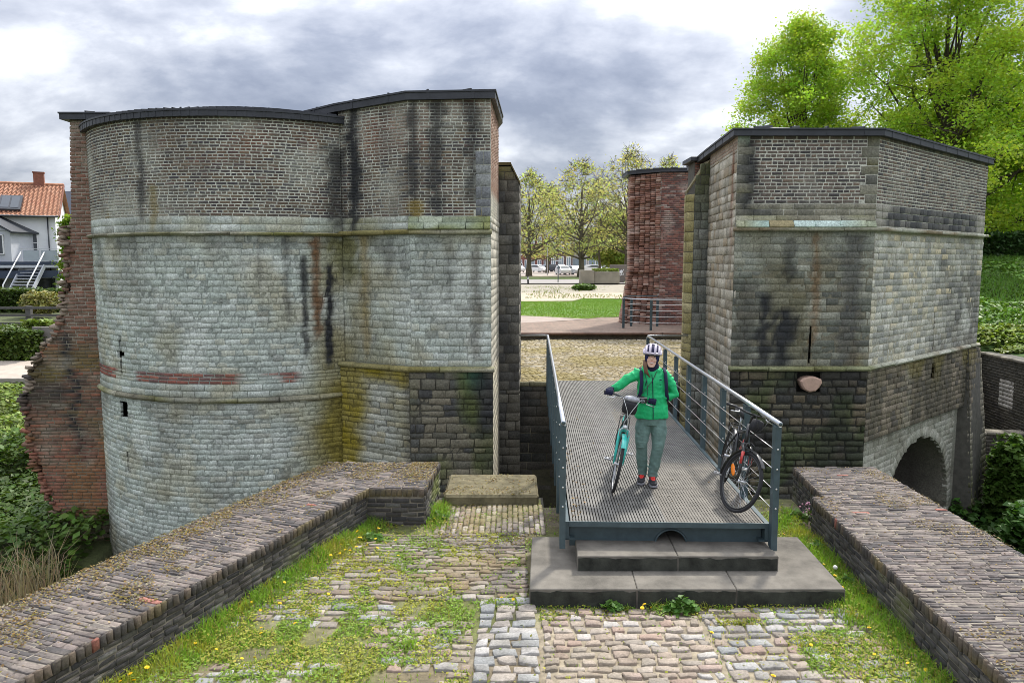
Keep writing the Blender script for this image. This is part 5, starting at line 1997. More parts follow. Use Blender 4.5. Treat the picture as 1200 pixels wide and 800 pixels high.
M_PAVE = mat_pave('brick_paving', (0.25, 0.165, 0.125), (0.19, 0.135, 0.105), (0.17, 0.14, 0.10), 0.22, 0.11, 0.012, 0.78)
o = sheet('brick_pavement', [(-1.5, 26.05), (9.5, 26.05), (9.5, 33.2), (6.4, 33.2), (5.2, 33.4), (3.9, 33.0), (3.05, 31.9), (2.4, 31.3), (-1.5, 29.3)], 0.232, M_PAVE)
M_PATH = mat_plain('pink_path', (0.33, 0.27, 0.23), 0.95, 0, 0.18, 2.5, 0.2)
sheet('path', [(-3, 28.5), (0.2, 30.0), (3.3, 32.2), (1.2, 33.8), (-3, 36)], 0.228, M_PATH)


def lawn_col(V):
    C = np.tile(np.array([0.10, 0.19, 0.030]), (len(V), 1))
    return mixc(C, (0.17, 0.22, 0.04), sst(0.45, 0.7, fbm(V, 0.35, 261)) * 0.7)


LAWN = [(-4, 36.4), (1.3, 33.7), (3.2, 32.3), (4.0, 33.2), (5.4, 33.6), (6.6, 33.4), (9.5, 33.6), (12, 48), (4.6, 49.0), (3.8, 46), (-4, 45)]
sheet('lawn', LAWN, 0.236, M_EARTH, lawn_col, 10)
M_SAND = mat_plain('sandy_ground', (0.40, 0.345, 0.255), 0.95, 0, 0.2, 0.35, 0.2)
sheet('sand_patch', [(-6, 45.2), (3.8, 46.2), (4.6, 49.2), (12, 48.2), (15, 76), (-6, 76)], 0.26, M_SAND, n=4)
M_ROAD = mat_plain('pale_asphalt', (0.27, 0.25, 0.235), 0.92, 0, 0.12, 0.6, 0.2)
sheet('road', [(-20, 76.2), (24, 76.2), (24, 92), (-20, 92)], 0.44, M_ROAD, n=6)


def verge_col(V):
    C = np.tile(np.array([0.10, 0.15, 0.035]), (len(V), 1))
    return mixc(C, (0.25, 0.22, 0.12), sst(0.45, 0.7, fbm(V, 0.3, 262)) * 0.6)


sheet('grass_verge', [(-20, 92.2), (12, 92.2), (12, 108), (-20, 108)], 0.45, M_EARTH, verge_col, 8)
M_LOT = mat_plain('parking_paving', (0.40, 0.34, 0.30), 0.92, 0, 0.12, 0.5, 0.2)
sheet('car_park', [(-40, 108.3), (60, 108.3), (60, 172), (-40, 172)], 0.452, M_LOT, n=6)

# red brick ruin across the square
RD = thing('brick_ruin', 'tall red brick ruin with a broken left end, across the square behind the bridge', 'ruin', (6.2, 29.6, 0.2))


def rd_col(P, u, v, r):
    C = pal(r, [(0.17, 0.075, 0.058), (0.145, 0.065, 0.052), (0.195, 0.092, 0.07), (0.115, 0.06, 0.052), (0.19, 0.11, 0.088), (0.09, 0.055, 0.05)])
    C = mixc(C, (0.36, 0.30, 0.26), sst(0.60, 0.75, fbm(P, 1.8, 271)) * 0.55 + ((r * 9.1) % 1 > 0.93) * 0.5)
    return C


def rd_rag(P, u, v, r):
    C = pal(r, [(0.20, 0.10, 0.072), (0.165, 0.085, 0.062), (0.24, 0.135, 0.10), (0.13, 0.075, 0.058), (0.28, 0.185, 0.145)])
    return mixc(C, (0.40, 0.33, 0.28), sst(0.58, 0.75, fbm(P * np.array([1, 1, 3]), 1.6, 272)) * 0.6)


S_rd = wall_surf([(5.80, 29.3), (9.4, 29.0)])
lay(RD, 'brick', S_rd, (0.2, 6.15), (0, S_rd.L), (0.074, 0.076), (0.20, 0.24), rd_col, M_BRICK, 0.018, 0.012, seed=151, brickbond=True)
# torn end: rows of broken bricks stepping in and out
rg = np.random.default_rng(8)
acc = Acc()
z = 0.2
row = 0
off = 0
while z < 6.1:
    if row % 4 == 0:
        off = rg.uniform(-0.10, 0.10)
    xl = 4.72 - 0.20 * sst(1.6, 0.3, np.array([z]))[0] - 0.10 * sst(2.6, 1.2, np.array([z]))[0]
    nbk = 6
    for k in range(nbk):
        f0, f1 = k / nbk, (k + 1) / nbk
        xa, xb = xl + (5.80 - xl) * f0 + 0.01, xl + (5.80 - xl) * f1 - 0.01
        dd = off * (1 - f0 * 0.6) + rg.uniform(-0.06, 0.06)
        ya = 30.2 + (29.3 - 30.2) * f0 + dd
        yb = 30.2 + (29.3 - 30.2) * f1 + dd
        c8 = [(xa, ya, z + 0.005), (xb, yb, z + 0.005), (xb, yb + 0.6, z + 0.005), (xa, ya + 0.6, z + 0.005),
              (xa, ya, z + 0.068), (xb, yb, z + 0.068), (xb, yb + 0.6, z + 0.068), (xa, ya + 0.6, z + 0.068)]
        base = rd_rag(np.array([[xa, ya, z]]), np.array([0]), np.array([0]), np.array([rg.uniform()]))[0]
        acc.poly_box(np.array(c8)[[3, 2, 1, 0, 7, 6, 5, 4]], base)
    z += 0.075
    row += 1
acc.build('broken_brick', M_BRICK, RD, 'stuff')
mb = MB()
mb.prism([(4.85, 30.45), (5.82, 29.33), (9.4, 29.03), (9.4, 31.5), (4.85, 31.5)], 0.2, 6.15)
mb.build('mortar_core', mat_plain('pale_mortar', (0.36, 0.32, 0.28), 0.95, 0, 0.3, 8, 0.3), RD)
flat_roof(RD, [(4.72, 30.2), (5.80, 29.3), (9.4, 29.0), (9.4, 31.5), (4.72, 31.5)], 6.16, 6.30, 0.05, 0.6, 0.12, 0.7, front=lambda p: p.y < 30)

# railing in front of the ruin
RL = thing('railing', 'low steel railing standing round the foot of the red brick ruin', 'railing', (5.3, 27.4, 0.23))
rpts = [(4.20, 27.9), (4.42, 27.45), (5.05, 26.9), (6.25, 26.75), (7.4, 26.7)]
bpts = [(4.20, 27.9), (4.62, 28.7), (5.60, 28.55), (5.62, 27.6)]
for (x, y) in rpts[0:1] + rpts[2:] + bpts[1:3]:
    mb = MB(); mb.box((x, y, 0.78), (0.09, 0.05, 1.10), bev=0.006); mb.build('post', M_STEEL, RL)
mb = MB(); mb.tube([(*p, 1.35) for p in rpts], 0.024, 8); mb.build('handrail', M_RAIL, RL)
mb = MB(); mb.tube([(*p, 1.40) for p in bpts[0:3]], 0.022, 8); mb.build('handrail', M_STEEL, RL)
for z in (0.50, 0.72, 0.94, 1.16):
    mb = MB(); mb.tube([(*p, z) for p in rpts], 0.010, 6); mb.build('rail', M_WIRE, RL)

# ================================================================== plants: helpers
def leaf_quads(P, size, col, rg, up=0.0, var=0.25, aspect=1.5, out=None):
    """one bent-free leaf (a rhomb) at every point; up = share of leaves lying flat"""
    n = len(P)
    a = rg.normal(size=(n, 3))
    a /= np.linalg.norm(a, axis=1)[:, None]
    if out is not None:
        a = a * (1 - up) + out * up
    else:
        a[:, 2] = np.abs(a[:, 2]) + up * 2
    a /= np.linalg.norm(a, axis=1)[:, None]
    b = np.cross(a, rg.normal(size=(n, 3)))
    b /= np.linalg.norm(b, axis=1)[:, None]
    c = np.cross(a, b)
    s = size * rg.uniform(0.45, 1.6, n)[:, None]
    V = np.stack([P - b * s * aspect * .5, P + c * s * .5 - b * s * .05, P + b * s * aspect * .5, P - c * s * .5 - b * s * .05], 1).reshape(-1, 3)
    F = np.arange(4 * n).reshape(n, 4)
    C = np.array(col, float)
    if C.ndim == 1:
        C = np.tile(C, (n, 1))
    C = C * rg.uniform(1 - var, 1 + var, n)[:, None]
    C = C * (1 + rg.normal(size=(n, 3)) * 0.06)
    return V, F, np.repeat(np.clip(C, 0.003, 0.9), 4, 0)


def blades(P, h, col, rg, w=0.006, lean=0.5, var=0.25):
    """grass blades: three triangles each"""
    n = len(P)
    h = h * rg.uniform(0.5, 1.3, n) if np.ndim(h) == 0 else h * rg.uniform(0.6, 1.25, n)
    q = rg.uniform(0, 2 * np.pi, n)
    q2 = rg.uniform(0, 2 * np.pi, n)
    side = np.stack([np.cos(q), np.sin(q), 0 * q], 1) * w * rg.uniform(0.6, 1.4, n)[:, None]
    ln = np.stack([np.cos(q2), np.sin(q2), 0 * q], 1) * (h * lean * rg.uniform(0.1, 1.0, n))[:, None]
    up = np.zeros((n, 3)); up[:, 2] = 1
    m = P + ln * 0.3 + up * (h * 0.6)[:, None]
    t = P + ln + up * (h * 0.95)[:, None]
    V = np.stack([P - side, P + side, m - side * .7, m + side * .7, t], 1).reshape(-1, 3)
    b = 5 * np.arange(n)[:, None]
    F = np.concatenate([b + [0, 1, 3], b + [0, 3, 2], b + [2, 3, 4]], 0)
    C = np.array(col, float)
    if C.ndim == 1:
        C = np.tile(C, (n, 1))
    C = C * rg.uniform(1 - var, 1 + var, n)[:, None] * (1 + rg.normal(size=(n, 3)) * 0.07)
    return V, F, np.repeat(np.clip(C, 0.003, 0.9), 5, 0)


class VegAcc:
    def __init__(s):
        s.V, s.F, s.C, s.n = [], [], [], 0

    def add(s, VFC):
        V, F, C = VFC
        s.V.append(V); s.F.append(F + s.n); s.C.append(C); s.n += len(V)

    def build(s, name, mat, parent=None, kind=None):
        return put_np(name, np.concatenate(s.V), np.concatenate(s.F), mat, parent, np.concatenate(s.C), False, kind)


M_PBARK = mat_plain('plane_bark', (0.13, 0.115, 0.085), 0.95, 0, 0.4, 6, 0.6, 0.2, 20)


def tree(label, base, height, rad, crown0, leafcol, nleaf, leaf, seed, clumps=260, trunk_r=0.25, limbs=34, group=None, lean=(0, 0),
         sparse=False, shape='ovoid', cl_r=0.7, name='leafy_tree', dark=0.75):
    rg = np.random.default_rng(seed)
    th = thing(name, label, 'tree', base, group=group)
    B = np.array(base, float)
    z0, z1 = crown0 * height, height
    # clump centres inside the crown
    cs = []
    k = 0
    while len(cs) < clumps and k < clumps * 40:
        k += 1
        t = rg.uniform(0, 1)
        if shape == 'cone':
            R = rad * (1.12 * (1 - t) ** 0.56 * min(1, (t + 0.14) * 4.0) + 0.04)
        else:
            R = rad * max(0.05, math.sin(math.pi * (0.10 + 0.90 * t) ** 0.85)) ** 0.75
        a = rg.uniform(0, 2 * math.pi)
        lump = 0.62 + 0.62 * vnoise(np.array([[math.cos(a) * 2.1, math.sin(a) * 2.1, t * 4.5]]), 1.3, seed)[0]
        r = R * lump * (rg.uniform(0, 1) ** (0.42 if not sparse else 0.5))
        cs.append((B[0] + lean[0] * t + r * math.cos(a), B[1] + lean[1] * t + r * math.sin(a), B[2] + z0 + (z1 - z0) * t * (0.93 + 0.1 * rg.uniform()), r / max(R, 0.01)))
    cs = np.array(cs)
    C3 = cs[:, :3]
    # trunk and limbs
    mb = MB()
    tk = [Vector((B[0], B[1], B[2] - 0.3))]
    n_t = 7
    for i in range(1, n_t + 1):
        f = i / n_t
        tk.append(Vector((B[0] + lean[0] * f * 0.6 + rg.normal() * 0.02 * height * 0.2, B[1] + lean[1] * f * 0.6 + rg.normal() * 0.02 * height * 0.2, B[2] + f * height * 0.80)))
    trs = [trunk_r * 1.35] + [trunk_r * (1 - 0.86 * (i / n_t) ** 0.9) for i in range(1, n_t + 1)]
    mb.tube(tk, trs, 9)
    order = rg.permutation(len(C3))[:limbs]
    tips = []
    for i in order:
        P = C3[i]
        hz = P[2] - B[2]
        f0 = np.clip((hz * rg.uniform(0.42, 0.72)) / (height * 0.8), crown0 * 0.9, 0.97)
        i0 = f0 * n_t
        a, b = int(i0), min(int(i0) + 1, n_t)
        s0 = tk[a].lerp(tk[b], i0 - a)
        e = Vector(P)
        mid = s0.lerp(e, 0.5) + Vector((0, 0, -0.06 * (e - s0).length)) + Vector(rg.normal(size=3) * 0.04 * (e - s0).length)
        r0 = trunk_r * (1 - 0.86 * f0) * (0.36 if sparse else 0.5) + 0.012
        q1 = s0.lerp(mid, 0.5); q2 = mid.lerp(e, 0.5) + Vector(rg.normal(size=3) * 0.03 * (e - s0).length)
        mb.tube([s0, q1, mid, q2, e], [r0, r0 * .8, r0 * .6, r0 * .38, r0 * .16], 5, caps=False)
        tips += [(mid, r0 * .5), (q2, r0 * .35), (e, r0 * .15)]
    tp = np.array([tuple(x[0]) for x in tips])
    for P in C3:
        d = np.linalg.norm(tp - P, axis=1)
        j = int(np.argmin(d))
        if d[j] > 0.05 and d[j] < rad:
            m = (tp[j] + P) / 2 + rg.normal(size=3) * 0.08 * d[j]
            rr = max(0.012, tips[j][1] * 0.5)
            mb.tube([tp[j], m, P], [rr, rr * .7, rr * .35], 4, caps=False)
        if sparse:
            for _ in range(5):
                v = rg.normal(size=3); v[2] = abs(v[2]) * 0.9
                v *= cl_r * 1.15 / np.linalg.norm(v)
                mb.tube([P, P + v * .5 + rg.normal(size=3) * .05 * cl_r, P + v], [0.035, 0.024, 0.012], 3, caps=False)
    mb.build('trunk', M_PBARK if sparse else M_BARK, th)
    # leaves
    per = max(1, nleaf // len(C3))
    idx = np.repeat(np.arange(len(C3)), per)
    off = rg.normal(size=(len(idx), 3)) * cl_r * np.array([1, 1, 0.72]) * 0.55
    P = C3[idx] + off
    lc = np.array(leafcol, float)
    tone = rg.uniform(0.82, 1.12, len(C3))
    hue = rg.uniform(0, 1, len(C3))
    cc = lc[None] * tone[:, None]
    cc[:, 0] *= 0.86 + 0.28 * hue
    V, F, C = leaf_quads(P, leaf, cc[idx], rg, up=0.15, var=0.22)
    put_np('crown', V, F, M_LEAF, th, C)
    return th


# ------------------------------------------------------------------ trees on the right bank
LIME = (0.31, 0.44, 0.05)
tree('tall lime green spring tree, left of the two rising behind the right tower', (16.2, 43.0, 2.9), 13.2, 4.6, 0.14, LIME, 72000, 0.088, 11,
     clumps=430, trunk_r=0.28, limbs=46, shape='cone', cl_r=0.62, group='spring trees behind the right tower')
tree('biggest lime green spring tree, its crown cut off by the top right corner', (21.9, 38.0, 2.9), 14.8, 7.4, 0.08, LIME, 110000, 0.088, 12,
     clumps=640, trunk_r=0.33, limbs=60, lean=(-0.9, 0), shape='cone', cl_r=0.66, group='spring trees behind the right tower')
tree('lime green tree between hedge and right tower, on a dark bare trunk', (25.0, 40.5, 2.9), 10.5, 4.4, 0.20, (0.32, 0.47, 0.05), 50000, 0.11, 13,
     clumps=380, trunk_r=0.26, limbs=34, cl_r=0.7, group='spring trees behind the right tower')
tree('pale lime tree far back beyond the hedge on the right', (38.0, 58.0, 2.9), 12.0, 6.5, 0.10, (0.32, 0.47, 0.06), 26000, 0.20, 14,
     clumps=300, trunk_r=0.28, limbs=30, cl_r=0.9, group='spring trees behind the right tower')
# ------------------------------------------------------------------ plane trees across the square
PL = (0.42, 0.44, 0.18)
pg = 'plane trees round the car park'
tree('pale leafed plane tree with a forked dark trunk, leftmost beside the gate pier', (2.5, 110, 0.42), 15.0, 8.0, 0.20, PL, 4200, 0.20, 21, clumps=210, trunk_r=0.42, limbs=40, sparse=True, cl_r=0.9, group=pg, name='plane_tree')
tree('pale leafed plane tree with a straight dark trunk behind the concrete block', (9.6, 104, 0.42), 15.8, 7.6, 0.22, PL, 4200, 0.20, 22, clumps=210, trunk_r=0.46, limbs=40, sparse=True, cl_r=0.9, group=pg, name='plane_tree')
tree('slender plane tree between the two thicker trunks', (13.6, 116, 0.42), 14.5, 6.5, 0.26, PL, 3200, 0.20, 23, clumps=150, trunk_r=0.22, limbs=30, sparse=True, cl_r=0.9, group=pg, name='plane_tree')
tree('tallest plane tree with spreading bare limbs, left of the red ruin', (17.4, 112, 0.42), 18.6, 8.6, 0.24, (0.44, 0.44, 0.20), 4600, 0.20, 24, clumps=260, trunk_r=0.62, limbs=46, sparse=True, cl_r=1.0, group=pg, name='plane_tree')
tree('plane tree whose thin top shows above the red ruin', (24.5, 118, 0.42), 18.0, 7.0, 0.24, PL, 3200, 0.20, 25, clumps=190, trunk_r=0.4, limbs=34, sparse=True, cl_r=1.0, group=pg, name='plane_tree')
tree('bushy green tree low behind the tallest plane tree', (18.0, 130, 0.42), 10.5, 5.0, 0.15, (0.27, 0.34, 0.08), 12000, 0.32, 26, clumps=240, trunk_r=0.3, limbs=24, cl_r=0.9, group=pg, name='plane_tree')
tree('far plane tree behind the leftmost two', (6.5, 138, 0.42), 15.5, 7.5, 0.2, (0.42, 0.44, 0.18), 4200, 0.24, 27, clumps=170, trunk_r=0.3, limbs=26, sparse=True, cl_r=1.0, group=pg, name='plane_tree')
# small tree behind the house
tree('small bright green tree beside the broken wall', (-32.3, 55.0, -0.2), 6.0, 1.0, 0.10, (0.16, 0.25, 0.03), 5000, 0.16, 28, clumps=110, trunk_r=0.10, limbs=16, cl_r=0.5)


# ------------------------------------------------------------------ hedges
def hedge(label, x0, x1, y0, y1, z0, z1, col, n, leaf, seed, group=None, rot=0.0):
    rg = np.random.default_rng(seed)
    th = thing('hedge', label, 'hedge', ((x0 + x1) / 2, (y0 + y1) / 2, z0), group=group)
    mb = MB()
    mb.box(((x0 + x1) / 2, (y0 + y1) / 2, (z0 + z1) / 2 - 0.06), (x1 - x0 - 0.24, y1 - y0 - 0.24, z1 - z0 - 0.12))
    mb.build('twig_core', MATS.get('hedge_core') or mat_plain('hedge_core', (0.035, 0.045, 0.015), 0.95, 0, 0.4, 8), th)
    A = [(x1 - x0) * (z1 - z0), (x1 - x0) * (y1 - y0), (y1 - y0) * (z1 - z0) * .5, (y1 - y0) * (z1 - z0) * .5]
    ch = rg.choice(4, n, p=np.array(A) / sum(A))
    u, v = rg.uniform(0, 1, n), rg.uniform(0, 1, n)
    P = np.zeros((n, 3))
    P[:, 0] = np.where(ch < 2, x0 + (x1 - x0) * u, np.where(ch == 2, x0, x1))
    P[:, 1] = np.where(ch == 0, y0, np.where(ch == 1, y0 + (y1 - y0) * v, y0 + (y1 - y0) * u))
    P[:, 2] = np.where(ch == 1, z1, z0 + (z1 - z0) * v)
    P += rg.normal(size=(n, 3)) * 0.06
    P[:, 2] += (vnoise(P, 1.6, seed) - 0.5) * 0.25 * (P[:, 2] > z0 + 0.6 * (z1 - z0))
    c = np.array(col)[None] * (0.65 + 0.7 * vnoise(P, 2.2, seed + 1))[:, None]
    V, F, C = leaf_quads(P, leaf, c, rg, up=0.2)
    put_np('foliage', V, F, M_IVY, th, C)
    return th


hedge('dark clipped hedge along the top of the grass bank on the right', 18.5, 30, 32.6, 34.2, 2.6, 3.85, (0.035, 0.075, 0.018), 16000, 0.10, 31)
hedge('long clipped green hedge below the house terrace', -46, -27.6, 44.6, 46.4, -0.35, 0.92, (0.06, 0.10, 0.02), 16000, 0.13, 32)
hedge('leafy ivy covered hedge at the left edge above the path', -24.5, -19.55, 29.7, 31.8, -1.35, -0.12, (0.075, 0.12, 0.022), 11000, 0.10, 33)
hedge('low bright creeper spilling over the grey garden wall', -20.6, -17.2, 31.2, 32.0, -0.3, 0.10, (0.14, 0.20, 0.03), 4000, 0.10, 34)

# ------------------------------------------------------------------ ground cover
def on_ground(x, y):
    """height of the built ground sheet under points"""
    gr = bpy.data.objects['ground']
    bvh = on_ground.bvh
    z = []
    for a, b in zip(x, y):
        h = bvh.ray_cast(Vector((a, b, 50)), Vector((0, 0, -1)))
        z.append(h[0].z if h[0] is not None else 0.0)
    return np.array(z)


from mathutils.bvhtree import BVHTree
_g = bpy.data.objects['ground'].data
on_ground.bvh = BVHTree.FromPolygons([v.co for v in _g.vertices], [tuple(p.vertices) for p in _g.polygons])
rg = np.random.default_rng(41)


def cover(name, x0, x1, y0, y1, n, leaf, col, hmax, mat, seed, keep=None, up=0.5, wild=0.6):
    rg = np.random.default_rng(seed)
    x, y = rg.uniform(x0, x1, n), rg.uniform(y0, y1, n)
    if keep is not None:
        k = keep(x, y)
        x, y = x[k], y[k]
    z = on_ground(x, y)
    Q = np.stack([x, y, 0 * x], 1)
    hh = hmax * (0.15 + 0.85 * sst(0.35, 0.7, fbm(Q, wild, seed))) * rg.uniform(0, 1, len(x)) ** 0.5
    P = np.stack([x, y, z + hh + 0.01], 1)
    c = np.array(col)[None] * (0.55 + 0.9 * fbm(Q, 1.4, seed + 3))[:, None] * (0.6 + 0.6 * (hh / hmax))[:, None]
    V, F, C = leaf_quads(P, leaf, c, rg, up=up)
    return put_np(name, V, F, mat, None, C, kind='stuff')


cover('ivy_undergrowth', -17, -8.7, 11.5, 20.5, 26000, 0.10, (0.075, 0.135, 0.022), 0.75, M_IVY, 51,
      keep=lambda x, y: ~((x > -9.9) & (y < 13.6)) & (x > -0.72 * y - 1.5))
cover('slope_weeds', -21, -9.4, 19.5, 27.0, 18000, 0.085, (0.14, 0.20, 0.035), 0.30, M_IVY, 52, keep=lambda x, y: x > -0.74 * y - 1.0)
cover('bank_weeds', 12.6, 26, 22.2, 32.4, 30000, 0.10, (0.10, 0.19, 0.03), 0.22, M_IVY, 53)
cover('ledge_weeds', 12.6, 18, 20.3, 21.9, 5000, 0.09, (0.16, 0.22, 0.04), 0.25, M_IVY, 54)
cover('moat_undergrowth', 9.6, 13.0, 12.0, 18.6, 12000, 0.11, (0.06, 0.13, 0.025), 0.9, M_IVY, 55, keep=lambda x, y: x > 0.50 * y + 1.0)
# dry stalks at the foot of the slope
acc = VegAcc()
n = 900
x, y = rg.uniform(-10.3, -8.5, n), rg.uniform(11.6, 13.8, n)
P = np.stack([x, y, on_ground(x, y)], 1)
acc.add(blades(P, rg.uniform(0.5, 1.15, n), (0.36, 0.29, 0.19), rg, 0.008, 0.7, 0.3))
acc.build('dry_stalks', M_GRASS, None, 'stuff')
# rough grass on the left slope and on the lawn
acc = VegAcc()
n = 16000
x, y = rg.uniform(-22, -10, n), rg.uniform(19, 27.2, n)
k = x > -0.74 * y - 1
P = np.stack([x[k], y[k], on_ground(x[k], y[k])], 1)
acc.add(blades(P, 0.14, (0.16, 0.22, 0.05), rg, 0.012, 0.8))
n = 26000
x, y = rg.uniform(12.6, 26, n), rg.uniform(22, 32.5, n)
P = np.stack([x, y, on_ground(x, y)], 1)
acc.add(blades(P, 0.22, (0.10, 0.20, 0.035), rg, 0.014, 0.8))
acc.build('slope_grass', M_GRASS, None, 'stuff')


def in_poly(x, y, poly):
    r = np.zeros(len(x), bool)
    n = len(poly)
    for i in range(n):
        x1, y1 = poly[i]; x2, y2 = poly[(i + 1) % n]
        c = ((y1 > y) != (y2 > y)) & (x < (x2 - x1) * (y - y1) / (y2 - y1 + 1e-12) + x1)
        r ^= c
    return r


acc = VegAcc()
n = 34000
x, y = rg.uniform(-1, 10, n), rg.uniform(31.5, 49, n)
k = in_poly(x, y, LAWN)
P = np.stack([x[k], y[k], 0 * x[k] + 0.236], 1)
acc.add(blades(P, 0.06, (0.14, 0.25, 0.035), rg, 0.012, 0.9))
n = 4200
x, y = rg.uniform(-1, 14, n), rg.uniform(49, 75, n)
k = fbm(np.stack([x, y * 0.5, 0 * x], 1), 0.35, 57) > 0.57
P = np.stack([x[k], y[k], 0 * x[k] + 0.26], 1)
acc.add(blades(P, 0.13, (0.15, 0.18, 0.05), rg, 0.02, 0.8))
acc.build('lawn_grass', M_GRASS, None, 'stuff')

# ------------------------------------------------------------------ grass, moss and weeds between the setts of the yard
def ymask(x, y):
    """how much grows where in the yard, and how tall"""
    dl = x - inner_l(np.minimum(y, 9.14))
    dr = inner_r(y) - x
    Q = np.stack([x, y, 0 * x], 1)
    f = fbm(Q, 1.5, 301)
    f2 = fbm(Q, 4.0, 302)
    st = (x > 0.17) & (x < 3.25) & (y > 6.9) & (y < 8.25)
    ins = (dl > 0.0) & (dr > 0.0) & ~st
    d = np.zeros(len(x)); h = np.full(len(x), 0.035)
    a = sst(0.55, 0.05, dl) * (y < 9.3)
    d = np.maximum(d, a * 1.0); h = np.maximum(h, 0.15 * a * (0.4 + f2))
    b = sst(2.3, 0.5, dl + (f - 0.5) * 2.4) * sst(9.1, 8.4, y) * sst(0.1, -0.8, x)
    d = np.maximum(d, b * 0.95 * sst(0.30, 0.52, f2))
    b2 = sst(0.50, 0.62, f) * (x < 0.1) * (y < 8.8)
    d = np.maximum(d, b2 * 0.6)
    c = sst(0.6, 0.1, dr + (f - 0.5) * 0.5) * (y < 9.6)
    d = np.maximum(d, c * 0.95); h = np.maximum(h, 0.13 * c * (0.4 + f2))
    c2 = (x > 1.9) * sst(0.44, 0.6, f) * (y < 6.6)
    d = np.maximum(d, c2 * 0.95); h = np.maximum(h, 0.05 * c2)
    e = (x > 0.17) & (x < 3.3) & (y > 6.66) & (y < 6.9)
    ee = e * sst(0.28, 0.05, 6.9 - y) * (0.35 + 0.65 * np.exp(-((x - 1.45) / 0.5) ** 2)) * sst(0.3, 0.6, f2 + 0.15)
    d = np.maximum(d, ee); h = np.maximum(h, 0.10 * ee)
    g = np.exp(-(((x + 0.95) / 0.16) ** 2 + ((y - 9.45) / 0.5) ** 2))
    d = np.maximum(d, g); h = np.maximum(h, 0.2 * g)
    k = np.exp(-(((x - 0.4) / 0.22) ** 2 + ((y - 8.45) / 0.14) ** 2))
    d = np.maximum(d, k); h = np.maximum(h, 0.10 * k)
    l = np.exp(-(((x - 3.5) / 0.25) ** 2 + ((y - 8.6) / 0.9) ** 2)) * sst(0.35, 0.55, f2)
    d = np.maximum(d, l * 0.9); h = np.maximum(h, 0.08 * l)
    tuft = np.exp(-(((x + 0.88) / 0.12) ** 2 + ((y - 6.15) / 0.10) ** 2))
    d = np.maximum(d, tuft); h = np.maximum(h, 0.11 * tuft)
    m = np.exp(-(((x + 0.05) / 0.32) ** 2 + ((y - 6.95) / 0.10) ** 2)) * 0.8
    d = np.maximum(d, m); h = np.maximum(h, 0.07 * m)
    n2 = np.exp(-(((x - 0.35) / 0.2) ** 2 + ((y - 6.7) / 0.12) ** 2)) * 0.7
    d = np.maximum(d, n2)
    d = np.maximum(d, 0.05)
    d = np.where((x > -0.35) & (x < 0.26) & (y < 6.8), d * 0.12, d)
    d = np.where((x > 0.26) & (x < 1.7) & (y < 6.6), d * 0.2, d)
    return np.where(ins, d, 0), h


# the soil itself is mossy where things grow
_a = YARD.data.color_attributes['Col']
_v = np.array([v.co for v in YARD.data.vertices])
_dens, _hh = ymask(_v[:, 0], _v[:, 1])
_c = np.zeros(len(_v) * 4, np.float32); _a.data.foreach_get('color', _c); _c = _c.reshape(-1, 4)
_c[:, :3] = mixc(_c[:, :3].astype(float), (0.15, 0.17, 0.035), _dens * 0.8)
_a.data.foreach_set('color', _c.ravel())
n = 170000
x, y = rg.uniform(-4.0, 4.0, n), rg.uniform(4.2, 9.9, n)
d, h = ymask(x, y)
k = rg.uniform(0, 1, n) < d
x, y, h, d = x[k], y[k], h[k], d[k]
P = np.stack([x, y, YZ - 0.02 + und(x, y)], 1)
f = fbm(P, 2.2, 305)
cg = np.where((f > 0.56)[:, None], np.array([0.30, 0.34, 0.05])[None], np.array([0.19, 0.33, 0.04])[None])
cg = np.where((rg.uniform(0, 1, len(x)) < 0.10)[:, None], np.array([0.30, 0.26, 0.12])[None], cg)
acc = VegAcc()
acc.add(blades(P, h, cg, rg, 0.0042, 0.9, 0.3))
acc.build('yard_grass', M_GRASS, None, 'stuff')
# small-leaved weeds and moss
n = 230000
x, y = rg.uniform(-4.0, 4.0, n), rg.uniform(4.2, 9.9, n)
d, h = ymask(x, y)
k = rg.uniform(0, 1, n) < d * 0.75
x, y, h = x[k], y[k], h[k]
P = np.stack([x, y, YZ - 0.008 + und(x, y) + rg.uniform(0, 0.5, len(x)) * h], 1)
f = fbm(P, 2.0, 306)
cg = np.where((f > 0.5)[:, None], np.array([0.29, 0.30, 0.05])[None], np.array([0.19, 0.28, 0.04])[None])
acc = VegAcc()
acc.add(leaf_quads(P, 0.017, cg, rg, up=0.9, var=0.35))
acc.build('yard_moss', M_GRASS, None, 'stuff')
# broad-leaved weed clumps
acc = VegAcc()
for cx_, cy_, rr, hh, m_ in ((1.62, 6.80, 0.16, 0.16, 160), (0.86, 8.33, 0.20, 0.07, 120), (0.42, 8.42, 0.16, 0.09, 130), (0.95, 6.83, 0.10, 0.08, 60),
                             (3.52, 8.25, 0.14, 0.12, 120), (3.44, 7.35, 0.12, 0.10, 100), (-0.95, 9.3, 0.12, 0.12, 110), (-2.45, 7.4, 0.16, 0.08, 90),
                             (3.72, 9.35, 0.12, 0.10, 90), (-1.7, 8.6, 0.15, 0.09, 110)):
    a, r_ = rg.uniform(0, 2 * np.pi, m_), rr * np.sqrt(rg.uniform(0, 1, m_))
    x, y = cx_ + r_ * np.cos(a), cy_ + r_ * np.sin(a) * 0.6
    P = np.stack([x, y, YZ + 0.01 + hh * rg.uniform(0, 1, m_) * (1.1 - r_ / rr)], 1)
    acc.add(leaf_quads(P, 0.045, (0.075, 0.165, 0.025), rg, up=0.6, var=0.3))
acc.build('yard_weeds', M_IVY, None, 'stuff')
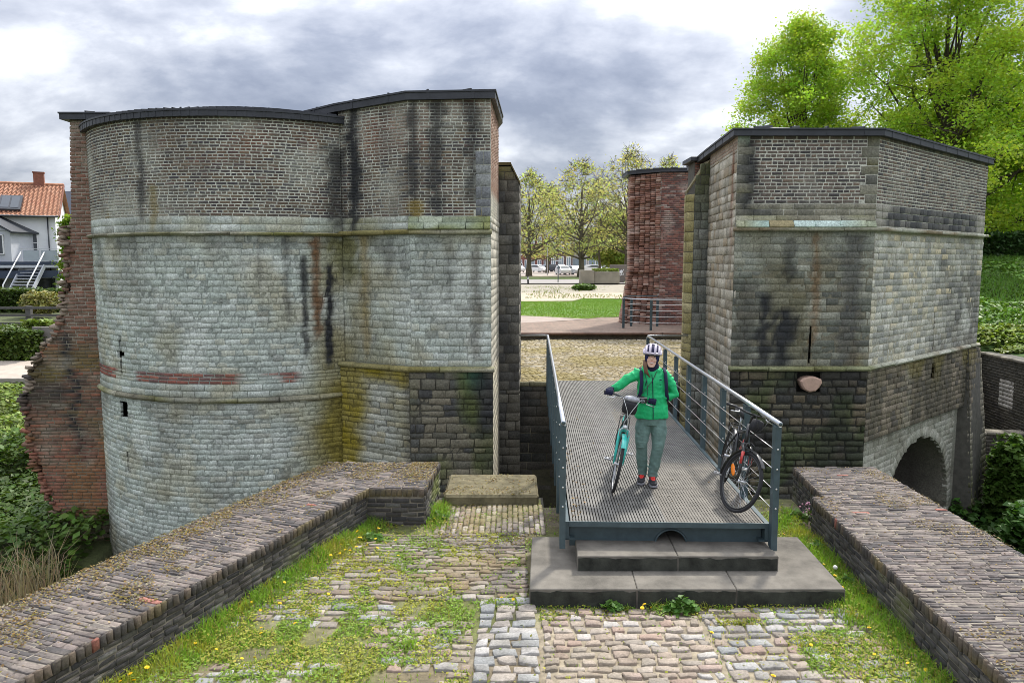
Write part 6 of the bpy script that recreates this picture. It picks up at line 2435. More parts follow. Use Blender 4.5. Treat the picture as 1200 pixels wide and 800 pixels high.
# dead leaves and crumbs on the parapet tops, thickest along the outer edge of the left one
def crumbs(n, fn, cols, s0, s1, name):
    x, y, z, w = fn(n)
    k = rg.uniform(0, 1, len(x)) < w
    P = np.stack([x, y, z], 1)[k]
    c = np.array(cols)[rg.integers(0, len(cols), len(P))]
    V, F, C = leaf_quads(P, s0, c, rg, up=0.7, var=0.35, aspect=1.3)
    return put_np(name, V, F, M_GRASS, None, C, kind='stuff')


def lfn(n):
    u, v = rg.uniform(0, 1.12, n), rg.uniform(0.3, 8.6, n)
    p = pou[None] + u[:, None] * UL[None] + v[:, None] * VL[None]
    ok = p[:, 1] < 10.33
    f = fbm(np.stack([u, v, 0 * u], 1), 2.4, 311)
    w = np.clip(sst(0.42, 0.02, u + (f - 0.5) * 0.55) * 0.95 + 0.75 * sst(0.55, 0.68, f) + 0.06, 0, 1) * ok
    w = np.maximum(w, 0.9 * sst(9.6, 10.2, p[:, 1] + (f - .5)) * ok)
    return p[:, 0], p[:, 1], np.full(n, ZT + 0.006) + rg.uniform(0, 0.012, n), w


DEAD = [(0.19, 0.13, 0.04), (0.23, 0.165, 0.045), (0.12, 0.08, 0.04), (0.26, 0.20, 0.09), (0.30, 0.26, 0.18), (0.17, 0.15, 0.04)]
crumbs(34000, lfn, DEAD, 0.016, 0, 'leaf_litter')


def bfn(n):
    x, y = rg.uniform(-2.2, -1.05, n), rg.uniform(9.16, 10.34, n)
    f = fbm(np.stack([x, y, 0 * x], 1), 2.4, 313)
    return x, y, np.full(n, ZT + 0.006) + rg.uniform(0, 0.012, n), np.clip(0.12 + 0.9 * sst(9.5, 10.2, y + (f - .5) * 0.8), 0, 1) * (x > inner_l(y))


crumbs(8500, bfn, DEAD, 0.016, 0, 'leaf_litter')


def rfn(n):
    x, y = rg.uniform(3.3, 5.05, n), rg.uniform(4.3, 10.1, n)
    f = fbm(np.stack([x, y, 0 * x], 1), 2.2, 312)
    w = (0.05 + 0.6 * sst(0.60, 0.7, f) + 0.9 * np.exp(-(((x - 4.9) / 0.3) ** 2 + ((y - 9.7) / 0.7) ** 2)) * sst(0.4, 0.6, f)) * (x > rl_v(y) + 0.02)
    return x, y, np.full(n, ZT + 0.006) + rg.uniform(0, 0.008, n), w


rl_v = np.vectorize(lambda v: float(rl(v)))
crumbs(26000, rfn, DEAD[:5], 0.014, 0, 'leaf_litter')


def sfn(n):
    x, y = rg.uniform(-0.95, 0.7, n), rg.uniform(8.4, 10.85, n)
    f = fbm(np.stack([x, y, 0 * x], 1), 2.2, 314)
    z = np.where((y > 9.86), -0.415, YZ + 0.01)
    return x, y, z + rg.uniform(0, 0.01, n), (0.10 + 0.5 * sst(0.5, 0.65, f)) * (x < 0.34)


crumbs(8000, sfn, DEAD, 0.016, 0, 'leaf_litter')


def dfn(n):
    x, y = rg.uniform(0.66, 2.9, n), rg.uniform(7.7, 14, n)
    f = fbm(np.stack([x, y, 0 * x], 1), 1.6, 315)
    ed = np.exp(-((x - 0.70 - (y - 7.66) * 0.03) / 0.10) ** 2) * 0.8
    return x, y, np.full(n, 0.004), (0.015 + ed * sst(0.42, 0.6, f)) * (x > 0.64 + (y - 7.66) * 0.03)


crumbs(5200, dfn, [(0.26, 0.16, 0.05), (0.30, 0.2, 0.08), (0.20, 0.13, 0.06)], 0.018, 0, 'leaf_litter')

# ------------------------------------------------------------------ dandelions
M_DAND = mat_plain('dandelion_yellow', (0.80, 0.55, 0.01), 0.7, 0, 0.1, 40)
M_STEM = mat_plain('flower_stem', (0.14, 0.22, 0.05), 0.7, 0, 0.1, 40)
M_SEED = mat_plain('seed_white', (0.75, 0.74, 0.70), 0.9, 0, 0.05, 60)
fl = MB()
for ring, (r_, z, m_) in enumerate(((0.021, 0.0, 14), (0.015, 0.004, 11), (0.008, 0.007, 7))):
    for k in range(m_):
        a = 2 * math.pi * k / m_ + ring * 0.2
        ca, sa = math.cos(a), math.sin(a)
        wd = 0.0034
        fl.raw([(0.002 * ca - sa * wd, 0.002 * sa + ca * wd, z), (0.002 * ca + sa * wd, 0.002 * sa - ca * wd, z),
                (r_ * ca + sa * wd, r_ * sa - ca * wd, z + 0.003), (r_ * ca - sa * wd, r_ * sa + ca * wd, z + 0.003)], [(0, 1, 2, 3)])
d0 = thing('dandelion', 'yellow dandelion in the middle of the left grass strip', 'dandelion', (-2.6, 7.0, YZ), group='dandelions in the middle of the left grass strip')
hd = fl.build('flower_head', M_DAND, d0, local=True); hd.location = (0, 0, 0.075)
sb = MB(); sb.tube([(0, 0, 0), (0.004, 0, 0.04), (0, 0, 0.075)], 0.0022, 5); stm = sb.build('stem', M_STEM, d0, local=True)
spots = [(-2.35, 7.3, 'L')]
rgd = np.random.default_rng(77)
while len(spots) < 46:
    t = rgd.uniform(4.8, 9.0)
    xx = inner_l(t) + abs(rgd.normal()) * 0.50 + 0.10
    if xx < -0.55:
        spots.append((xx, t, 'L'))
spots += [(0.02, 6.97, 'L'), (-0.1, 6.93, 'L'), (0.32, 8.52, 'L'), (0.40, 8.40, 'L'), (0.24, 8.46, 'L'), (-0.98, 9.75, 'L'), (-1.0, 9.2, 'L')]
for (a, b) in ((1.30, 6.78), (1.36, 6.76), (1.24, 6.74), (3.30, 7.9), (3.38, 7.75), (3.36, 7.45), (3.25, 8.6), (3.3, 7.15), (3.42, 6.75), (3.45, 6.6), (3.2, 6.32), (3.05, 5.9), (2.55, 6.05),
               (3.26, 5.75), (3.35, 5.68), (3.05, 5.45), (2.05, 5.55), (1.75, 6.25), (3.5, 8.95), (3.44, 7.0)):
    spots.append((a, b, 'R'))
for i, (a, b, s) in enumerate(spots):
    o = d0 if i == 0 else copy_tree(d0)
    o.location = (a, b, YZ + float(und(np.array([a]), np.array([b]))[0]))
    o.rotation_euler = (rgd.normal() * 0.25 + 0.25, rgd.normal() * 0.25, rgd.uniform(0, 6))
    sc_ = rgd.uniform(0.62, 0.98)
    o.scale = (sc_, sc_, sc_)
    if s == 'R':
        w = ('below the front of the concrete steps' if a < 1.6 and b > 6.6 else 'between the steps and the right parapet' if b > 6.85 else 'among the setts at the bottom right')
        o['label'] = 'yellow dandelion ' + w
        o['group'] = 'dandelions ' + w
    elif i:
        w = ('beside the left corner of the steps' if a > -0.5 and b < 7.2 else 'beside the near left bridge post' if a > 0 else 'in the grass clump right of the parapet block' if b > 9.1
             else 'in the grass near the parapet block' if b > 8.0 else 'in the middle of the left grass strip' if b > 6.6 else 'in the grass at the bottom left')
        o['label'] = 'yellow dandelion ' + w
        o['group'] = 'dandelions ' + w
sd_ = thing('dandelion_clock', 'round white dandelion seed head beside the right parapet', 'dandelion', (3.42, 7.55, YZ))
b = MB(); b.ball((0, 0, 0.10), 0.024, 12, 8); b.build('seed_head', M_SEED, sd_, local=True)
b = MB(); b.tube([(0, 0, 0), (0, 0.003, 0.09)], 0.002, 5); b.build('stem', M_STEM, sd_, local=True)
# pink flowers by the notch of the right parapet
pf = MB()
rg2 = np.random.default_rng(4)
for k in range(26):
    a = Vector((3.70 + rg2.normal() * 0.05, 8.98 + rg2.normal() * 0.06, YZ + rg2.uniform(0.15, 0.32)))
    pf.ball(a, 0.012, 6, 4)
pp = thing('pink_flower', 'small pink wildflower plant against the notch of the right parapet', 'flower', (3.70, 8.98, YZ))
pf.build('blossom', mat_plain('pink_petal', (0.42, 0.22, 0.30), 0.7), pp)
V, F, C = leaf_quads(np.stack([3.70 + rg2.normal(size=60) * .06, 8.98 + rg2.normal(size=60) * .06, YZ + rg2.uniform(0, .22, 60)], 1), 0.035, (0.10, 0.15, 0.04), rg2)
put_np('leaf', V, F, M_IVY, pp, C)
# creeper hanging from the right tower's buttress and bushes behind it
def bush(label, c, r, n, leaf, col, seed, name='bush', group=None):
    rg = np.random.default_rng(seed)
    th = thing(name, label, 'bush', (c[0], c[1], c[2]), group=group)
    d = rg.normal(size=(n, 3)); d /= np.linalg.norm(d, axis=1)[:, None]
    q = 0.75 + 0.5 * vnoise(d, 2.0, seed)
    P = np.array(c) + np.array([0, 0, r[2]]) + d * np.array(r) * (q * rg.uniform(0.55, 1, n))[:, None]
    cc = np.array(col)[None] * (0.5 + 1.0 * vnoise(P, 2.5, seed + 1))[:, None]
    V, F, C = leaf_quads(P, leaf, cc, rg, up=0.3)
    put_np('foliage', V, F, M_IVY, th, C)
    mb = MB()
    for k in range(9):
        e = np.array(c) + np.array([0, 0, r[2]]) + rg.normal(size=3) * np.array(r) * 0.45
        mb.tube([c, (np.array(c) + e) / 2 + rg.normal(size=3) * .1, e], [0.03, 0.02, 0.008], 5, caps=False)
    mb.build('stem', M_BARK, th)
    return th


bush('leafy green bush climbing beside the foot of the right tower', (11.75, 17.0, -3.4), (0.55, 0.6, 1.05), 4200, 0.10, (0.075, 0.14, 0.025), 61)
bush('dark green bush low at the right edge in the moat', (11.3, 15.0, -3.6), (0.9, 0.8, 0.7), 4200, 0.10, (0.05, 0.12, 0.022), 62)
bush('green shrub at the right edge below the retaining wall', (12.6, 17.4, -3.5), (0.6, 0.6, 0.75), 3000, 0.10, (0.08, 0.15, 0.03), 63)
bush('yellowish flowering shrub by the garden fence', (-27.0, 42.5, -0.4), (1.2, 0.6, 0.75), 1800, 0.12, (0.26, 0.25, 0.09), 64)
bush('round green bush on the sand across the square', (6.0, 62, 0.26), (1.1, 0.7, 0.28), 900, 0.16, (0.10, 0.17, 0.04), 65)
bush('low weeds at the foot of the graffiti panel', (13.2, 73.5, 0.3), (2.2, 0.5, 0.35), 1500, 0.16, (0.08, 0.14, 0.035), 66)

# ================================================================== house and garden at the far left
M_WHITE = mat_plain('white_render', (0.72, 0.73, 0.74), 0.85, 0, 0.06, 1.5, 0.1)
M_WPAINT = mat_plain('white_paint', (0.78, 0.78, 0.78), 0.5, 0, 0.04, 6)
M_NAVY = mat_plain('navy_cladding', (0.035, 0.05, 0.085), 0.6, 0, 0.12, 3)
M_GLASS = mat_plain('window_glass', (0.05, 0.06, 0.07), 0.08, 0, 0.1, 2, 0, 0.8)
M_GLASSB = mat_plain('balcony_glass', (0.35, 0.40, 0.44), 0.08, 0, 0.08, 2, 0, 0.8)
M_DARKF = mat_plain('dark_frame', (0.03, 0.035, 0.045), 0.5, 0, 0.1, 6)
M_CHIM = mat_plain('chimney_brick', (0.22, 0.09, 0.06), 0.9, 0, 0.25, 6, 0.3)
M_GREYB = mat_plain('pale_grey_boards', (0.50, 0.52, 0.56), 0.7, 0, 0.06, 3)


def mat_tiles():
    m = bpy.data.materials.new('orange_roof_tile')
    m.use_nodes = True
    t = NT(m.node_tree)
    out = t.n('ShaderNodeOutputMaterial')
    b = t.n('ShaderNodeBsdfPrincipled')
    b.inputs['Roughness'].default_value = 0.85
    tc = t.n('ShaderNodeTexCoord')
    n1 = t.noise(tc.outputs['Object'], 2.6, 4, 0.7)
    c = t.ramp(n1, [(0.3, (0.30, 0.12, 0.065)), (0.5, (0.40, 0.19, 0.11)), (0.7, (0.47, 0.27, 0.18))])
    t.l(c, b.inputs['Base Color'])
    t.l(b.outputs[0], out.inputs[0])
    return m


M_TILE = mat_tiles()
HS = thing('house', 'white rendered house with an orange tiled roof, balcony and outside stairs at the far left', 'house', (-36.15, 60, -0.2))
hx0, hx1 = -52.0, -36.15
HB = MB()
HB.raw([(hx0, 60, -0.3), (hx1, 60, -0.3), (hx1, 60, 6.35), (hx0, 60, 6.35), (hx0, 68, -0.3), (hx1, 68, -0.3), (hx1, 68, 6.35), (hx0, 68, 6.35), (hx1, 64, 9.0), (hx0, 64, 9.0)],
       [(0, 1, 2, 3), (1, 5, 6, 8, 2), (5, 4, 7, 6), (4, 0, 3, 9, 7)])
HB.build('wall', M_WHITE, HS)
# tiled slopes: each tile course a little lip of its own, joined (the tiles are two or three pixels each)
tm = MB()
ncs = 22
for k in range(ncs):
    f0, f1 = k / ncs, (k + 1) / ncs
    y0_, z0_ = 59.55 + (64 - 59.55) * f0, 6.25 + (9.05 - 6.25) * f0
    y1_, z1_ = 59.55 + (64 - 59.55) * f1, 6.25 + (9.05 - 6.25) * f1
    for q in range(54):
        xa = hx0 + (hx1 + 0.35 - hx0) * q / 54
        xb = hx0 + (hx1 + 0.35 - hx0) * (q + 1) / 54
        xm = (xa + xb) / 2
        tm.raw([(xa, y0_, z0_ + 0.01), (xm, y0_, z0_ + 0.09), (xb, y0_, z0_ + 0.01), (xb, y1_, z1_ - 0.03), (xm, y1_, z1_ + 0.05), (xa, y1_, z1_ - 0.03)],
               [(0, 1, 4, 5), (1, 2, 3, 4)])
tm.raw([(hx0, 64, 9.05), (hx1 + .35, 64, 9.05), (hx1 + .35, 68.4, 6.25), (hx0, 68.4, 6.25)], [(0, 1, 2, 3)])
tm.raw([(hx0, 59.6, 6.18), (hx1 + .3, 59.6, 6.18), (hx1 + .3, 64, 8.95), (hx0, 64, 8.95)], [(0, 1, 2, 3)])
roof = tm.build('roof', M_TILE, HS)
mb = MB(); mb.tube([(hx0, 64, 9.08), (hx1 + 0.35, 64, 9.08)], 0.12, 8); mb.build('ridge', M_TILE, roof)
mb = MB(); mb.box((hx1 + 0.38, 61.8, 7.62), (0.06, 0.2, 0.1)); mb.bar((hx1 + 0.38, 59.5, 6.2), (hx1 + 0.38, 64, 9.03), 0.06, 0.2); mb.build('verge_board', M_CHIM, roof)
mb = MB(); mb.box((-37.55, 64.0, 9.35), (0.75, 0.55, 1.3)); mb.box((-37.55, 64.0, 10.02), (0.85, 0.65, 0.10)); mb.build('chimney', M_CHIM, roof)
mb = MB(); mb.tube([(hx0, 59.5, 6.2), (hx1 + 0.3, 59.5, 6.2)], 0.08, 8); mb.tube([(hx1 - 0.5, 59.85, 6.15), (hx1 - 0.5, 59.85, 0.6)], 0.05, 8); mb.build('gutter', M_DARKF, HS)
# roof window
mb = MB(); mb.bar((-39.2, 60.0, 6.66), (-39.2, 61.9, 7.86), 1.5, 0.22); d_ = mb.build('roof_window', M_DARKF, HS)
for x in (-39.53, -38.87):
    mb = MB(); mb.bar((x, 60.18, 6.80), (x, 61.75, 7.79), 0.55, 0.235); mb.build('pane', M_GLASS, d_)


def window(parent, x0, x1, z0, z1, y, frame, nx=2, nz=1, name='window'):
    w = MB()
    t = 0.07
    w.box(((x0 + x1) / 2, y, z0 + t / 2), (x1 - x0, 0.1, t)); w.box(((x0 + x1) / 2, y, z1 - t / 2), (x1 - x0, 0.1, t))
    for i in range(nx + 1):
        xx = x0 + t / 2 + (x1 - x0 - t) * i / nx
        w.box((xx, y - 0.003, (z0 + z1) / 2), (t, 0.1, z1 - z0))
    for j in range(1, nz):
        w.box(((x0 + x1) / 2, y + 0.004, z0 + (z1 - z0) * j / nz), (x1 - x0, 0.08, t * .7))
    f = w.build(name, frame, parent)
    for i in range(nx):
        a = x0 + t / 2 + (x1 - x0 - t) * i / nx + t / 2
        b = x0 + t / 2 + (x1 - x0 - t) * (i + 1) / nx - t / 2
        p = MB(); p.box(((a + b) / 2, y + 0.02, (z0 + z1) / 2), (b - a, 0.02, z1 - z0 - 2 * t)); p.build('pane', M_GLASS, f)
    return f


window(HS, -39.6, -38.5, 2.65, 4.9, 59.93, M_WPAINT, 2, 3, 'french_door')
window(HS, -38.5, -37.4, 2.65, 4.9, 59.93, M_WPAINT, 2, 3, 'french_door')
mb = MB(); mb.box((-41.5, 58.7, 1.70), (11.2, 2.5, 0.55)); mb.build('balcony_band', M_NAVY, HS)
mb = MB(); mb.box((-41.5, 58.7, 2.30), (11.4, 2.6, 0.20)); mb.build('balcony_slab', M_GREYB, HS)
mb = MB(); mb.box((-41.5, 58.7, 2.54), (11.2, 2.5, 0.24)); mb.build('balcony_band', M_NAVY, HS)
bl = MB(); bl.box((-44.2, 57.45, 3.62), (8.0, 0.05, 0.05)); bl.box((-37.0, 57.45, 3.62), (2.6, 0.05, 0.05))
for x in (-41.2, -40.3, -38.2, -37.0, -35.8):
    bl.box((x, 57.45, 3.15), (0.05, 0.05, 0.95))
bl.build('balcony_rail', M_GREYB, HS)
for x0, x1 in ((-47, -43.4), (-43.3, -40.4), (-38.1, -37.05), (-36.95, -35.85)):
    mb = MB(); mb.box(((x0 + x1) / 2, 57.47, 3.12), (x1 - x0, 0.02, 0.8)); mb.build('balcony_glass', M_GLASSB, HS)
window(HS, -42.2, -39.9, 0.1, 1.25, 59.93, M_DARKF, 2, 1)
window(HS, -37.8, -36.4, 0.1, 1.3, 59.93, M_DARKF, 1, 1)
HS.rotation_euler = (0, 0, math.radians(25)); HS.location.x -= 0.35
SRS = thing('outside_stair', 'steep pale grey outside stair running down from the house balcony', 'stairs', (-36.8, 56.5, 0))
sb_ = MB()
for x in (-37.65, -35.95):
    sb_ = MB(); sb_.bar((x, 57.4, 2.35), (x, 55.2, -0.1), 0.08, 0.3); sb_.build('stringer', M_GREYB, SRS)
for k in range(11):
    f = k / 10
    mb = MB(); mb.box((-36.8, 57.3 - 2.1 * f, 2.3 - 2.3 * f), (1.6, 0.28, 0.05)); mb.build('tread', M_GREYB, SRS)
for x in (-37.7, -35.9):
    mb = MB(); mb.tube([(x, 57.4, 3.4), (x, 55.1, 0.95), (x, 55.1, -0.1)], 0.05, 6); mb.build('handrail', M_WPAINT, SRS)
EX = thing('house_extension', 'grey boarded gabled extension of the white house, cut by the left edge', 'house', (-41.70, 57, 0))
mb = MB()
mb.raw([(-45.20, 56.6, 2.6), (-37.90, 56.6, 2.6), (-37.90, 56.6, 4.95), (-41.50, 56.6, 7.0), (-45.20, 56.6, 4.95), (-45.20, 60.1, 2.6), (-37.90, 60.1, 2.6), (-37.90, 60.1, 4.95), (-41.50, 60.1, 7.0), (-45.20, 60.1, 4.95)],
       [(0, 1, 2, 3, 4), (1, 6, 7, 2), (5, 0, 4, 9)])
mb.build('wall', M_GREYB, EX)
for k in range(9):
    z = 5.0 + k * 0.2
    hw = 3.55 * (1 - (z - 4.95) / 2.05)
    if hw > 0.2:
        mb = MB(); mb.box((-41.50, 56.57, z), (hw * 2, 0.05, 0.03)); mb.build('board_joint', M_GREYB, EX)
mb = MB()
mb.bar((-41.50, 58.2, 7.08), (-37.55, 58.2, 4.85), 3.9, 0.14, up=(0, 0, 1)); mb.bar((-41.50, 58.2, 7.08), (-45.50, 58.2, 4.85), 3.9, 0.14)
mb.build('roof', M_DARKF, EX)
window(EX, -40.80, -38.40, 3.2, 4.7, 56.55, M_WPAINT, 2, 1)
H2 = thing('house', 'dark slate roofed house with two skylights behind the small bright tree', 'house', (-56.10, 92, 0))
mb = MB()
mb.raw([(-62.10, 90, 0), (-53.40, 90, 0), (-53.40, 90, 6.4), (-62.10, 90, 6.4), (-62.10, 100, 0), (-53.40, 100, 0), (-53.40, 100, 6.4), (-62.10, 100, 6.4), (-53.40, 95, 11.2), (-62.10, 95, 11.2)],
       [(0, 1, 2, 3), (1, 5, 6, 8, 2), (4, 7, 6, 5), (0, 3, 9, 7, 4)])
mb.build('wall', mat_plain('pinkish_brick', (0.34, 0.22, 0.18), 0.9, 0, 0.15, 2), H2)
mb = MB(); mb.raw([(-62.30, 89.5, 6.2), (-53.10, 89.5, 6.2), (-53.10, 95, 11.4), (-62.30, 95, 11.4), (-53.10, 100.5, 6.2), (-62.30, 100.5, 6.2)], [(0, 1, 2, 3), (3, 2, 4, 5)])
r2 = mb.build('roof', mat_plain('slate_roof', (0.055, 0.065, 0.09), 0.6, 0, 0.15, 1.0), H2)
for x in (-57.90, -56.10):
    mb = MB(); mb.bar((x, 91.3, 7.95), (x + 0.0, 92.9, 9.47), 0.5, 0.06); mb.build('skylight', M_GLASSB, r2)

# garden fence, wall, path
GF = thing('garden_fence', 'grey three rail garden fence between the hedge and the lower garden', 'fence', (-26, 38, -0.8))
M_FENCE = mat_plain('grey_fence_timber', (0.10, 0.095, 0.09), 0.9, 0, 0.25, 4, 0.3)
for x in (-30, -26.9, -24.5, -22.0, -19.0):
    mb = MB(); mb.box((x, 37.6, -0.15), (0.26, 0.2, 1.25)); mb.build('post', M_FENCE, GF)
for z in (-0.42, 0.0, 0.38):
    mb = MB(); mb.box((-25, 37.5, z), (14, 0.06, 0.12)); mb.build('rail', M_FENCE, GF)
M_GST = mat_plain('garden_stone', (0.24, 0.22, 0.19), 0.95, 0, 0.3, 3, 0.5)
GW = thing('garden_wall', 'low grey garden wall with rough stone at its foot above the path', 'wall', (-18.5, 30.8, -1.4))
mb = MB(); mb.box((-18.2, 31.0, -0.30), (3.6, 0.4, 0.62)); mb.build('render_band', mat_plain('grey_render', (0.19, 0.175, 0.16), 0.9, 0, 0.15, 3), GW)
rg = np.random.default_rng(15)
for j in range(3):
    x = -20.0
    while x < -16.4:
        w = rg.uniform(0.35, 0.6)
        mb = MB(); mb.box((x + w / 2, 30.78, -1.30 + j * 0.24), (w - 0.03, 0.25, 0.21), bev=0.03); mb.build('stone', M_GST, GW)
        x += w
mb = MB(); mb.box((-18.2, 31.0, -0.98), (3.6, 0.3, 0.76)); mb.build('wall_core', MATS['dark_mortar'], GW)
sheet('path', [(-40, 26.9), (-13.2, 26.9), (-13.2, 29.6), (-40, 29.6)], -1.56, mat_plain('pale_gravel', (0.42, 0.36, 0.30), 0.95, 0, 0.15, 2.5, 0.3), zf=lambda x, y: hgt(x, 27.2) + 0.22 + (y - 26.9) * 0.10)
mb = MB(); mb.box((-26, 26.8, hgt(-20, 27.2) + 0.08), (26, 0.2, 0.30)); KS = mb.build('kerb_edge', mat_plain('kerb_stone', (0.30, 0.27, 0.24), 0.9, 0, 0.2, 4, 0.3), None, loc=(-26, 26.8, -1.7))
tag(KS, 'pale stone edge below the gravel path at the far left', 'kerb')

# ================================================================== right bank: retaining walls
def rwall_col(P, u, v, r):
    C = pal(r, [(0.075, 0.066, 0.054), (0.055, 0.05, 0.044), (0.095, 0.085, 0.07)])
    return mixc(C, (0.04, 0.04, 0.03), sst(0.5, 0.7, fbm(P, 1.0, 281)) * 0.6)


WA = thing('retaining_wall', 'dark brick retaining wall beyond the right tower, with a pale bricked-up opening', 'wall', (13.2, 19, -3.6))
S_wa = wall_surf([(13.32, 21.0), (12.7, 14.0)])
op = slot(1.10, 1.78, -1.15, -0.40)
lay(WA, 'brick', S_wa, (-3.6, 0.12), (0, S_wa.L), (0.074, 0.078), (0.21, 0.24), rwall_col, M_BRICK, 0.013, 0.008, seed=161, brickbond=True, holes=[op])
lay(WA, 'pale_brick', S_wa, (-1.15, -0.40), (1.10, 1.78), (0.105, 0.11), (0.24, 0.32), lambda P, u, v, r: pal(r, [(0.36, 0.34, 0.31), (0.30, 0.285, 0.26), (0.42, 0.40, 0.37)]), M_BRICK, 0.02, 0.006, seed=162)
lay(WA, 'coping_stone', S_wa, (0.12, 0.20), (0, S_wa.L), (0.08, 0.08), (0.5, 0.8), lambda P, u, v, r: pal(r, [(0.17, 0.155, 0.12), (0.13, 0.12, 0.10)]), M_STONE, 0.01, 0.04, bevel=0.015, seed=163)
mb = MB(); mb.prism([(13.33, 21.0), (12.71, 14.0), (13.2, 14.0), (13.8, 21.0)], -3.6, 0.19); mb.build('wall_core', MATS['dark_mortar'], WA)
WB = thing('end_wall', 'dark recessed wall closing the moat behind the right tower', 'wall', (12.2, 21, -3.6))
S_wb = wall_surf([(10.8, 21.02), (13.3, 21.02)])
lay(WB, 'brick', S_wb, (-3.6, 0.12), (0, S_wb.L), (0.10, 0.11), (0.24, 0.32), rwall_col, M_BRICK, 0.013, 0.008, seed=164)
mb = MB(); mb.box((12.05, 21.22, -1.75), (2.6, 0.38, 3.7)); mb.build('wall_core', MATS['dark_mortar'], WB)
WC = thing('low_wall', 'low dark wall with a pale top across the moat at the right edge', 'wall', (12.4, 18.4, -3.6))
S_wc = wall_surf([(11.2, 18.5), (12.98, 18.3)])
lay(WC, 'brick', S_wc, (-3.6, -1.62), (0, S_wc.L), (0.09, 0.10), (0.22, 0.3), rwall_col, M_BRICK, 0.013, 0.008, seed=165)
lay(WC, 'coping_stone', S_wc, (-1.62, -1.54), (0, S_wc.L), (0.08, 0.08), (0.4, 0.6), lambda P, u, v, r: pal(r, [(0.22, 0.20, 0.16), (0.18, 0.165, 0.13)]), M_STONE, 0.01, 0.05, depth=0.35, bevel=0.02, seed=166)
mb = MB(); mb.prism([(11.2, 18.51), (12.98, 18.31), (12.98, 18.7), (11.2, 18.9)], -3.6, -1.56); mb.build('wall_core', MATS['dark_mortar'], WC)
WD = thing('ledge_wall', 'low ledge wall with a thin pale top halfway up the grass bank', 'wall', (16, 22.1, 0.2))
S_wd = wall_surf([(12.4, 22.0), (22.0, 22.0)])
lay(WD, 'brick', S_wd, (0.15, 0.62), (0, S_wd.L), (0.075, 0.08), (0.21, 0.24), rwall_col, M_BRICK, 0.013, 0.008, seed=167, brickbond=True)
lay(WD, 'coping_stone', S_wd, (0.62, 0.68), (0, S_wd.L), (0.06, 0.06), (0.5, 0.8), lambda P, u, v, r: pal(r, [(0.26, 0.245, 0.2), (0.22, 0.20, 0.16)]), M_STONE, 0.01, 0.05, depth=0.25, bevel=0.012, seed=168)
mb = MB(); mb.box((17.2, 22.16, 0.36), (9.6, 0.3, 0.6)); mb.build('wall_core', MATS['dark_mortar'], WD)

# ================================================================== beyond the square
M_CONC = mat_plain('stained_concrete', (0.26, 0.235, 0.185), 0.92, 0, 0.3, 0.9, 0.3)
PLN = thing('concrete_planter', 'long low weathered concrete planter with plants, left of the graffiti panel', 'planter', (9.0, 76, 0.44))
mb = MB()
mb.box((7.6, 76, 1.10), (1.4, 1.6, 1.34), bev=0.04); mb.box((9.6, 76.1, 1.02), (2.6, 1.4, 1.18), bev=0.04)
mb.build('trough', M_CONC, PLN)
rg = np.random.default_rng(16)
P = np.stack([rg.uniform(8.2, 10.8, 500), rg.uniform(75.5, 76.6, 500), 1.65 + rg.uniform(0, 0.25, 500)], 1)
V, F, C = leaf_quads(P, 0.16, (0.18, 0.23, 0.05), rg)
put_np('plants', V, F, M_IVY, PLN, C)
GPN = thing('graffiti_panel', 'brown grey panel with white graffiti scrawls, in front of the trees left of the ruin', 'panel', (13.6, 79, 0.3))
mb = MB(); mb.box((12.35, 79, 1.35), (4.0, 0.25, 1.9), bev=0.02); mb.build('board', mat_plain('brown_panel', (0.17, 0.145, 0.125), 0.85, 0, 0.15, 1.0), GPN)
mb = MB()
rg = np.random.default_rng(17)
for k in range(7):
    x0 = 10.65 + k * 0.17
    pts = [(x0 + 0.16 * math.sin(q * 1.9 + k), 78.86, 1.45 + 0.42 * math.cos(q * 1.3 + k * 0.8) * (0.5 + 0.5 * rg.uniform())) for q in range(7)]
    mb.tube(pts, 0.035, 5)
mb.tube([(12.35, 78.86, 1.75), (12.33, 78.86, 1.1)], 0.05, 5)
mb.tube([(12.55, 78.86, 1.72), (12.53, 78.86, 1.08), (12.34, 78.86, 1.08)], 0.05, 5)
mb.build('graffiti', M_WPAINT, GPN)
SG = thing('sign_post', 'grey post with a small sign plate on top standing at the far path', 'sign', (4.95, 80, 0.44))
mb = MB(); mb.tube([(4.95, 80, 0.4), (4.95, 80, 2.75)], 0.055, 8); mb.build('post', M_STEEL, SG)
mb = MB(); mb.box((4.95, 79.93, 2.72), (0.75, 0.04, 0.14)); mb.build('plate', M_GREYB, SG)
BO = thing('bollard', 'short dark bollard at the edge of the far road', 'bollard', (1.65, 76, 0.44))
mb = MB(); mb.tube([(1.65, 76, 0.4), (1.62, 76, 1.0), (1.60, 76, 1.15)], [0.09, 0.09, 0.05], 10); mb.build('post', M_DARKF, BO)
mb = MB(); mb.tube([(1.628, 76, 0.86), (1.62, 76, 0.98)], 0.096, 10); mb.build('band', M_WPAINT, BO)
SL = thing('street_lamp', 'slim grey street lamp with a white head among the plane trees', 'street lamp', (5.6, 118, 0.42))
mb = MB(); mb.tube([(5.6, 118, 0.4), (5.6, 118, 6.9), (5.9, 118, 7.2)], [0.09, 0.06, 0.04], 8); mb.build('post', M_GREYB, SL)
mb = MB(); mb.ball((6.25, 118, 7.25), (0.5, 0.2, 0.14), 10, 6); mb.build('lamp_head', M_WPAINT, SL)

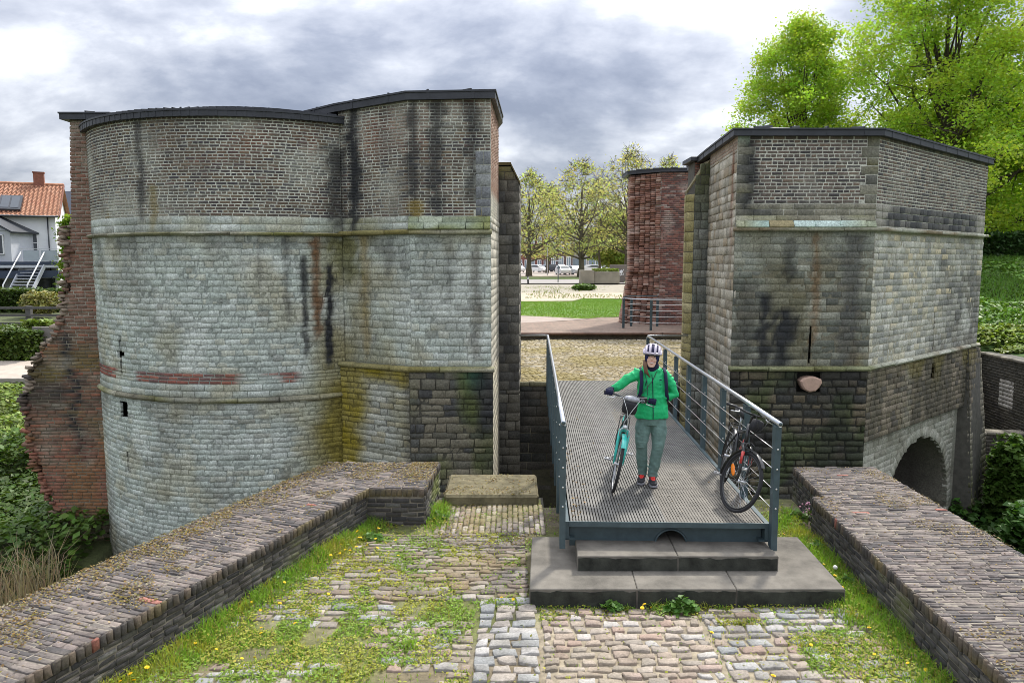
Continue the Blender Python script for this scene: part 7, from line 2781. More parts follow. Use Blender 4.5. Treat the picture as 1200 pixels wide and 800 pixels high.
# ---- terrace and other buildings behind the car park
M_FAC = mat_plain('red_facade_brick', (0.24, 0.10, 0.08), 0.9, 0, 0.15, 1.2, 0.1)
M_FAC2 = mat_plain('dark_facade_brick', (0.13, 0.085, 0.08), 0.9, 0, 0.15, 1.2, 0.1)
M_FAC3 = mat_plain('pale_facade', (0.42, 0.40, 0.37), 0.9, 0, 0.1, 1.0)
M_ROOF = mat_plain('grey_roof', (0.09, 0.085, 0.085), 0.8, 0, 0.15, 1.0)
M_PANE = mat_plain('far_window_glass', (0.25, 0.32, 0.38), 0.15, 0, 0.2, 0.8, 0, 0.8)
def facade(label, x0, x1, h, y, wallm, storeys, bays, name='terraced_house', shop=False, group=None, roofh=2.2):
    th = thing(name, label, 'building', ((x0 + x1) / 2, y, 0.4), group=group)
    mb = MB(); mb.box(((x0 + x1) / 2, y + 4, 0.4 + h / 2), (x1 - x0, 8, h)); mb.build('wall', wallm, th)
    mb = MB()
    mb.raw([(x0, y - 0.3, h + 0.4), (x1, y - 0.3, h + 0.4), (x1, y + 4, h + 0.4 + roofh), (x0, y + 4, h + 0.4 + roofh), (x1, y + 8.3, h + 0.4), (x0, y + 8.3, h + 0.4)],
           [(0, 1, 2, 3), (3, 2, 4, 5), (0, 3, 5), (1, 4, 2), (1, 0, 5, 4)])
    mb.build('roof', M_ROOF, th)
    sh = h / storeys
    bw = (x1 - x0) / bays
    for s in range(storeys):
        for b in range(bays):
            xa = x0 + bw * (b + 0.22); xb = x0 + bw * (b + 0.78)
            za = 0.4 + sh * s + (0.15 if (s == 0 and b % 2) else 0.8); zb = 0.4 + sh * (s + 1) - 0.45
            if shop and s == 0:
                xa, xb, za = x0 + bw * (b + 0.08), x0 + bw * (b + 0.92), 0.6
            f = MB()
            t = 0.14
            f.box(((xa + xb) / 2, y - 0.03, za), (xb - xa, 0.16, t)); f.box(((xa + xb) / 2, y - 0.03, zb), (xb - xa, 0.16, t))
            for q in (xa, (xa + xb) / 2, xb):
                f.box((q, y - 0.034, (za + zb) / 2), (t, 0.16, zb - za + t))
            fo = f.build('door' if (s == 0 and b % 2 and not shop) else 'window', M_WPAINT, th)
            p = MB(); p.box(((xa + xb) / 2, y - 0.01, (za + zb) / 2), (xb - xa, 0.10, zb - za)); p.build('pane', M_PANE, fo)
    return th


tg = 'red brick terraced houses behind the car park'
facade('red brick terraced house with white windows, leftmost behind the plane trees', -7.0, 1.2, 8.6, 186, M_FAC, 3, 4, group=tg)
facade('red brick terraced house with white windows and doors, right of the leftmost trunk', 1.25, 9.2, 8.6, 186, M_FAC, 3, 5, group=tg)
facade('dark brown brick block between the terrace and the glazed shops', 9.3, 14.9, 7.4, 184, M_FAC2, 2, 3, name='brick_block')
facade('low building with wide white framed shop windows behind the concrete planter', 15.0, 31.0, 6.6, 188, M_FAC3, 2, 4, name='shop_building', shop=True)
facade('long plain building running on to the right behind the red ruin', 31.1, 62.0, 7.5, 188, M_FAC, 2, 8, name='long_building')
facade('long brick terrace running on to the left behind the gate pier', -60.0, -7.05, 8.6, 186.2, M_FAC, 3, 12, name='long_terrace')

# ---- parked cars
M_TYRE = mat_plain('tyre_rubber', (0.02, 0.02, 0.022), 0.85, 0, 0.15, 30)
M_CGLASS = mat_plain('car_glass', (0.03, 0.04, 0.05), 0.06, 0, 0.1, 2, 0, 0.8)
M_LIGHT = mat_plain('headlight', (0.7, 0.72, 0.75), 0.15, 0, 0.05, 4)


def make_car(label, paint, loc, rot, van=False, group='cars parked behind the trees'):
    th = thing('parked_van' if van else 'parked_car', label, 'van' if van else 'car', loc, (0, 0, rot), group)
    L, W, Hh = (4.6, 1.9, 1.95) if van else (4.1, 1.75, 1.48)
    pr = [(-L / 2, .35), (-L / 2 + .05, .75), (-L / 2 + .15, .95), (-L / 2 + (.25 if van else .35), Hh - .12), (-L / 2 + .7, Hh), (L * .12, Hh), (L * .22, Hh - .12), (L * .36, .98), (L / 2 - .12, .82), (L / 2, .6), (L / 2, .32), (L / 2 - .2, .22), (-L / 2 + .2, .22)]
    wd = [1, 1, .98, .80, .76, .76, .80, .95, .97, .97, 1, 1, 1]
    n_ = len(pr)
    vs = [(x, -W / 2 * w, z) for (x, z), w in zip(pr, wd)] + [(x, W / 2 * w, z) for (x, z), w in zip(pr, wd)]
    mb = MB()
    mb.raw(vs, [tuple(range(n_)), tuple(reversed(range(n_, 2 * n_)))] + [((k + 1) % n_, k, n_ + k, n_ + (k + 1) % n_) for k in range(n_)], False)
    mb.build('body', paint, th, local=True)
    g = MB()
    for s in (-1, 1):
        g.raw([(-L / 2 + .5, s * (W / 2 * .945), 1.0), (L * .30, s * (W / 2 * .93), 1.0), (L * .19, s * (W / 2 * .835), Hh - .17), (-L / 2 + .6, s * (W / 2 * .83), Hh - .17)], [(0, 1, 2, 3) if s < 0 else (3, 2, 1, 0)])
    g.raw([(L * .352, -W * .43, 1.0), (L * .352, W * .43, 1.0), (L * .232, W * .37, Hh - .14), (L * .232, -W * .37, Hh - .14)], [(0, 1, 2, 3)])
    g.raw([(-L / 2 + .12, W * .43, 1.0), (-L / 2 + .12, -W * .43, 1.0), (-L / 2 + .29, -W * .38, Hh - .2), (-L / 2 + .29, W * .38, Hh - .2)], [(0, 1, 2, 3)])
    g.build('window', M_CGLASS, th, local=True)
    for sx in (-L * .31, L * .31):
        for sy in (-1, 1):
            w = MB(); w.torus((sx, sy * (W / 2 - .10), .31), .22, .10, 'y', 16, 6)
            w.tube([(sx, sy * (W / 2 - .14), .31), (sx, sy * (W / 2 - .06), .31)], .2, 12)
            w.build('wheel', M_TYRE, th, local=True)
    for sy in (-1, 1):
        h = MB(); h.ball((L / 2 - .05, sy * W * .36, .70), (.08, .2, .09), 8, 5); h.build('headlight', M_LIGHT, th, local=True)
    return th


PW = mat_plain('white_car_paint', (0.75, 0.76, 0.78), 0.25, 0, 0.03, 2, 0, 0.5, coat=0.6)
PB = mat_plain('black_car_paint', (0.025, 0.027, 0.032), 0.22, 0, 0.03, 2, 0, 0.5, coat=0.6)
PS = mat_plain('silver_car_paint', (0.42, 0.44, 0.47), 0.28, 0.4, 0.03, 2, 0, 0.5, coat=0.6)
PBl = mat_plain('blue_car_paint', (0.10, 0.25, 0.42), 0.25, 0.2, 0.03, 2, 0, 0.5, coat=0.6)
R = math.radians
make_car('white parked van, leftmost of the cars beside the pier', PW, (0.9, 146, 0.46), R(-70), True)
make_car('white hatchback parked right of the leftmost tree trunk', PW, (4.8, 148, 0.46), R(-40))
make_car('black car parked behind the sign post, left one', PB, (7.2, 150, 0.46), R(-150))
make_car('black car parked beside the street lamp, right one', PB, (9.6, 152, 0.46), R(-60))
make_car('white car nearest the planter, its front towards the square', PW, (8.2, 120, 0.46), R(-80))
make_car('silver white car close behind the concrete planter', PS, (9.9, 122, 0.46), R(-60))
make_car('white car between the thick trunk and the thin one', PW, (16.1, 146, 0.46), R(-20))
make_car('low white car behind the planter plants', PW, (18.4, 142, 0.46), R(-160))
make_car('pale blue car left of the graffiti panel', PBl, (20.0, 152, 0.46), R(-75))

# ================================================================== bicycles
M_TEAL = mat_plain('teal_paint', (0.02, 0.42, 0.36), 0.3, 0, 0.05, 10, 0, 0.5, coat=0.5)
M_BLK = mat_plain('black_paint', (0.014, 0.014, 0.016), 0.35, 0, 0.1, 10, 0, 0.5, coat=0.3)
M_RED = mat_plain('red_paint', (0.45, 0.02, 0.015), 0.3, 0, 0.05, 10, 0, 0.5, coat=0.5)
M_CHR = mat_plain('brushed_alloy', (0.55, 0.56, 0.58), 0.3, 0.85, 0.08, 20)
M_RUB = mat_plain('black_rubber', (0.018, 0.018, 0.02), 0.8, 0, 0.15, 40)
M_SAD = mat_plain('saddle_vinyl', (0.02, 0.02, 0.022), 0.55, 0, 0.1, 20)
M_BAG = mat_plain('black_bag_cloth', (0.015, 0.015, 0.018), 0.8, 0, 0.3, 12, 0.3)
M_ORANGE = mat_plain('orange_reflector', (0.85, 0.22, 0.01), 0.25, 0, 0.05, 30)
M_CABLE = mat_plain('pale_cable', (0.62, 0.64, 0.64), 0.4, 0, 0.05, 20)
WR = 0.345


def make_bike(label, loc, heading, lean, steer, frame_m, fork_m, guard, ladies, barh, group='bicycles on the footbridge'):
    rot = (math.radians(lean), 0, math.radians(heading))
    th = thing('bicycle', label, 'bicycle', loc, rot, group)
    ax_p, ax_d = Vector((-0.245, 0, 0.88)), Vector((-0.342, 0, 0.94)).normalized()
    Ms = Matrix.Translation(ax_p) @ Matrix.Rotation(math.radians(steer), 4, ax_d) @ Matrix.Translation(-ax_p)

    def put(mb, name, mat, parent=th, st=False):
        if st:
            mb.v = [tuple(Ms @ Vector(p)) for p in mb.v]
        return mb.build(name, mat, parent, local=True)

    def wheel(cx, st, nm):
        c = (cx, 0, WR)
        m = MB(); m.torus(c, WR - 0.018, 0.0185, 'y', 48, 10); w = put(m, nm, M_RUB, th, st)
        m = MB(); m.torus(c, WR - 0.043, 0.010, 'y', 48, 8, sx=1.1); put(m, 'rim', M_BLK if not ladies else M_CHR, w, st)
        m = MB(); m.tube([(cx, -0.05, WR), (cx, -0.02, WR), (cx, 0.02, WR), (cx, 0.05, WR)], [0.026, 0.016, 0.016, 0.026], 12)
        for k in range(28):
            a = 2 * math.pi * k / 28
            s = 0.03 if k % 2 else -0.03
            b = a + (0.35 if (k // 2) % 2 else -0.35)
            m.tube([(cx + 0.022 * math.cos(b), s, WR + 0.022 * math.sin(b)), (cx + (WR - .045) * math.cos(a), s * 0.2, WR + (WR - .045) * math.sin(a))], 0.0013, 4, caps=False)
        put(m, 'spokes', M_CHR, w, st)
        return w
    fw = wheel(0, True, 'front_wheel')
    wheel(-1.06, False, 'rear_wheel')
    # fork
    m = MB()
    for s in (-1, 1):
        m.tube([(0, s * 0.052, WR), (-0.035, s * 0.055, WR + 0.16), (-0.10, s * 0.055, WR + 0.33), (-0.165, s * 0.045, 0.72)], [0.012, 0.016, 0.019, 0.021], 10)
    m.tube([(-0.165, -0.06, 0.715), (-0.17, 0, 0.735), (-0.165, 0.06, 0.715)], [0.022, 0.027, 0.022], 10)
    put(m, 'fork', fork_m, th, True)
    m = MB(); m.tube([(-0.17, 0, 0.73), (-0.25, 0, 0.95)], 0.024, 12); put(m, 'head_tube', frame_m, th)
    # frame
    m = MB()
    bb = (-0.60, 0, 0.285)
    st_top = (-0.80, 0, 0.80)
    if ladies:
        m.tube([(-0.20, 0, 0.80), (-0.40, 0, 0.52), bb], 0.021, 10)
        m.tube([(-0.215, 0, 0.87), (-0.45, 0, 0.64), (-0.70, 0, 0.52)], 0.018, 10)
    else:
        m.tube([(-0.20, 0, 0.79), bb], 0.022, 10)
        m.tube([(-0.225, 0, 0.87), (-0.775, 0, 0.73)], 0.019, 10)
    m.tube([bb, st_top], 0.018, 10)
    for s in (-1, 1):
        m.tube([bb, (-0.8, s * 0.05, 0.31), (-1.06, s * 0.065, WR)], [0.016, 0.012, 0.010], 8)
        m.tube([(-0.765, s * 0.015, 0.71), (-0.95, s * 0.055, 0.50), (-1.06, s * 0.065, WR)], [0.012, 0.010, 0.009], 8)
    put(m, 'frame', frame_m)
    if not ladies:
        m = MB(); m.tube([(-0.215, 0.0, 0.765), (-0.34, 0.0, 0.62)], 0.026, 10); put(m, 'red_decal', M_RED)
        for s in (-1, 1):
            m = MB(); m.tube([(-0.095, s * 0.0565, 0.66), (-0.05, s * 0.0575, 0.53)], 0.020, 10); put(m, 'fork_leg', M_RED, th, True)
    # seat post, saddle, rack
    m = MB(); m.tube([st_top, (-0.845, 0, 0.93)], 0.013, 10); put(m, 'seat_post', M_CHR)
    m = MB()
    rings = []
    for x, w, z in ((-0.70, 0.018, 0.955), (-0.78, 0.035, 0.96), (-0.87, 0.075, 0.965), (-0.95, 0.085, 0.975), (-0.985, 0.05, 0.975)):
        rings.append([(x, w * math.cos(a), z + 0.028 * math.sin(a) - (0.02 if math.sin(a) < 0 else 0) + 0 * w) for a in np.linspace(0, 2 * math.pi, 12, endpoint=False)])
    m.loft(rings); put(m, 'saddle', M_SAD)
    m = MB()
    for s in (-1, 1):
        m.tube([(-0.82, s * 0.055, 0.735), (-1.25, s * 0.06, 0.745)], 0.006, 6)
        m.tube([(-1.06, s * 0.07, WR), (-1.10, s * 0.062, 0.74)], 0.006, 6)
    for x in (-0.9, -1.05, -1.2):
        m.tube([(x, -0.058, 0.74), (x, 0.058, 0.74)], 0.006, 6)
    put(m, 'luggage_rack', M_BLK)
    # mudguards
    for cx, st, a0, a1 in ((0, True, -0.55, 1.75), (-1.06, False, -0.9, 1.75)):
        m = MB()
        vs, fs = [], []
        N_ = 26
        for i in range(N_ + 1):
            a = -a1 + (a1 - a0 * 0 + 0.75) * i / N_ if st else -1.9 + 2.7 * i / N_
            for k, (o, d) in enumerate(((-0.028, -0.006), (-0.015, 0.004), (0.015, 0.004), (0.028, -0.006))):
                r_ = WR + 0.022 + d
                vs.append((cx + r_ * math.sin(a), o, WR + r_ * math.cos(a)))
        for i in range(N_):
            for k in range(3):
                fs.append((i * 4 + k, i * 4 + k + 1, i * 4 + k + 5, i * 4 + k + 4))
        m.raw(vs, fs, True)
        put(m, 'mudguard', guard, th, st)
    # cranks and pedals
    m = MB(); m.torus((bb[0], -0.045, bb[2]), 0.082, 0.006, 'y', 32, 6)
    for k in range(5):
        a = 2 * math.pi * k / 5
        m.tube([(bb[0], -0.045, bb[2]), (bb[0] + .08 * math.cos(a), -0.045, bb[2] + .08 * math.sin(a))], 0.007, 6)
    put(m, 'chainring', M_CHR)
    ca = math.radians(35)
    for s in (-1, 1):
        d = Vector((math.cos(ca), 0, math.sin(ca))) * 0.17 * s
        m = MB(); m.tube([(bb[0], s * 0.06, bb[2]), (bb[0] + d.x, s * 0.075, bb[2] + d.z)], [0.014, 0.010], 8); put(m, 'crank', M_CHR)
        m = MB()
        pc_ = (bb[0] + d.x, s * 0.125, bb[2] + d.z)
        m.box((pc_[0] + 0.035, pc_[1], pc_[2]), (0.012, 0.085, 0.022), bev=0.003); m.box((pc_[0] - 0.035, pc_[1], pc_[2]), (0.012, 0.085, 0.022), bev=0.003)
        m.box((pc_[0], pc_[1], pc_[2]), (0.07, 0.02, 0.018)); m.box((pc_[0], pc_[1] + s * 0.04, pc_[2]), (0.07, 0.008, 0.02)); m.box((pc_[0], pc_[1] - s * 0.04, pc_[2]), (0.07, 0.008, 0.02))
        put(m, 'pedal', M_CHR)
    # stem, bars, grips, levers
    bz = barh
    m = MB(); m.tube([(-0.245, 0, 0.93), (-0.27, 0, bz - 0.03), (-0.235, 0, bz)], [0.016, 0.016, 0.018], 10); put(m, 'stem', M_BLK, th, True)
    m = MB()
    hb = [(-0.34, -0.32, bz + 0.012), (-0.32, -0.24, bz + 0.018), (-0.25, -0.09, bz + 0.004), (-0.235, 0, bz), (-0.25, 0.09, bz + 0.004), (-0.32, 0.24, bz + 0.018), (-0.34, 0.32, bz + 0.012)]
    m.tube(hb, 0.012, 10); hbo = put(m, 'handlebar', M_BLK, th, True)
    for s in (-1, 1):
        m = MB(); m.tube([(-0.345, s * 0.325, bz + 0.011), (-0.326, s * 0.205, bz + 0.019)], 0.0165, 10); put(m, 'grip', M_RUB, hbo, True)
        m = MB(); m.tube([(-0.30, s * 0.175, bz + 0.012), (-0.255, s * 0.20, bz - 0.02), (-0.265, s * 0.30, bz - 0.035)], [0.009, 0.007, 0.006], 8); put(m, 'brake_lever', M_CHR, hbo, True)
        m = MB()
        m.tube([(-0.26, s * 0.16, bz + 0.0), (-0.10, s * 0.10, bz + 0.03), (-0.06, s * 0.03, bz - 0.10), (-0.15, s * -0.02, 0.84), (-0.13, s * -0.03, 0.72)], 0.0035, 6)
        put(m, 'brake_cable', M_CABLE if ladies else M_BLK, hbo, True)
    # brake arms and front lamp
    m = MB()
    for s in (-1, 1):
        m.tube([(-0.085, s * 0.05, 0.67), (-0.10, s * 0.055, 0.75), (-0.11, s * 0.01, 0.77)], 0.008, 6)
    put(m, 'brake', M_CHR if ladies else M_BLK, th, True)
    if not ladies:
        m = MB(); m.tube([(0.0, 0.0, 0), (0, 0.02, 0)], [0.03, 0.03], 10)
        m.v = [((p[0] - 0.0), p[1], p[2]) for p in m.v]
        m2 = MB()
        m2.ball((-0.14 * 0 + 0.0, -0.012, WR - 0.20), (0.034, 0.010, 0.075), 12, 8, Matrix.Rotation(0.5, 3, 'Y'))
        m2.v = [tuple(Matrix.Translation((0, 0, WR)) @ Matrix.Rotation(1.9, 4, 'Y') @ Matrix.Translation((0, 0, -WR)) @ Vector(p)) for p in m2.v]
        put(m2, 'spoke_reflector', M_ORANGE, fw, True)
        m = MB(); m.tube([(-0.20, 0.10, bz + 0.03), (-0.30, 0.10, bz + 0.05)], [0.022, 0.016], 10); put(m, 'lamp', M_CHR, th, True)
    else:
        m = MB(); m.ball((-0.125, 0, 0.775), (0.035, 0.035, 0.03), 12, 8); put(m, 'lamp', M_CHR, th, True)
    W = Matrix.Translation(loc) @ Euler(rot).to_matrix().to_4x4()
    return th, W, Ms


B1, W1, S1m = make_bike('teal and black bicycle held upright by the person in green', (1.20, 8.65, 0.012), -100, -10, 4, M_BLK, M_TEAL, M_TEAL, True, 1.10)
B2, W2, S2m = make_bike('black and red bicycle leaning on the right railing, front wheel turned', (2.43, 7.98, 0.012), -100, -12, 28, M_BLK, M_BLK, M_BLK, False, 1.06)


def carried(bike, W, Ms, mb, name, label, cat, mat):
    mb.v = [tuple(Ms @ Vector(p)) for p in mb.v]
    o = mb.build(name, mat, None, local=True)
    o.location = bike.location
    o.rotation_euler = bike.rotation_euler
    tag(o, label, cat)
    return o


mb = MB()
rings = []
for z, sx, sy in ((0.945, 0.035, 0.055), (0.955, 0.05, 0.08), (1.0, 0.056, 0.09), (1.06, 0.056, 0.09), (1.09, 0.05, 0.08), (1.10, 0.03, 0.05)):
    rings.append([(-0.135 + sx * np.sign(math.cos(a)) * abs(math.cos(a)) ** .5, sy * np.sign(math.sin(a)) * abs(math.sin(a)) ** .5, z) for a in np.linspace(0, 2 * math.pi, 20, endpoint=False)])
mb.loft(rings)
hbag = carried(B1, W1, S1m, mb, 'handlebar_bag', 'black bag hanging from the handlebar of the teal bicycle', 'bag', M_BAG)
mb = MB()
mb.ball((-0.15, 0.01, 1.125), (0.06, 0.10, 0.042), 14, 8)
spare = carried(B1, W1, S1m, mb, 'rolled_jacket', 'small silver grey bundle on top of the handlebar bag', 'bundle', mat_plain('silver_cloth', (0.32, 0.33, 0.36), 0.4, 0.2, 0.35, 30, 0.5))
mb = MB()
rings = []
for z, sx, sy in ((0.90, 0.03, 0.04), (0.91, 0.045, 0.06), (0.97, 0.05, 0.065), (1.03, 0.045, 0.06), (1.04, 0.02, 0.04)):
    rings.append([(-0.14 + sx * np.sign(math.cos(a)) * abs(math.cos(a)) ** .5, sy * np.sign(math.sin(a)) * abs(math.sin(a)) ** .5, z) for a in np.linspace(0, 2 * math.pi, 20, endpoint=False)])
mb.loft(rings)
carried(B2, W2, S2m, mb, 'handlebar_bag', 'small black bag on the handlebar of the leaning bicycle', 'bag', M_BAG)

# ================================================================== the person
M_SKIN = mat_plain('skin', (0.78, 0.50, 0.39), 0.5, 0, 0.07, 30, 0.05, 0.4)
M_JACKET = mat_plain('green_jacket', (0.010, 0.45, 0.155), 0.6, 0, 0.2, 10, 1.0, 0.4, 11)
M_TROUS = mat_plain('grey_green_trousers', (0.14, 0.225, 0.20), 0.85, 0, 0.18, 10, 1.0, 0.3, 12)
M_NAVY2 = mat_plain('navy_fleece', (0.012, 0.018, 0.10), 0.9, 0, 0.2, 40, 0.2)
M_NAVYD = mat_plain('dark_navy_cloth', (0.010, 0.012, 0.045), 0.9, 0, 0.2, 40, 0.2)
M_HELM = mat_plain('lilac_helmet', (0.52, 0.47, 0.56), 0.35, 0, 0.05, 20, 0, 0.5, coat=0.3)
M_HAIR = mat_plain('brown_hair', (0.15, 0.075, 0.04), 0.6, 0, 0.35, 60, 0.3)
M_SHOE = mat_plain('black_shoe', (0.018, 0.018, 0.022), 0.6, 0, 0.2, 40, 0.2)
M_LACE = mat_plain('red_lace', (0.75, 0.04, 0.03), 0.6, 0, 0.1, 40)
M_SOLE = mat_plain('grey_sole', (0.25, 0.25, 0.27), 0.8, 0, 0.1, 40)
M_EYE = mat_plain('eye_white', (0.75, 0.73, 0.70), 0.2, 0, 0.02, 40)
M_IRIS = mat_plain('dark_iris', (0.03, 0.022, 0.015), 0.2, 0, 0.05, 40)
M_LIP = mat_plain('lip', (0.45, 0.13, 0.11), 0.45, 0, 0.05, 40)
M_TEETH = mat_plain('teeth', (0.78, 0.75, 0.70), 0.3, 0, 0.02, 40)
M_BROW = mat_plain('eyebrow_hair', (0.16, 0.09, 0.05), 0.8, 0, 0.2, 80)

PR = thing('person', 'person in green jacket, blue hood and pale cycle helmet, smiling and holding a bicycle', 'person', (1.69, 9.06, 0.0))


def ell(c, rx, ry, n=20, tilt=0.0, yaw=0.0):
    out = []
    for k in range(n):
        a = 2 * math.pi * k / n
        x, y = rx * math.cos(a), ry * math.sin(a)
        z = y * math.sin(tilt)
        x, y = x * math.cos(yaw) - y * math.sin(yaw), x * math.sin(yaw) + y * math.cos(yaw)
        out.append((c[0] + x, c[1] + y, c[2] + z))
    return out


def fuse(o, voxel, smooth=4, f=0.5, folds=None):
    m = o.modifiers.new('Remesh', 'REMESH')
    m.mode = 'VOXEL'
    m.voxel_size = voxel
    m.use_smooth_shade = True
    if smooth:
        s = o.modifiers.new('Smooth', 'SMOOTH')
        s.iterations = smooth
        s.factor = f
    for size, st in (folds or ()):
        tx = bpy.data.textures.new('folds', 'CLOUDS')
        tx.noise_scale = size
        tx.noise_depth = 1
        d = o.modifiers.new('Folds', 'DISPLACE')
        d.texture = tx
        d.strength = st
        d.mid_level = 0.5
    return o


# where the grips ended up
gR = W1 @ (S1m @ Vector((-0.335, -0.265, 1.115)))      # image left, her right hand
gL = W1 @ (S1m @ Vector((-0.335, 0.265, 1.115)))
shR, shL = Vector((1.545, 9.03, 1.385)), Vector((1.875, 9.03, 1.385))
wrR = gR + Vector((0.06, 0.065, 0.035))
wrL = gL + Vector((0.09, 0.035, 0.045))
elR = Vector((1.315, 9.02, 1.235))
elL = Vector((2.005, 9.03, 1.115))
HC = Vector((1.71, 8.985, 1.60))                        # head centre
yaw = math.radians(-11)
RH = Matrix.Rotation(yaw, 3, 'Z') @ Matrix.Rotation(math.radians(4), 3, 'Y') @ Matrix.Rotation(math.radians(-4), 3, 'X')


def H(x, y, z):
    """point in head space (x her left = image right, -y forward)"""
    return HC + RH @ Vector((x, y, z))


# body: one continuous surface from head to feet
mb = MB()
mb.loft([ell((1.725, 9.03, z), rx, ry) for z, rx, ry in ((0.80, .12, .09), (0.90, .155, .10), (1.05, .135, .09), (1.22, .15, .10), (1.36, .15, .085), (1.42, .07, .06), (1.47, .055, .058), (1.54, .052, .055))])
for a, b, c in ((shR, elR, wrR), (shL, elL, wrL)):
    mb.tube([Vector((1.71, 9.03, 1.35)), a, b, c], [.07, .045, .036, .028], 12)
legs = (((1.645, 9.04, .86), (1.60, 9.0, .50), (1.642, 9.115, .11)), ((1.815, 9.04, .86), (1.805, 8.97, .49), (1.745, 9.01, .11)))
for L3 in legs:
    mb.tube([L3[0], L3[1], L3[2]], [.075, .05, .035], 12)
hr = []
for z, rx, ry, oy in ((-.128, .022, .02, -.062), (-.118, .040, .040, -.045), (-.09, .056, .066, -.022), (-.05, .067, .084, -.006), (0.0, .073, .092, .002), (.05, .074, .096, .006), (.09, .062, .082, .008), (.112, .036, .05, .008), (.120, .008, .012, .008)):
    hr.append([H(rx * math.cos(a), oy + ry * math.sin(a), z) for a in np.linspace(0, 2 * math.pi, 20, endpoint=False)])
mb.loft(hr)
mb.tube([H(0, -.082, .018), H(0, -.100, -.012), H(0, -.104, -.026), H(0, -.088, -.034)], [.008, .012, .015, .010], 10)       # nose
for s in (-1, 1):
    mb.ball(H(s * .036, -.074, -.040), (.022, .018, .022), 10, 7)      # cheeks, lifted by the smile
    mb.ball(H(s * .074, .005, -.01), (.012, .02, .028), 8, 6)          # ears
body = fuse(mb.build('body', M_SKIN, PR), 0.006, 3)
for s in (-1, 1):
    m = MB(); m.ball(H(s * .029, -.081, .006), (.0125, .008, .0075), 10, 7); e = m.build('eye', M_EYE, body)
    m = MB(); m.ball(H(s * .029, -.0875, .005), (.0062, .004, .0065), 8, 6); m.build('iris', M_IRIS, body)
    m = MB(); m.tube([H(s * .014, -.0895, .014), H(s * .029, -.0905, .0155), H(s * .043, -.081, .010)], .0022, 6); m.build('upper_lid', M_BROW, body)
    m = MB(); m.tube([H(s * .013, -.090, .026), H(s * .030, -.090, .031), H(s * .048, -.078, .024)], [.0018, .003, .0014], 6); m.build('eyebrow', M_BROW, body)
m = MB(); m.tube([H(-.030, -.082, -.058), H(-.016, -.0935, -.068), H(0, -.0965, -.071), H(.016, -.0935, -.068), H(.030, -.082, -.058)], [.003, .0068, .0078, .0068, .003], 8); m.build('teeth', M_TEETH, body)
m = MB(); m.tube([H(-.032, -.081, -.056), H(-.016, -.095, -.0625), H(0, -.0985, -.064), H(.016, -.095, -.0625), H(.032, -.081, -.056)], .0034, 8)
m.tube([H(-.032, -.081, -.057), H(-.016, -.094, -.076), H(0, -.0975, -.0805), H(.016, -.094, -.076), H(.032, -.081, -.057)], [.003, .0042, .005, .0042, .003], 8); m.build('lips', M_LIP, body)
# hood under the helmet: a close cap with the face left open
vs, fs = [], []
NR, NS = 16, 36
for i in range(NR + 1):
    t = math.pi * i / NR
    for k in range(NS):
        a = 2 * math.pi * k / NS
        vs.append(H(.083 * math.sin(t) * math.cos(a), .006 + .104 * math.sin(t) * math.sin(a), .130 * math.cos(t) if t < 1.6 else .135 * math.cos(t)))
m = MB()
for i in range(NR):
    for k in range(NS):
        ids = (i * NS + k, (i + 1) * NS + k, (i + 1) * NS + (k + 1) % NS, i * NS + (k + 1) % NS)
        c = sum((RH.transposed() @ (Vector(vs[q]) - HC) for q in ids), Vector()) / 4
        if c.y < 0 and (c.x / .060) ** 2 + ((c.z + .045) / .084) ** 2 < 1:
            continue
        fs.append(ids)
m.raw(vs, fs, True)
hood = m.build('blue_hood', M_NAVY2, PR)
so = hood.modifiers.new('Solidify', 'SOLIDIFY'); so.thickness = 0.006
m = MB()
m.loft([ell((1.712, 8.995 + .012 * i, z), rx, ry, 20) for i, (z, rx, ry) in enumerate(((1.515, .070, .076), (1.49, .078, .086), (1.45, .080, .084), (1.41, .082, .082), (1.37, .07, .075)))], caps=False)
nk = m.build('neck_warmer', M_NAVYD, PR)
so = nk.modifiers.new('Solidify', 'SOLIDIFY'); so.thickness = 0.008
# helmet: liner, ribs with the vents open between them, brim, strap
def dome(a, t, k=1.0):
    """a: angle across the head, t: from front (0) to back (1)"""
    th_ = math.radians(-12) + t * math.radians(195)
    x = .104 * math.sin(a) * k
    y = -.138 * math.cos(th_) * math.cos(a * 0.55) * k + .004
    z = .040 + .112 * max(-0.10, math.sin(th_)) * math.cos(a) ** .8 * k
    return H(x, y, z)


m = MB()
vs, fs = [], []
for i in range(15):
    for k in range(15):
        vs.append(dome(math.radians(-80 + 160 * k / 14), i / 14, 0.93))
for i in range(14):
    for k in range(14):
        fs.append((i * 15 + k, i * 15 + k + 1, (i + 1) * 15 + k + 1, (i + 1) * 15 + k))
m.raw(vs, fs, True)
HLM = m.build('helmet', M_NAVYD, PR)
for a in (-76, -48, -17, 17, 48, 76):
    m = MB()
    pts = [dome(math.radians(a), t) for t in np.linspace(0.02, 0.98, 14)]
    m.tube(pts, [.013] + [.0155] * 12 + [.013], 8, flat=1.0)
    m.build('shell_rib', M_HELM, HLM)
m = MB()
pts = [dome(math.radians(a), 0.075) for a in range(-80, 81, 10)]
m.tube(pts, .014, 8); m.build('brow_band', M_HELM, HLM)
m = MB(); pts = [dome(math.radians(a), 0.50) for a in range(-80, 81, 10)]; m.tube(pts, .011, 8); m.build('cross_band', M_HELM, HLM)
m = MB(); m.tube([dome(math.radians(a), 0.0) + Vector((0, 0, -.004)) for a in range(-80, 81, 10)], .008, 8); m.build('rim', M_SHOE, HLM)
for s in (-1, 1):
    m = MB(); m.tube([H(s * .088, -.01, .03), H(s * .080, -.035, -.05), H(s * .045, -.055, -.118), H(0, -.060, -.132)], .004, 6); m.build('chin_strap', M_NAVYD, HLM)
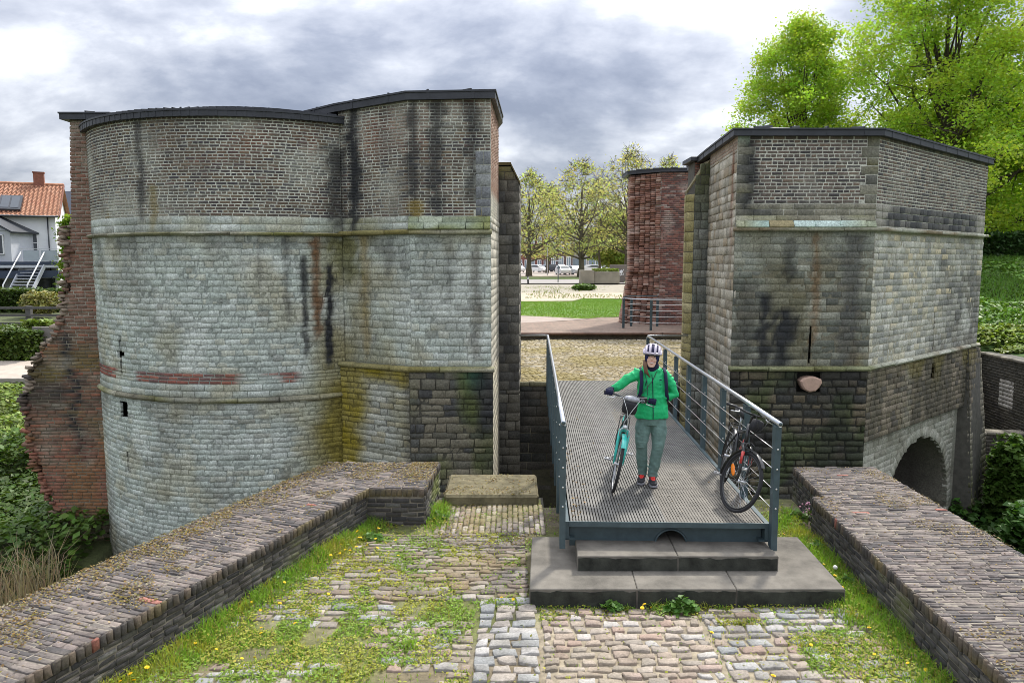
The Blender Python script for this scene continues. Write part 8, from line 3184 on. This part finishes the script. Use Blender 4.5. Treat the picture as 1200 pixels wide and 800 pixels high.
# hair strand
m = MB()
for k in range(5):
    o_ = Vector((-.006 * k, .006 * k, 0))
    m.tube([H(-.066, -.03, -.05) + o_, Vector((1.628, 8.915, 1.49)) + o_, Vector((1.640, 8.895, 1.42)) + o_, Vector((1.672 + .004 * k, 8.888, 1.355)) + o_ * .5], [.008, .012, .011, .004], 7)
m.build('hair', M_HAIR, PR)

# jacket
mb = MB()
mb.loft([ell((1.728, 9.03, z), rx, ry, 24) for z, rx, ry in ((0.835, .205, .140), (0.86, .208, .144), (0.93, .204, .142), (1.02, .186, .130), (1.12, .180, .128), (1.24, .188, .132), (1.32, .184, .124), (1.385, .160, .105), (1.43, .105, .090), (1.455, .088, .085))])
mb.tube([Vector((1.64, 9.03, 1.365)), shR + Vector((.01, 0, -.01)), (shR + elR) / 2 + Vector((0, 0, .01)), elR, (elR + wrR) / 2, wrR], [.075, .072, .062, .056, .050, .040], 14)
mb.tube([Vector((1.79, 9.03, 1.365)), shL + Vector((-.01, 0, -.01)), (shL + elL) / 2 + Vector((.012, 0, 0)), elL, (elL + wrL) / 2, wrL], [.075, .072, .064, .060, .052, .042], 14)
# folds at elbow, waist and sleeves
rgp = np.random.default_rng(12)
for k in range(7):
    f = k / 6
    p = shR.lerp(elR, f * 1.0) if k < 4 else elR.lerp(wrR, (k - 3) / 4)
    d = (elR - shR).normalized()
    mb.ball(p + Vector(rgp.normal(size=3) * .012), (.02, .062 - .012 * f, .064 - .012 * f), 12, 8, d.to_track_quat('X', 'Z').to_matrix())
    p = shL.lerp(elL, f * 1.0) if k < 4 else elL.lerp(wrL, (k - 3) / 4)
    d = (elL - shL).normalized() if k < 4 else (wrL - elL).normalized()
    mb.ball(p + Vector(rgp.normal(size=3) * .012), (.02, .064 - .012 * f, .066 - .012 * f), 12, 8, d.to_track_quat('X', 'Z').to_matrix())
for z, dx in ((0.99, .01), (1.06, -.01), (1.13, .006)):
    mb.loft([ell((1.728 + dx, 9.03, z + q), .19 - abs(q) * .3, .134 - abs(q) * .3, 24, 0.15 * (1 if dx > 0 else -1)) for q in (-.016, 0, .016)])
# hood of the jacket, folded back round the neck
for k in range(9):
    a = math.radians(-40 + 260 * k / 8)
    mb.ball((1.712 + .092 * math.cos(a), 9.02 + .088 * math.sin(a), 1.438 + .022 * math.sin(a)), (.036, .036, .034), 12, 8)
jk = fuse(mb.build('jacket', M_JACKET, PR), 0.0085, 3, folds=((0.10, 0.020), (0.04, 0.010)))
m = MB(); m.tube([(1.700, 8.925, 1.385), (1.706, 8.897, 1.30), (1.712, 8.893, 1.15), (1.716, 8.891, 1.02), (1.718, 8.883, 0.90), (1.718, 8.884, 0.845)], .005, 6); m.build('zip', M_NAVYD, jk)
for s, x, z in ((-1, 1.632, 1.285), (1, 1.792, 1.285)):
    m = MB(); m.tube([(x, 8.912, z + .03), (x + s * .008, 8.912, z - .03)], .0055, 6); m.build('pocket_zip', M_NAVYD, jk)
m = MB(); m.box((1.80, 8.916, 1.325), (.034, .012, .012)); m.build('chest_badge', M_NAVYD, jk)
for w_, e_ in ((wrR, elR), (wrL, elL)):
    d = (w_ - e_).normalized()
    m = MB(); m.tube([w_ - d * .035, w_ + d * .006], .0445, 14); m.build('cuff', M_JACKET, jk)
# trousers
mb = MB()
mb.loft([ell((1.727, 9.035, z), rx, ry, 24) for z, rx, ry in ((0.93, .160, .115), (0.86, .180, .125), (0.80, .182, .128), (0.75, .170, .118))])
mb.tube([(1.655, 9.04, .86), (1.625, 9.03, .70), (1.602, 9.0, .52), (1.618, 9.05, .32), (1.640, 9.10, .14), (1.640, 9.10, .095)], [.100, .096, .074, .070, .062, .062], 16)
mb.tube([(1.805, 9.04, .86), (1.815, 9.01, .70), (1.806, 8.965, .50), (1.780, 8.985, .32), (1.748, 9.0, .14), (1.747, 9.0, .095)], [.100, .097, .076, .070, .062, .062], 16)
for x, y, z, r_ in ((1.604, 8.995, .54, .076), (1.600, 9.0, .48, .075), (1.612, 9.03, .40, .072), (1.808, 8.965, .53, .078), (1.802, 8.965, .46, .077), (1.790, 8.98, .38, .073), (1.640, 9.10, .16, .067), (1.75, 9.0, .16, .067), (1.745, 9.0, .22, .066), (1.633, 9.09, .23, .066)):
    mb.ball((x, y, z), (r_, r_, .018), 14, 8)
fuse(mb.build('trousers', M_TROUS, PR), 0.0085, 3, folds=((0.11, 0.024), (0.045, 0.012)))
# shoes
for x, y, dx in ((1.640, 9.10, -.05), (1.746, 9.0, -.012)):
    f = Vector((dx, -.16, 0)).normalized()
    s = Vector((-f.y, f.x, 0))
    base = Vector((x, y, 0.012))

    def F_(a, b, z):
        return base + f * a + s * b + Vector((0, 0, z))
    rings = []
    for a, w, h in ((-.085, .028, .075), (-.06, .040, .095), (0.0, .044, .098), (.06, .046, .070), (.12, .050, .052), (.165, .040, .040), (.185, .018, .028)):
        rings.append([F_(a, w * math.cos(q), .018 + (h * .5) * (1 + math.sin(q)) * (1 if math.sin(q) > 0 else 1)) for q in np.linspace(0, 2 * math.pi, 16, endpoint=False)])
    mb = MB(); mb.loft(rings); sh_ = fuse(mb.build('shoe', M_SHOE, PR), 0.006, 2)
    m = MB(); rings = []
    for a, w in ((-.092, .025), (-.06, .044), (0.03, .046), (.11, .054), (.165, .045), (.192, .018)):
        rings.append([F_(a, w, 0), F_(a, -w, 0), F_(a, -w, .022), F_(a, w, .022)])
    m.loft(rings, smooth=False); m.build('sole', M_SOLE, sh_)
    m = MB(); rings = []
    for a, w, z in ((-.005, .026, .118), (.05, .030, .093), (.10, .030, .072), (.125, .018, .065)):
        rings.append([F_(a, w, z - .012), F_(a, -w, z - .012), F_(a, -w * .7, z + .004), F_(a, w * .7, z + .004)])
    m.loft(rings, smooth=True); m.build('tongue', M_LACE, sh_)
    m = MB()
    for k, (a, z) in enumerate(((.012, .116), (.04, .101), (.068, .088), (.095, .077))):
        m.tube([F_(a, -.040, z - .022), F_(a + .006, 0, z + .006), F_(a, .040, z - .022)], .0055, 6)
    for q in (-1, 1):
        m.tube([F_(.0, 0, .125), F_(.03, q * .035, .128), F_(.01, q * .052, .105), F_(.0, q * .012, .122)], .005, 6)
    m.build('lace', M_LACE, sh_)


# gloved hands closed on the grips: palm, four fingers over the bar, thumb under it
def glove(g, wr, side):
    ax = (W1 @ (S1m @ Vector((-0.345, 0.325, 1.111)))) - (W1 @ (S1m @ Vector((-0.345, -0.325, 1.111))))
    ax.normalize()
    fwd = Vector((0, -1, 0)) - ax * Vector((0, -1, 0)).dot(ax); fwd.normalize()
    up = ax.cross(fwd)
    if up.z < 0:
        up = -up
    m = MB()
    pc = g + up * .028 - fwd * .012
    m.tube([wr, wr.lerp(pc, .5) + up * .006, pc - fwd * .01, pc + fwd * .012], [.036, .037, .042, .036], 12, flat=.75)
    for k, (o, ln) in enumerate(((-.036, .94), (-.012, 1.06), (.012, 1.0), (.036, .82))):
        c = g + ax * o * side
        r_ = .0125
        pts = [c + up * .032 - fwd * .004, c + up * .031 + fwd * .020 * ln, c + up * .012 + fwd * .036 * ln, c - up * .014 + fwd * .033 * ln, c - up * .030 + fwd * .012 * ln]
        m.tube(pts, [r_ * 1.15, r_ * 1.1, r_, r_ * .95, r_ * .8], 8)
    t0 = g - ax * side * (-.040) * -1 + up * .010 - fwd * .026
    ti = g - ax * side * .040
    m.tube([ti + up * .012 - fwd * .030, ti - up * .010 - fwd * .030, ti - ax * side * .006 - up * .030 - fwd * .010, ti - ax * side * .006 - up * .033 + fwd * .010], [.016, .0145, .013, .010], 8)
    return fuse(m.build('glove', M_NAVYD if side < 0 else M_NAVYD, PR), 0.0045, 2)


glove(gR, wrR, 1)
glove(gL, wrL, -1)

# small camera on a neck strap, and a backpack of which the straps show
CM = thing('camera', 'small black camera hanging from a neck strap on the green jacket', 'camera', (1.58, 8.85, 1.09))
mb = MB(); mb.box((1.580, 8.862, 1.085), (.105, .045, .068), bev=.006); mb.box((1.580, 8.862, 1.125), (.04, .035, .018), bev=.004); mb.build('camera_body', M_BLK, CM)
mb = MB(); mb.tube([(1.575, 8.845, 1.083), (1.573, 8.815, 1.081), (1.573, 8.800, 1.080)], [.027, .026, .024], 16); ln_ = mb.build('lens', M_SHOE, CM)
mb = MB(); mb.tube([(1.573, 8.7995, 1.08), (1.573, 8.797, 1.08)], .017, 14); mb.build('lens_glass', M_GLASS, ln_)
mb = MB(); mb.tube([(1.573, 8.803, 1.08), (1.573, 8.799, 1.08)], .025, 16); mb.build('lens_ring', M_CHR, ln_)
mb = MB(); mb.box((1.580, 8.862, 1.115), (.107, .046, .012)); mb.build('top_plate', M_CHR, CM)
mb = MB(); mb.tube([(1.531, 8.862, 1.105), (1.61, 8.872, 1.21), (1.70, 8.893, 1.31), (1.752, 8.925, 1.41), (1.80, 9.0, 1.455), (1.77, 9.10, 1.47), (1.70, 9.12, 1.47), (1.63, 9.06, 1.45), (1.615, 8.96, 1.41), (1.640, 8.890, 1.28), (1.645, 8.872, 1.18), (1.630, 8.862, 1.105)], .007, 6, flat=.5); mb.build('strap', M_BLK, CM)
BK = thing('backpack', 'dark navy backpack worn on the back, its shoulder straps over the green jacket', 'backpack', (1.72, 9.18, 1.1))
mb = MB(); mb.loft([ell((1.722, 9.225, z), rx, ry, 20) for z, rx, ry in ((0.95, .10, .06), (0.98, .13, .085), (1.15, .14, .095), (1.30, .13, .085), (1.38, .09, .05))]); mb.build('pack', M_NAVYD, BK)
for s, x in ((-1, 1.578), (1, 1.866)):
    mb = MB()
    mb.tube([(x + s * -.03, 9.14, 1.40), (x, 9.03, 1.452), (x + s * .004, 8.945, 1.40), (x + s * .004, 8.902, 1.30), (x + s * .012, 8.905, 1.18), (x + s * .035, 8.95, 1.08), (x + s * .05, 9.06, 1.03)], .022, 8, flat=.45)
    mb.build('shoulder_strap', M_NAVYD, BK)

flush_pieces()
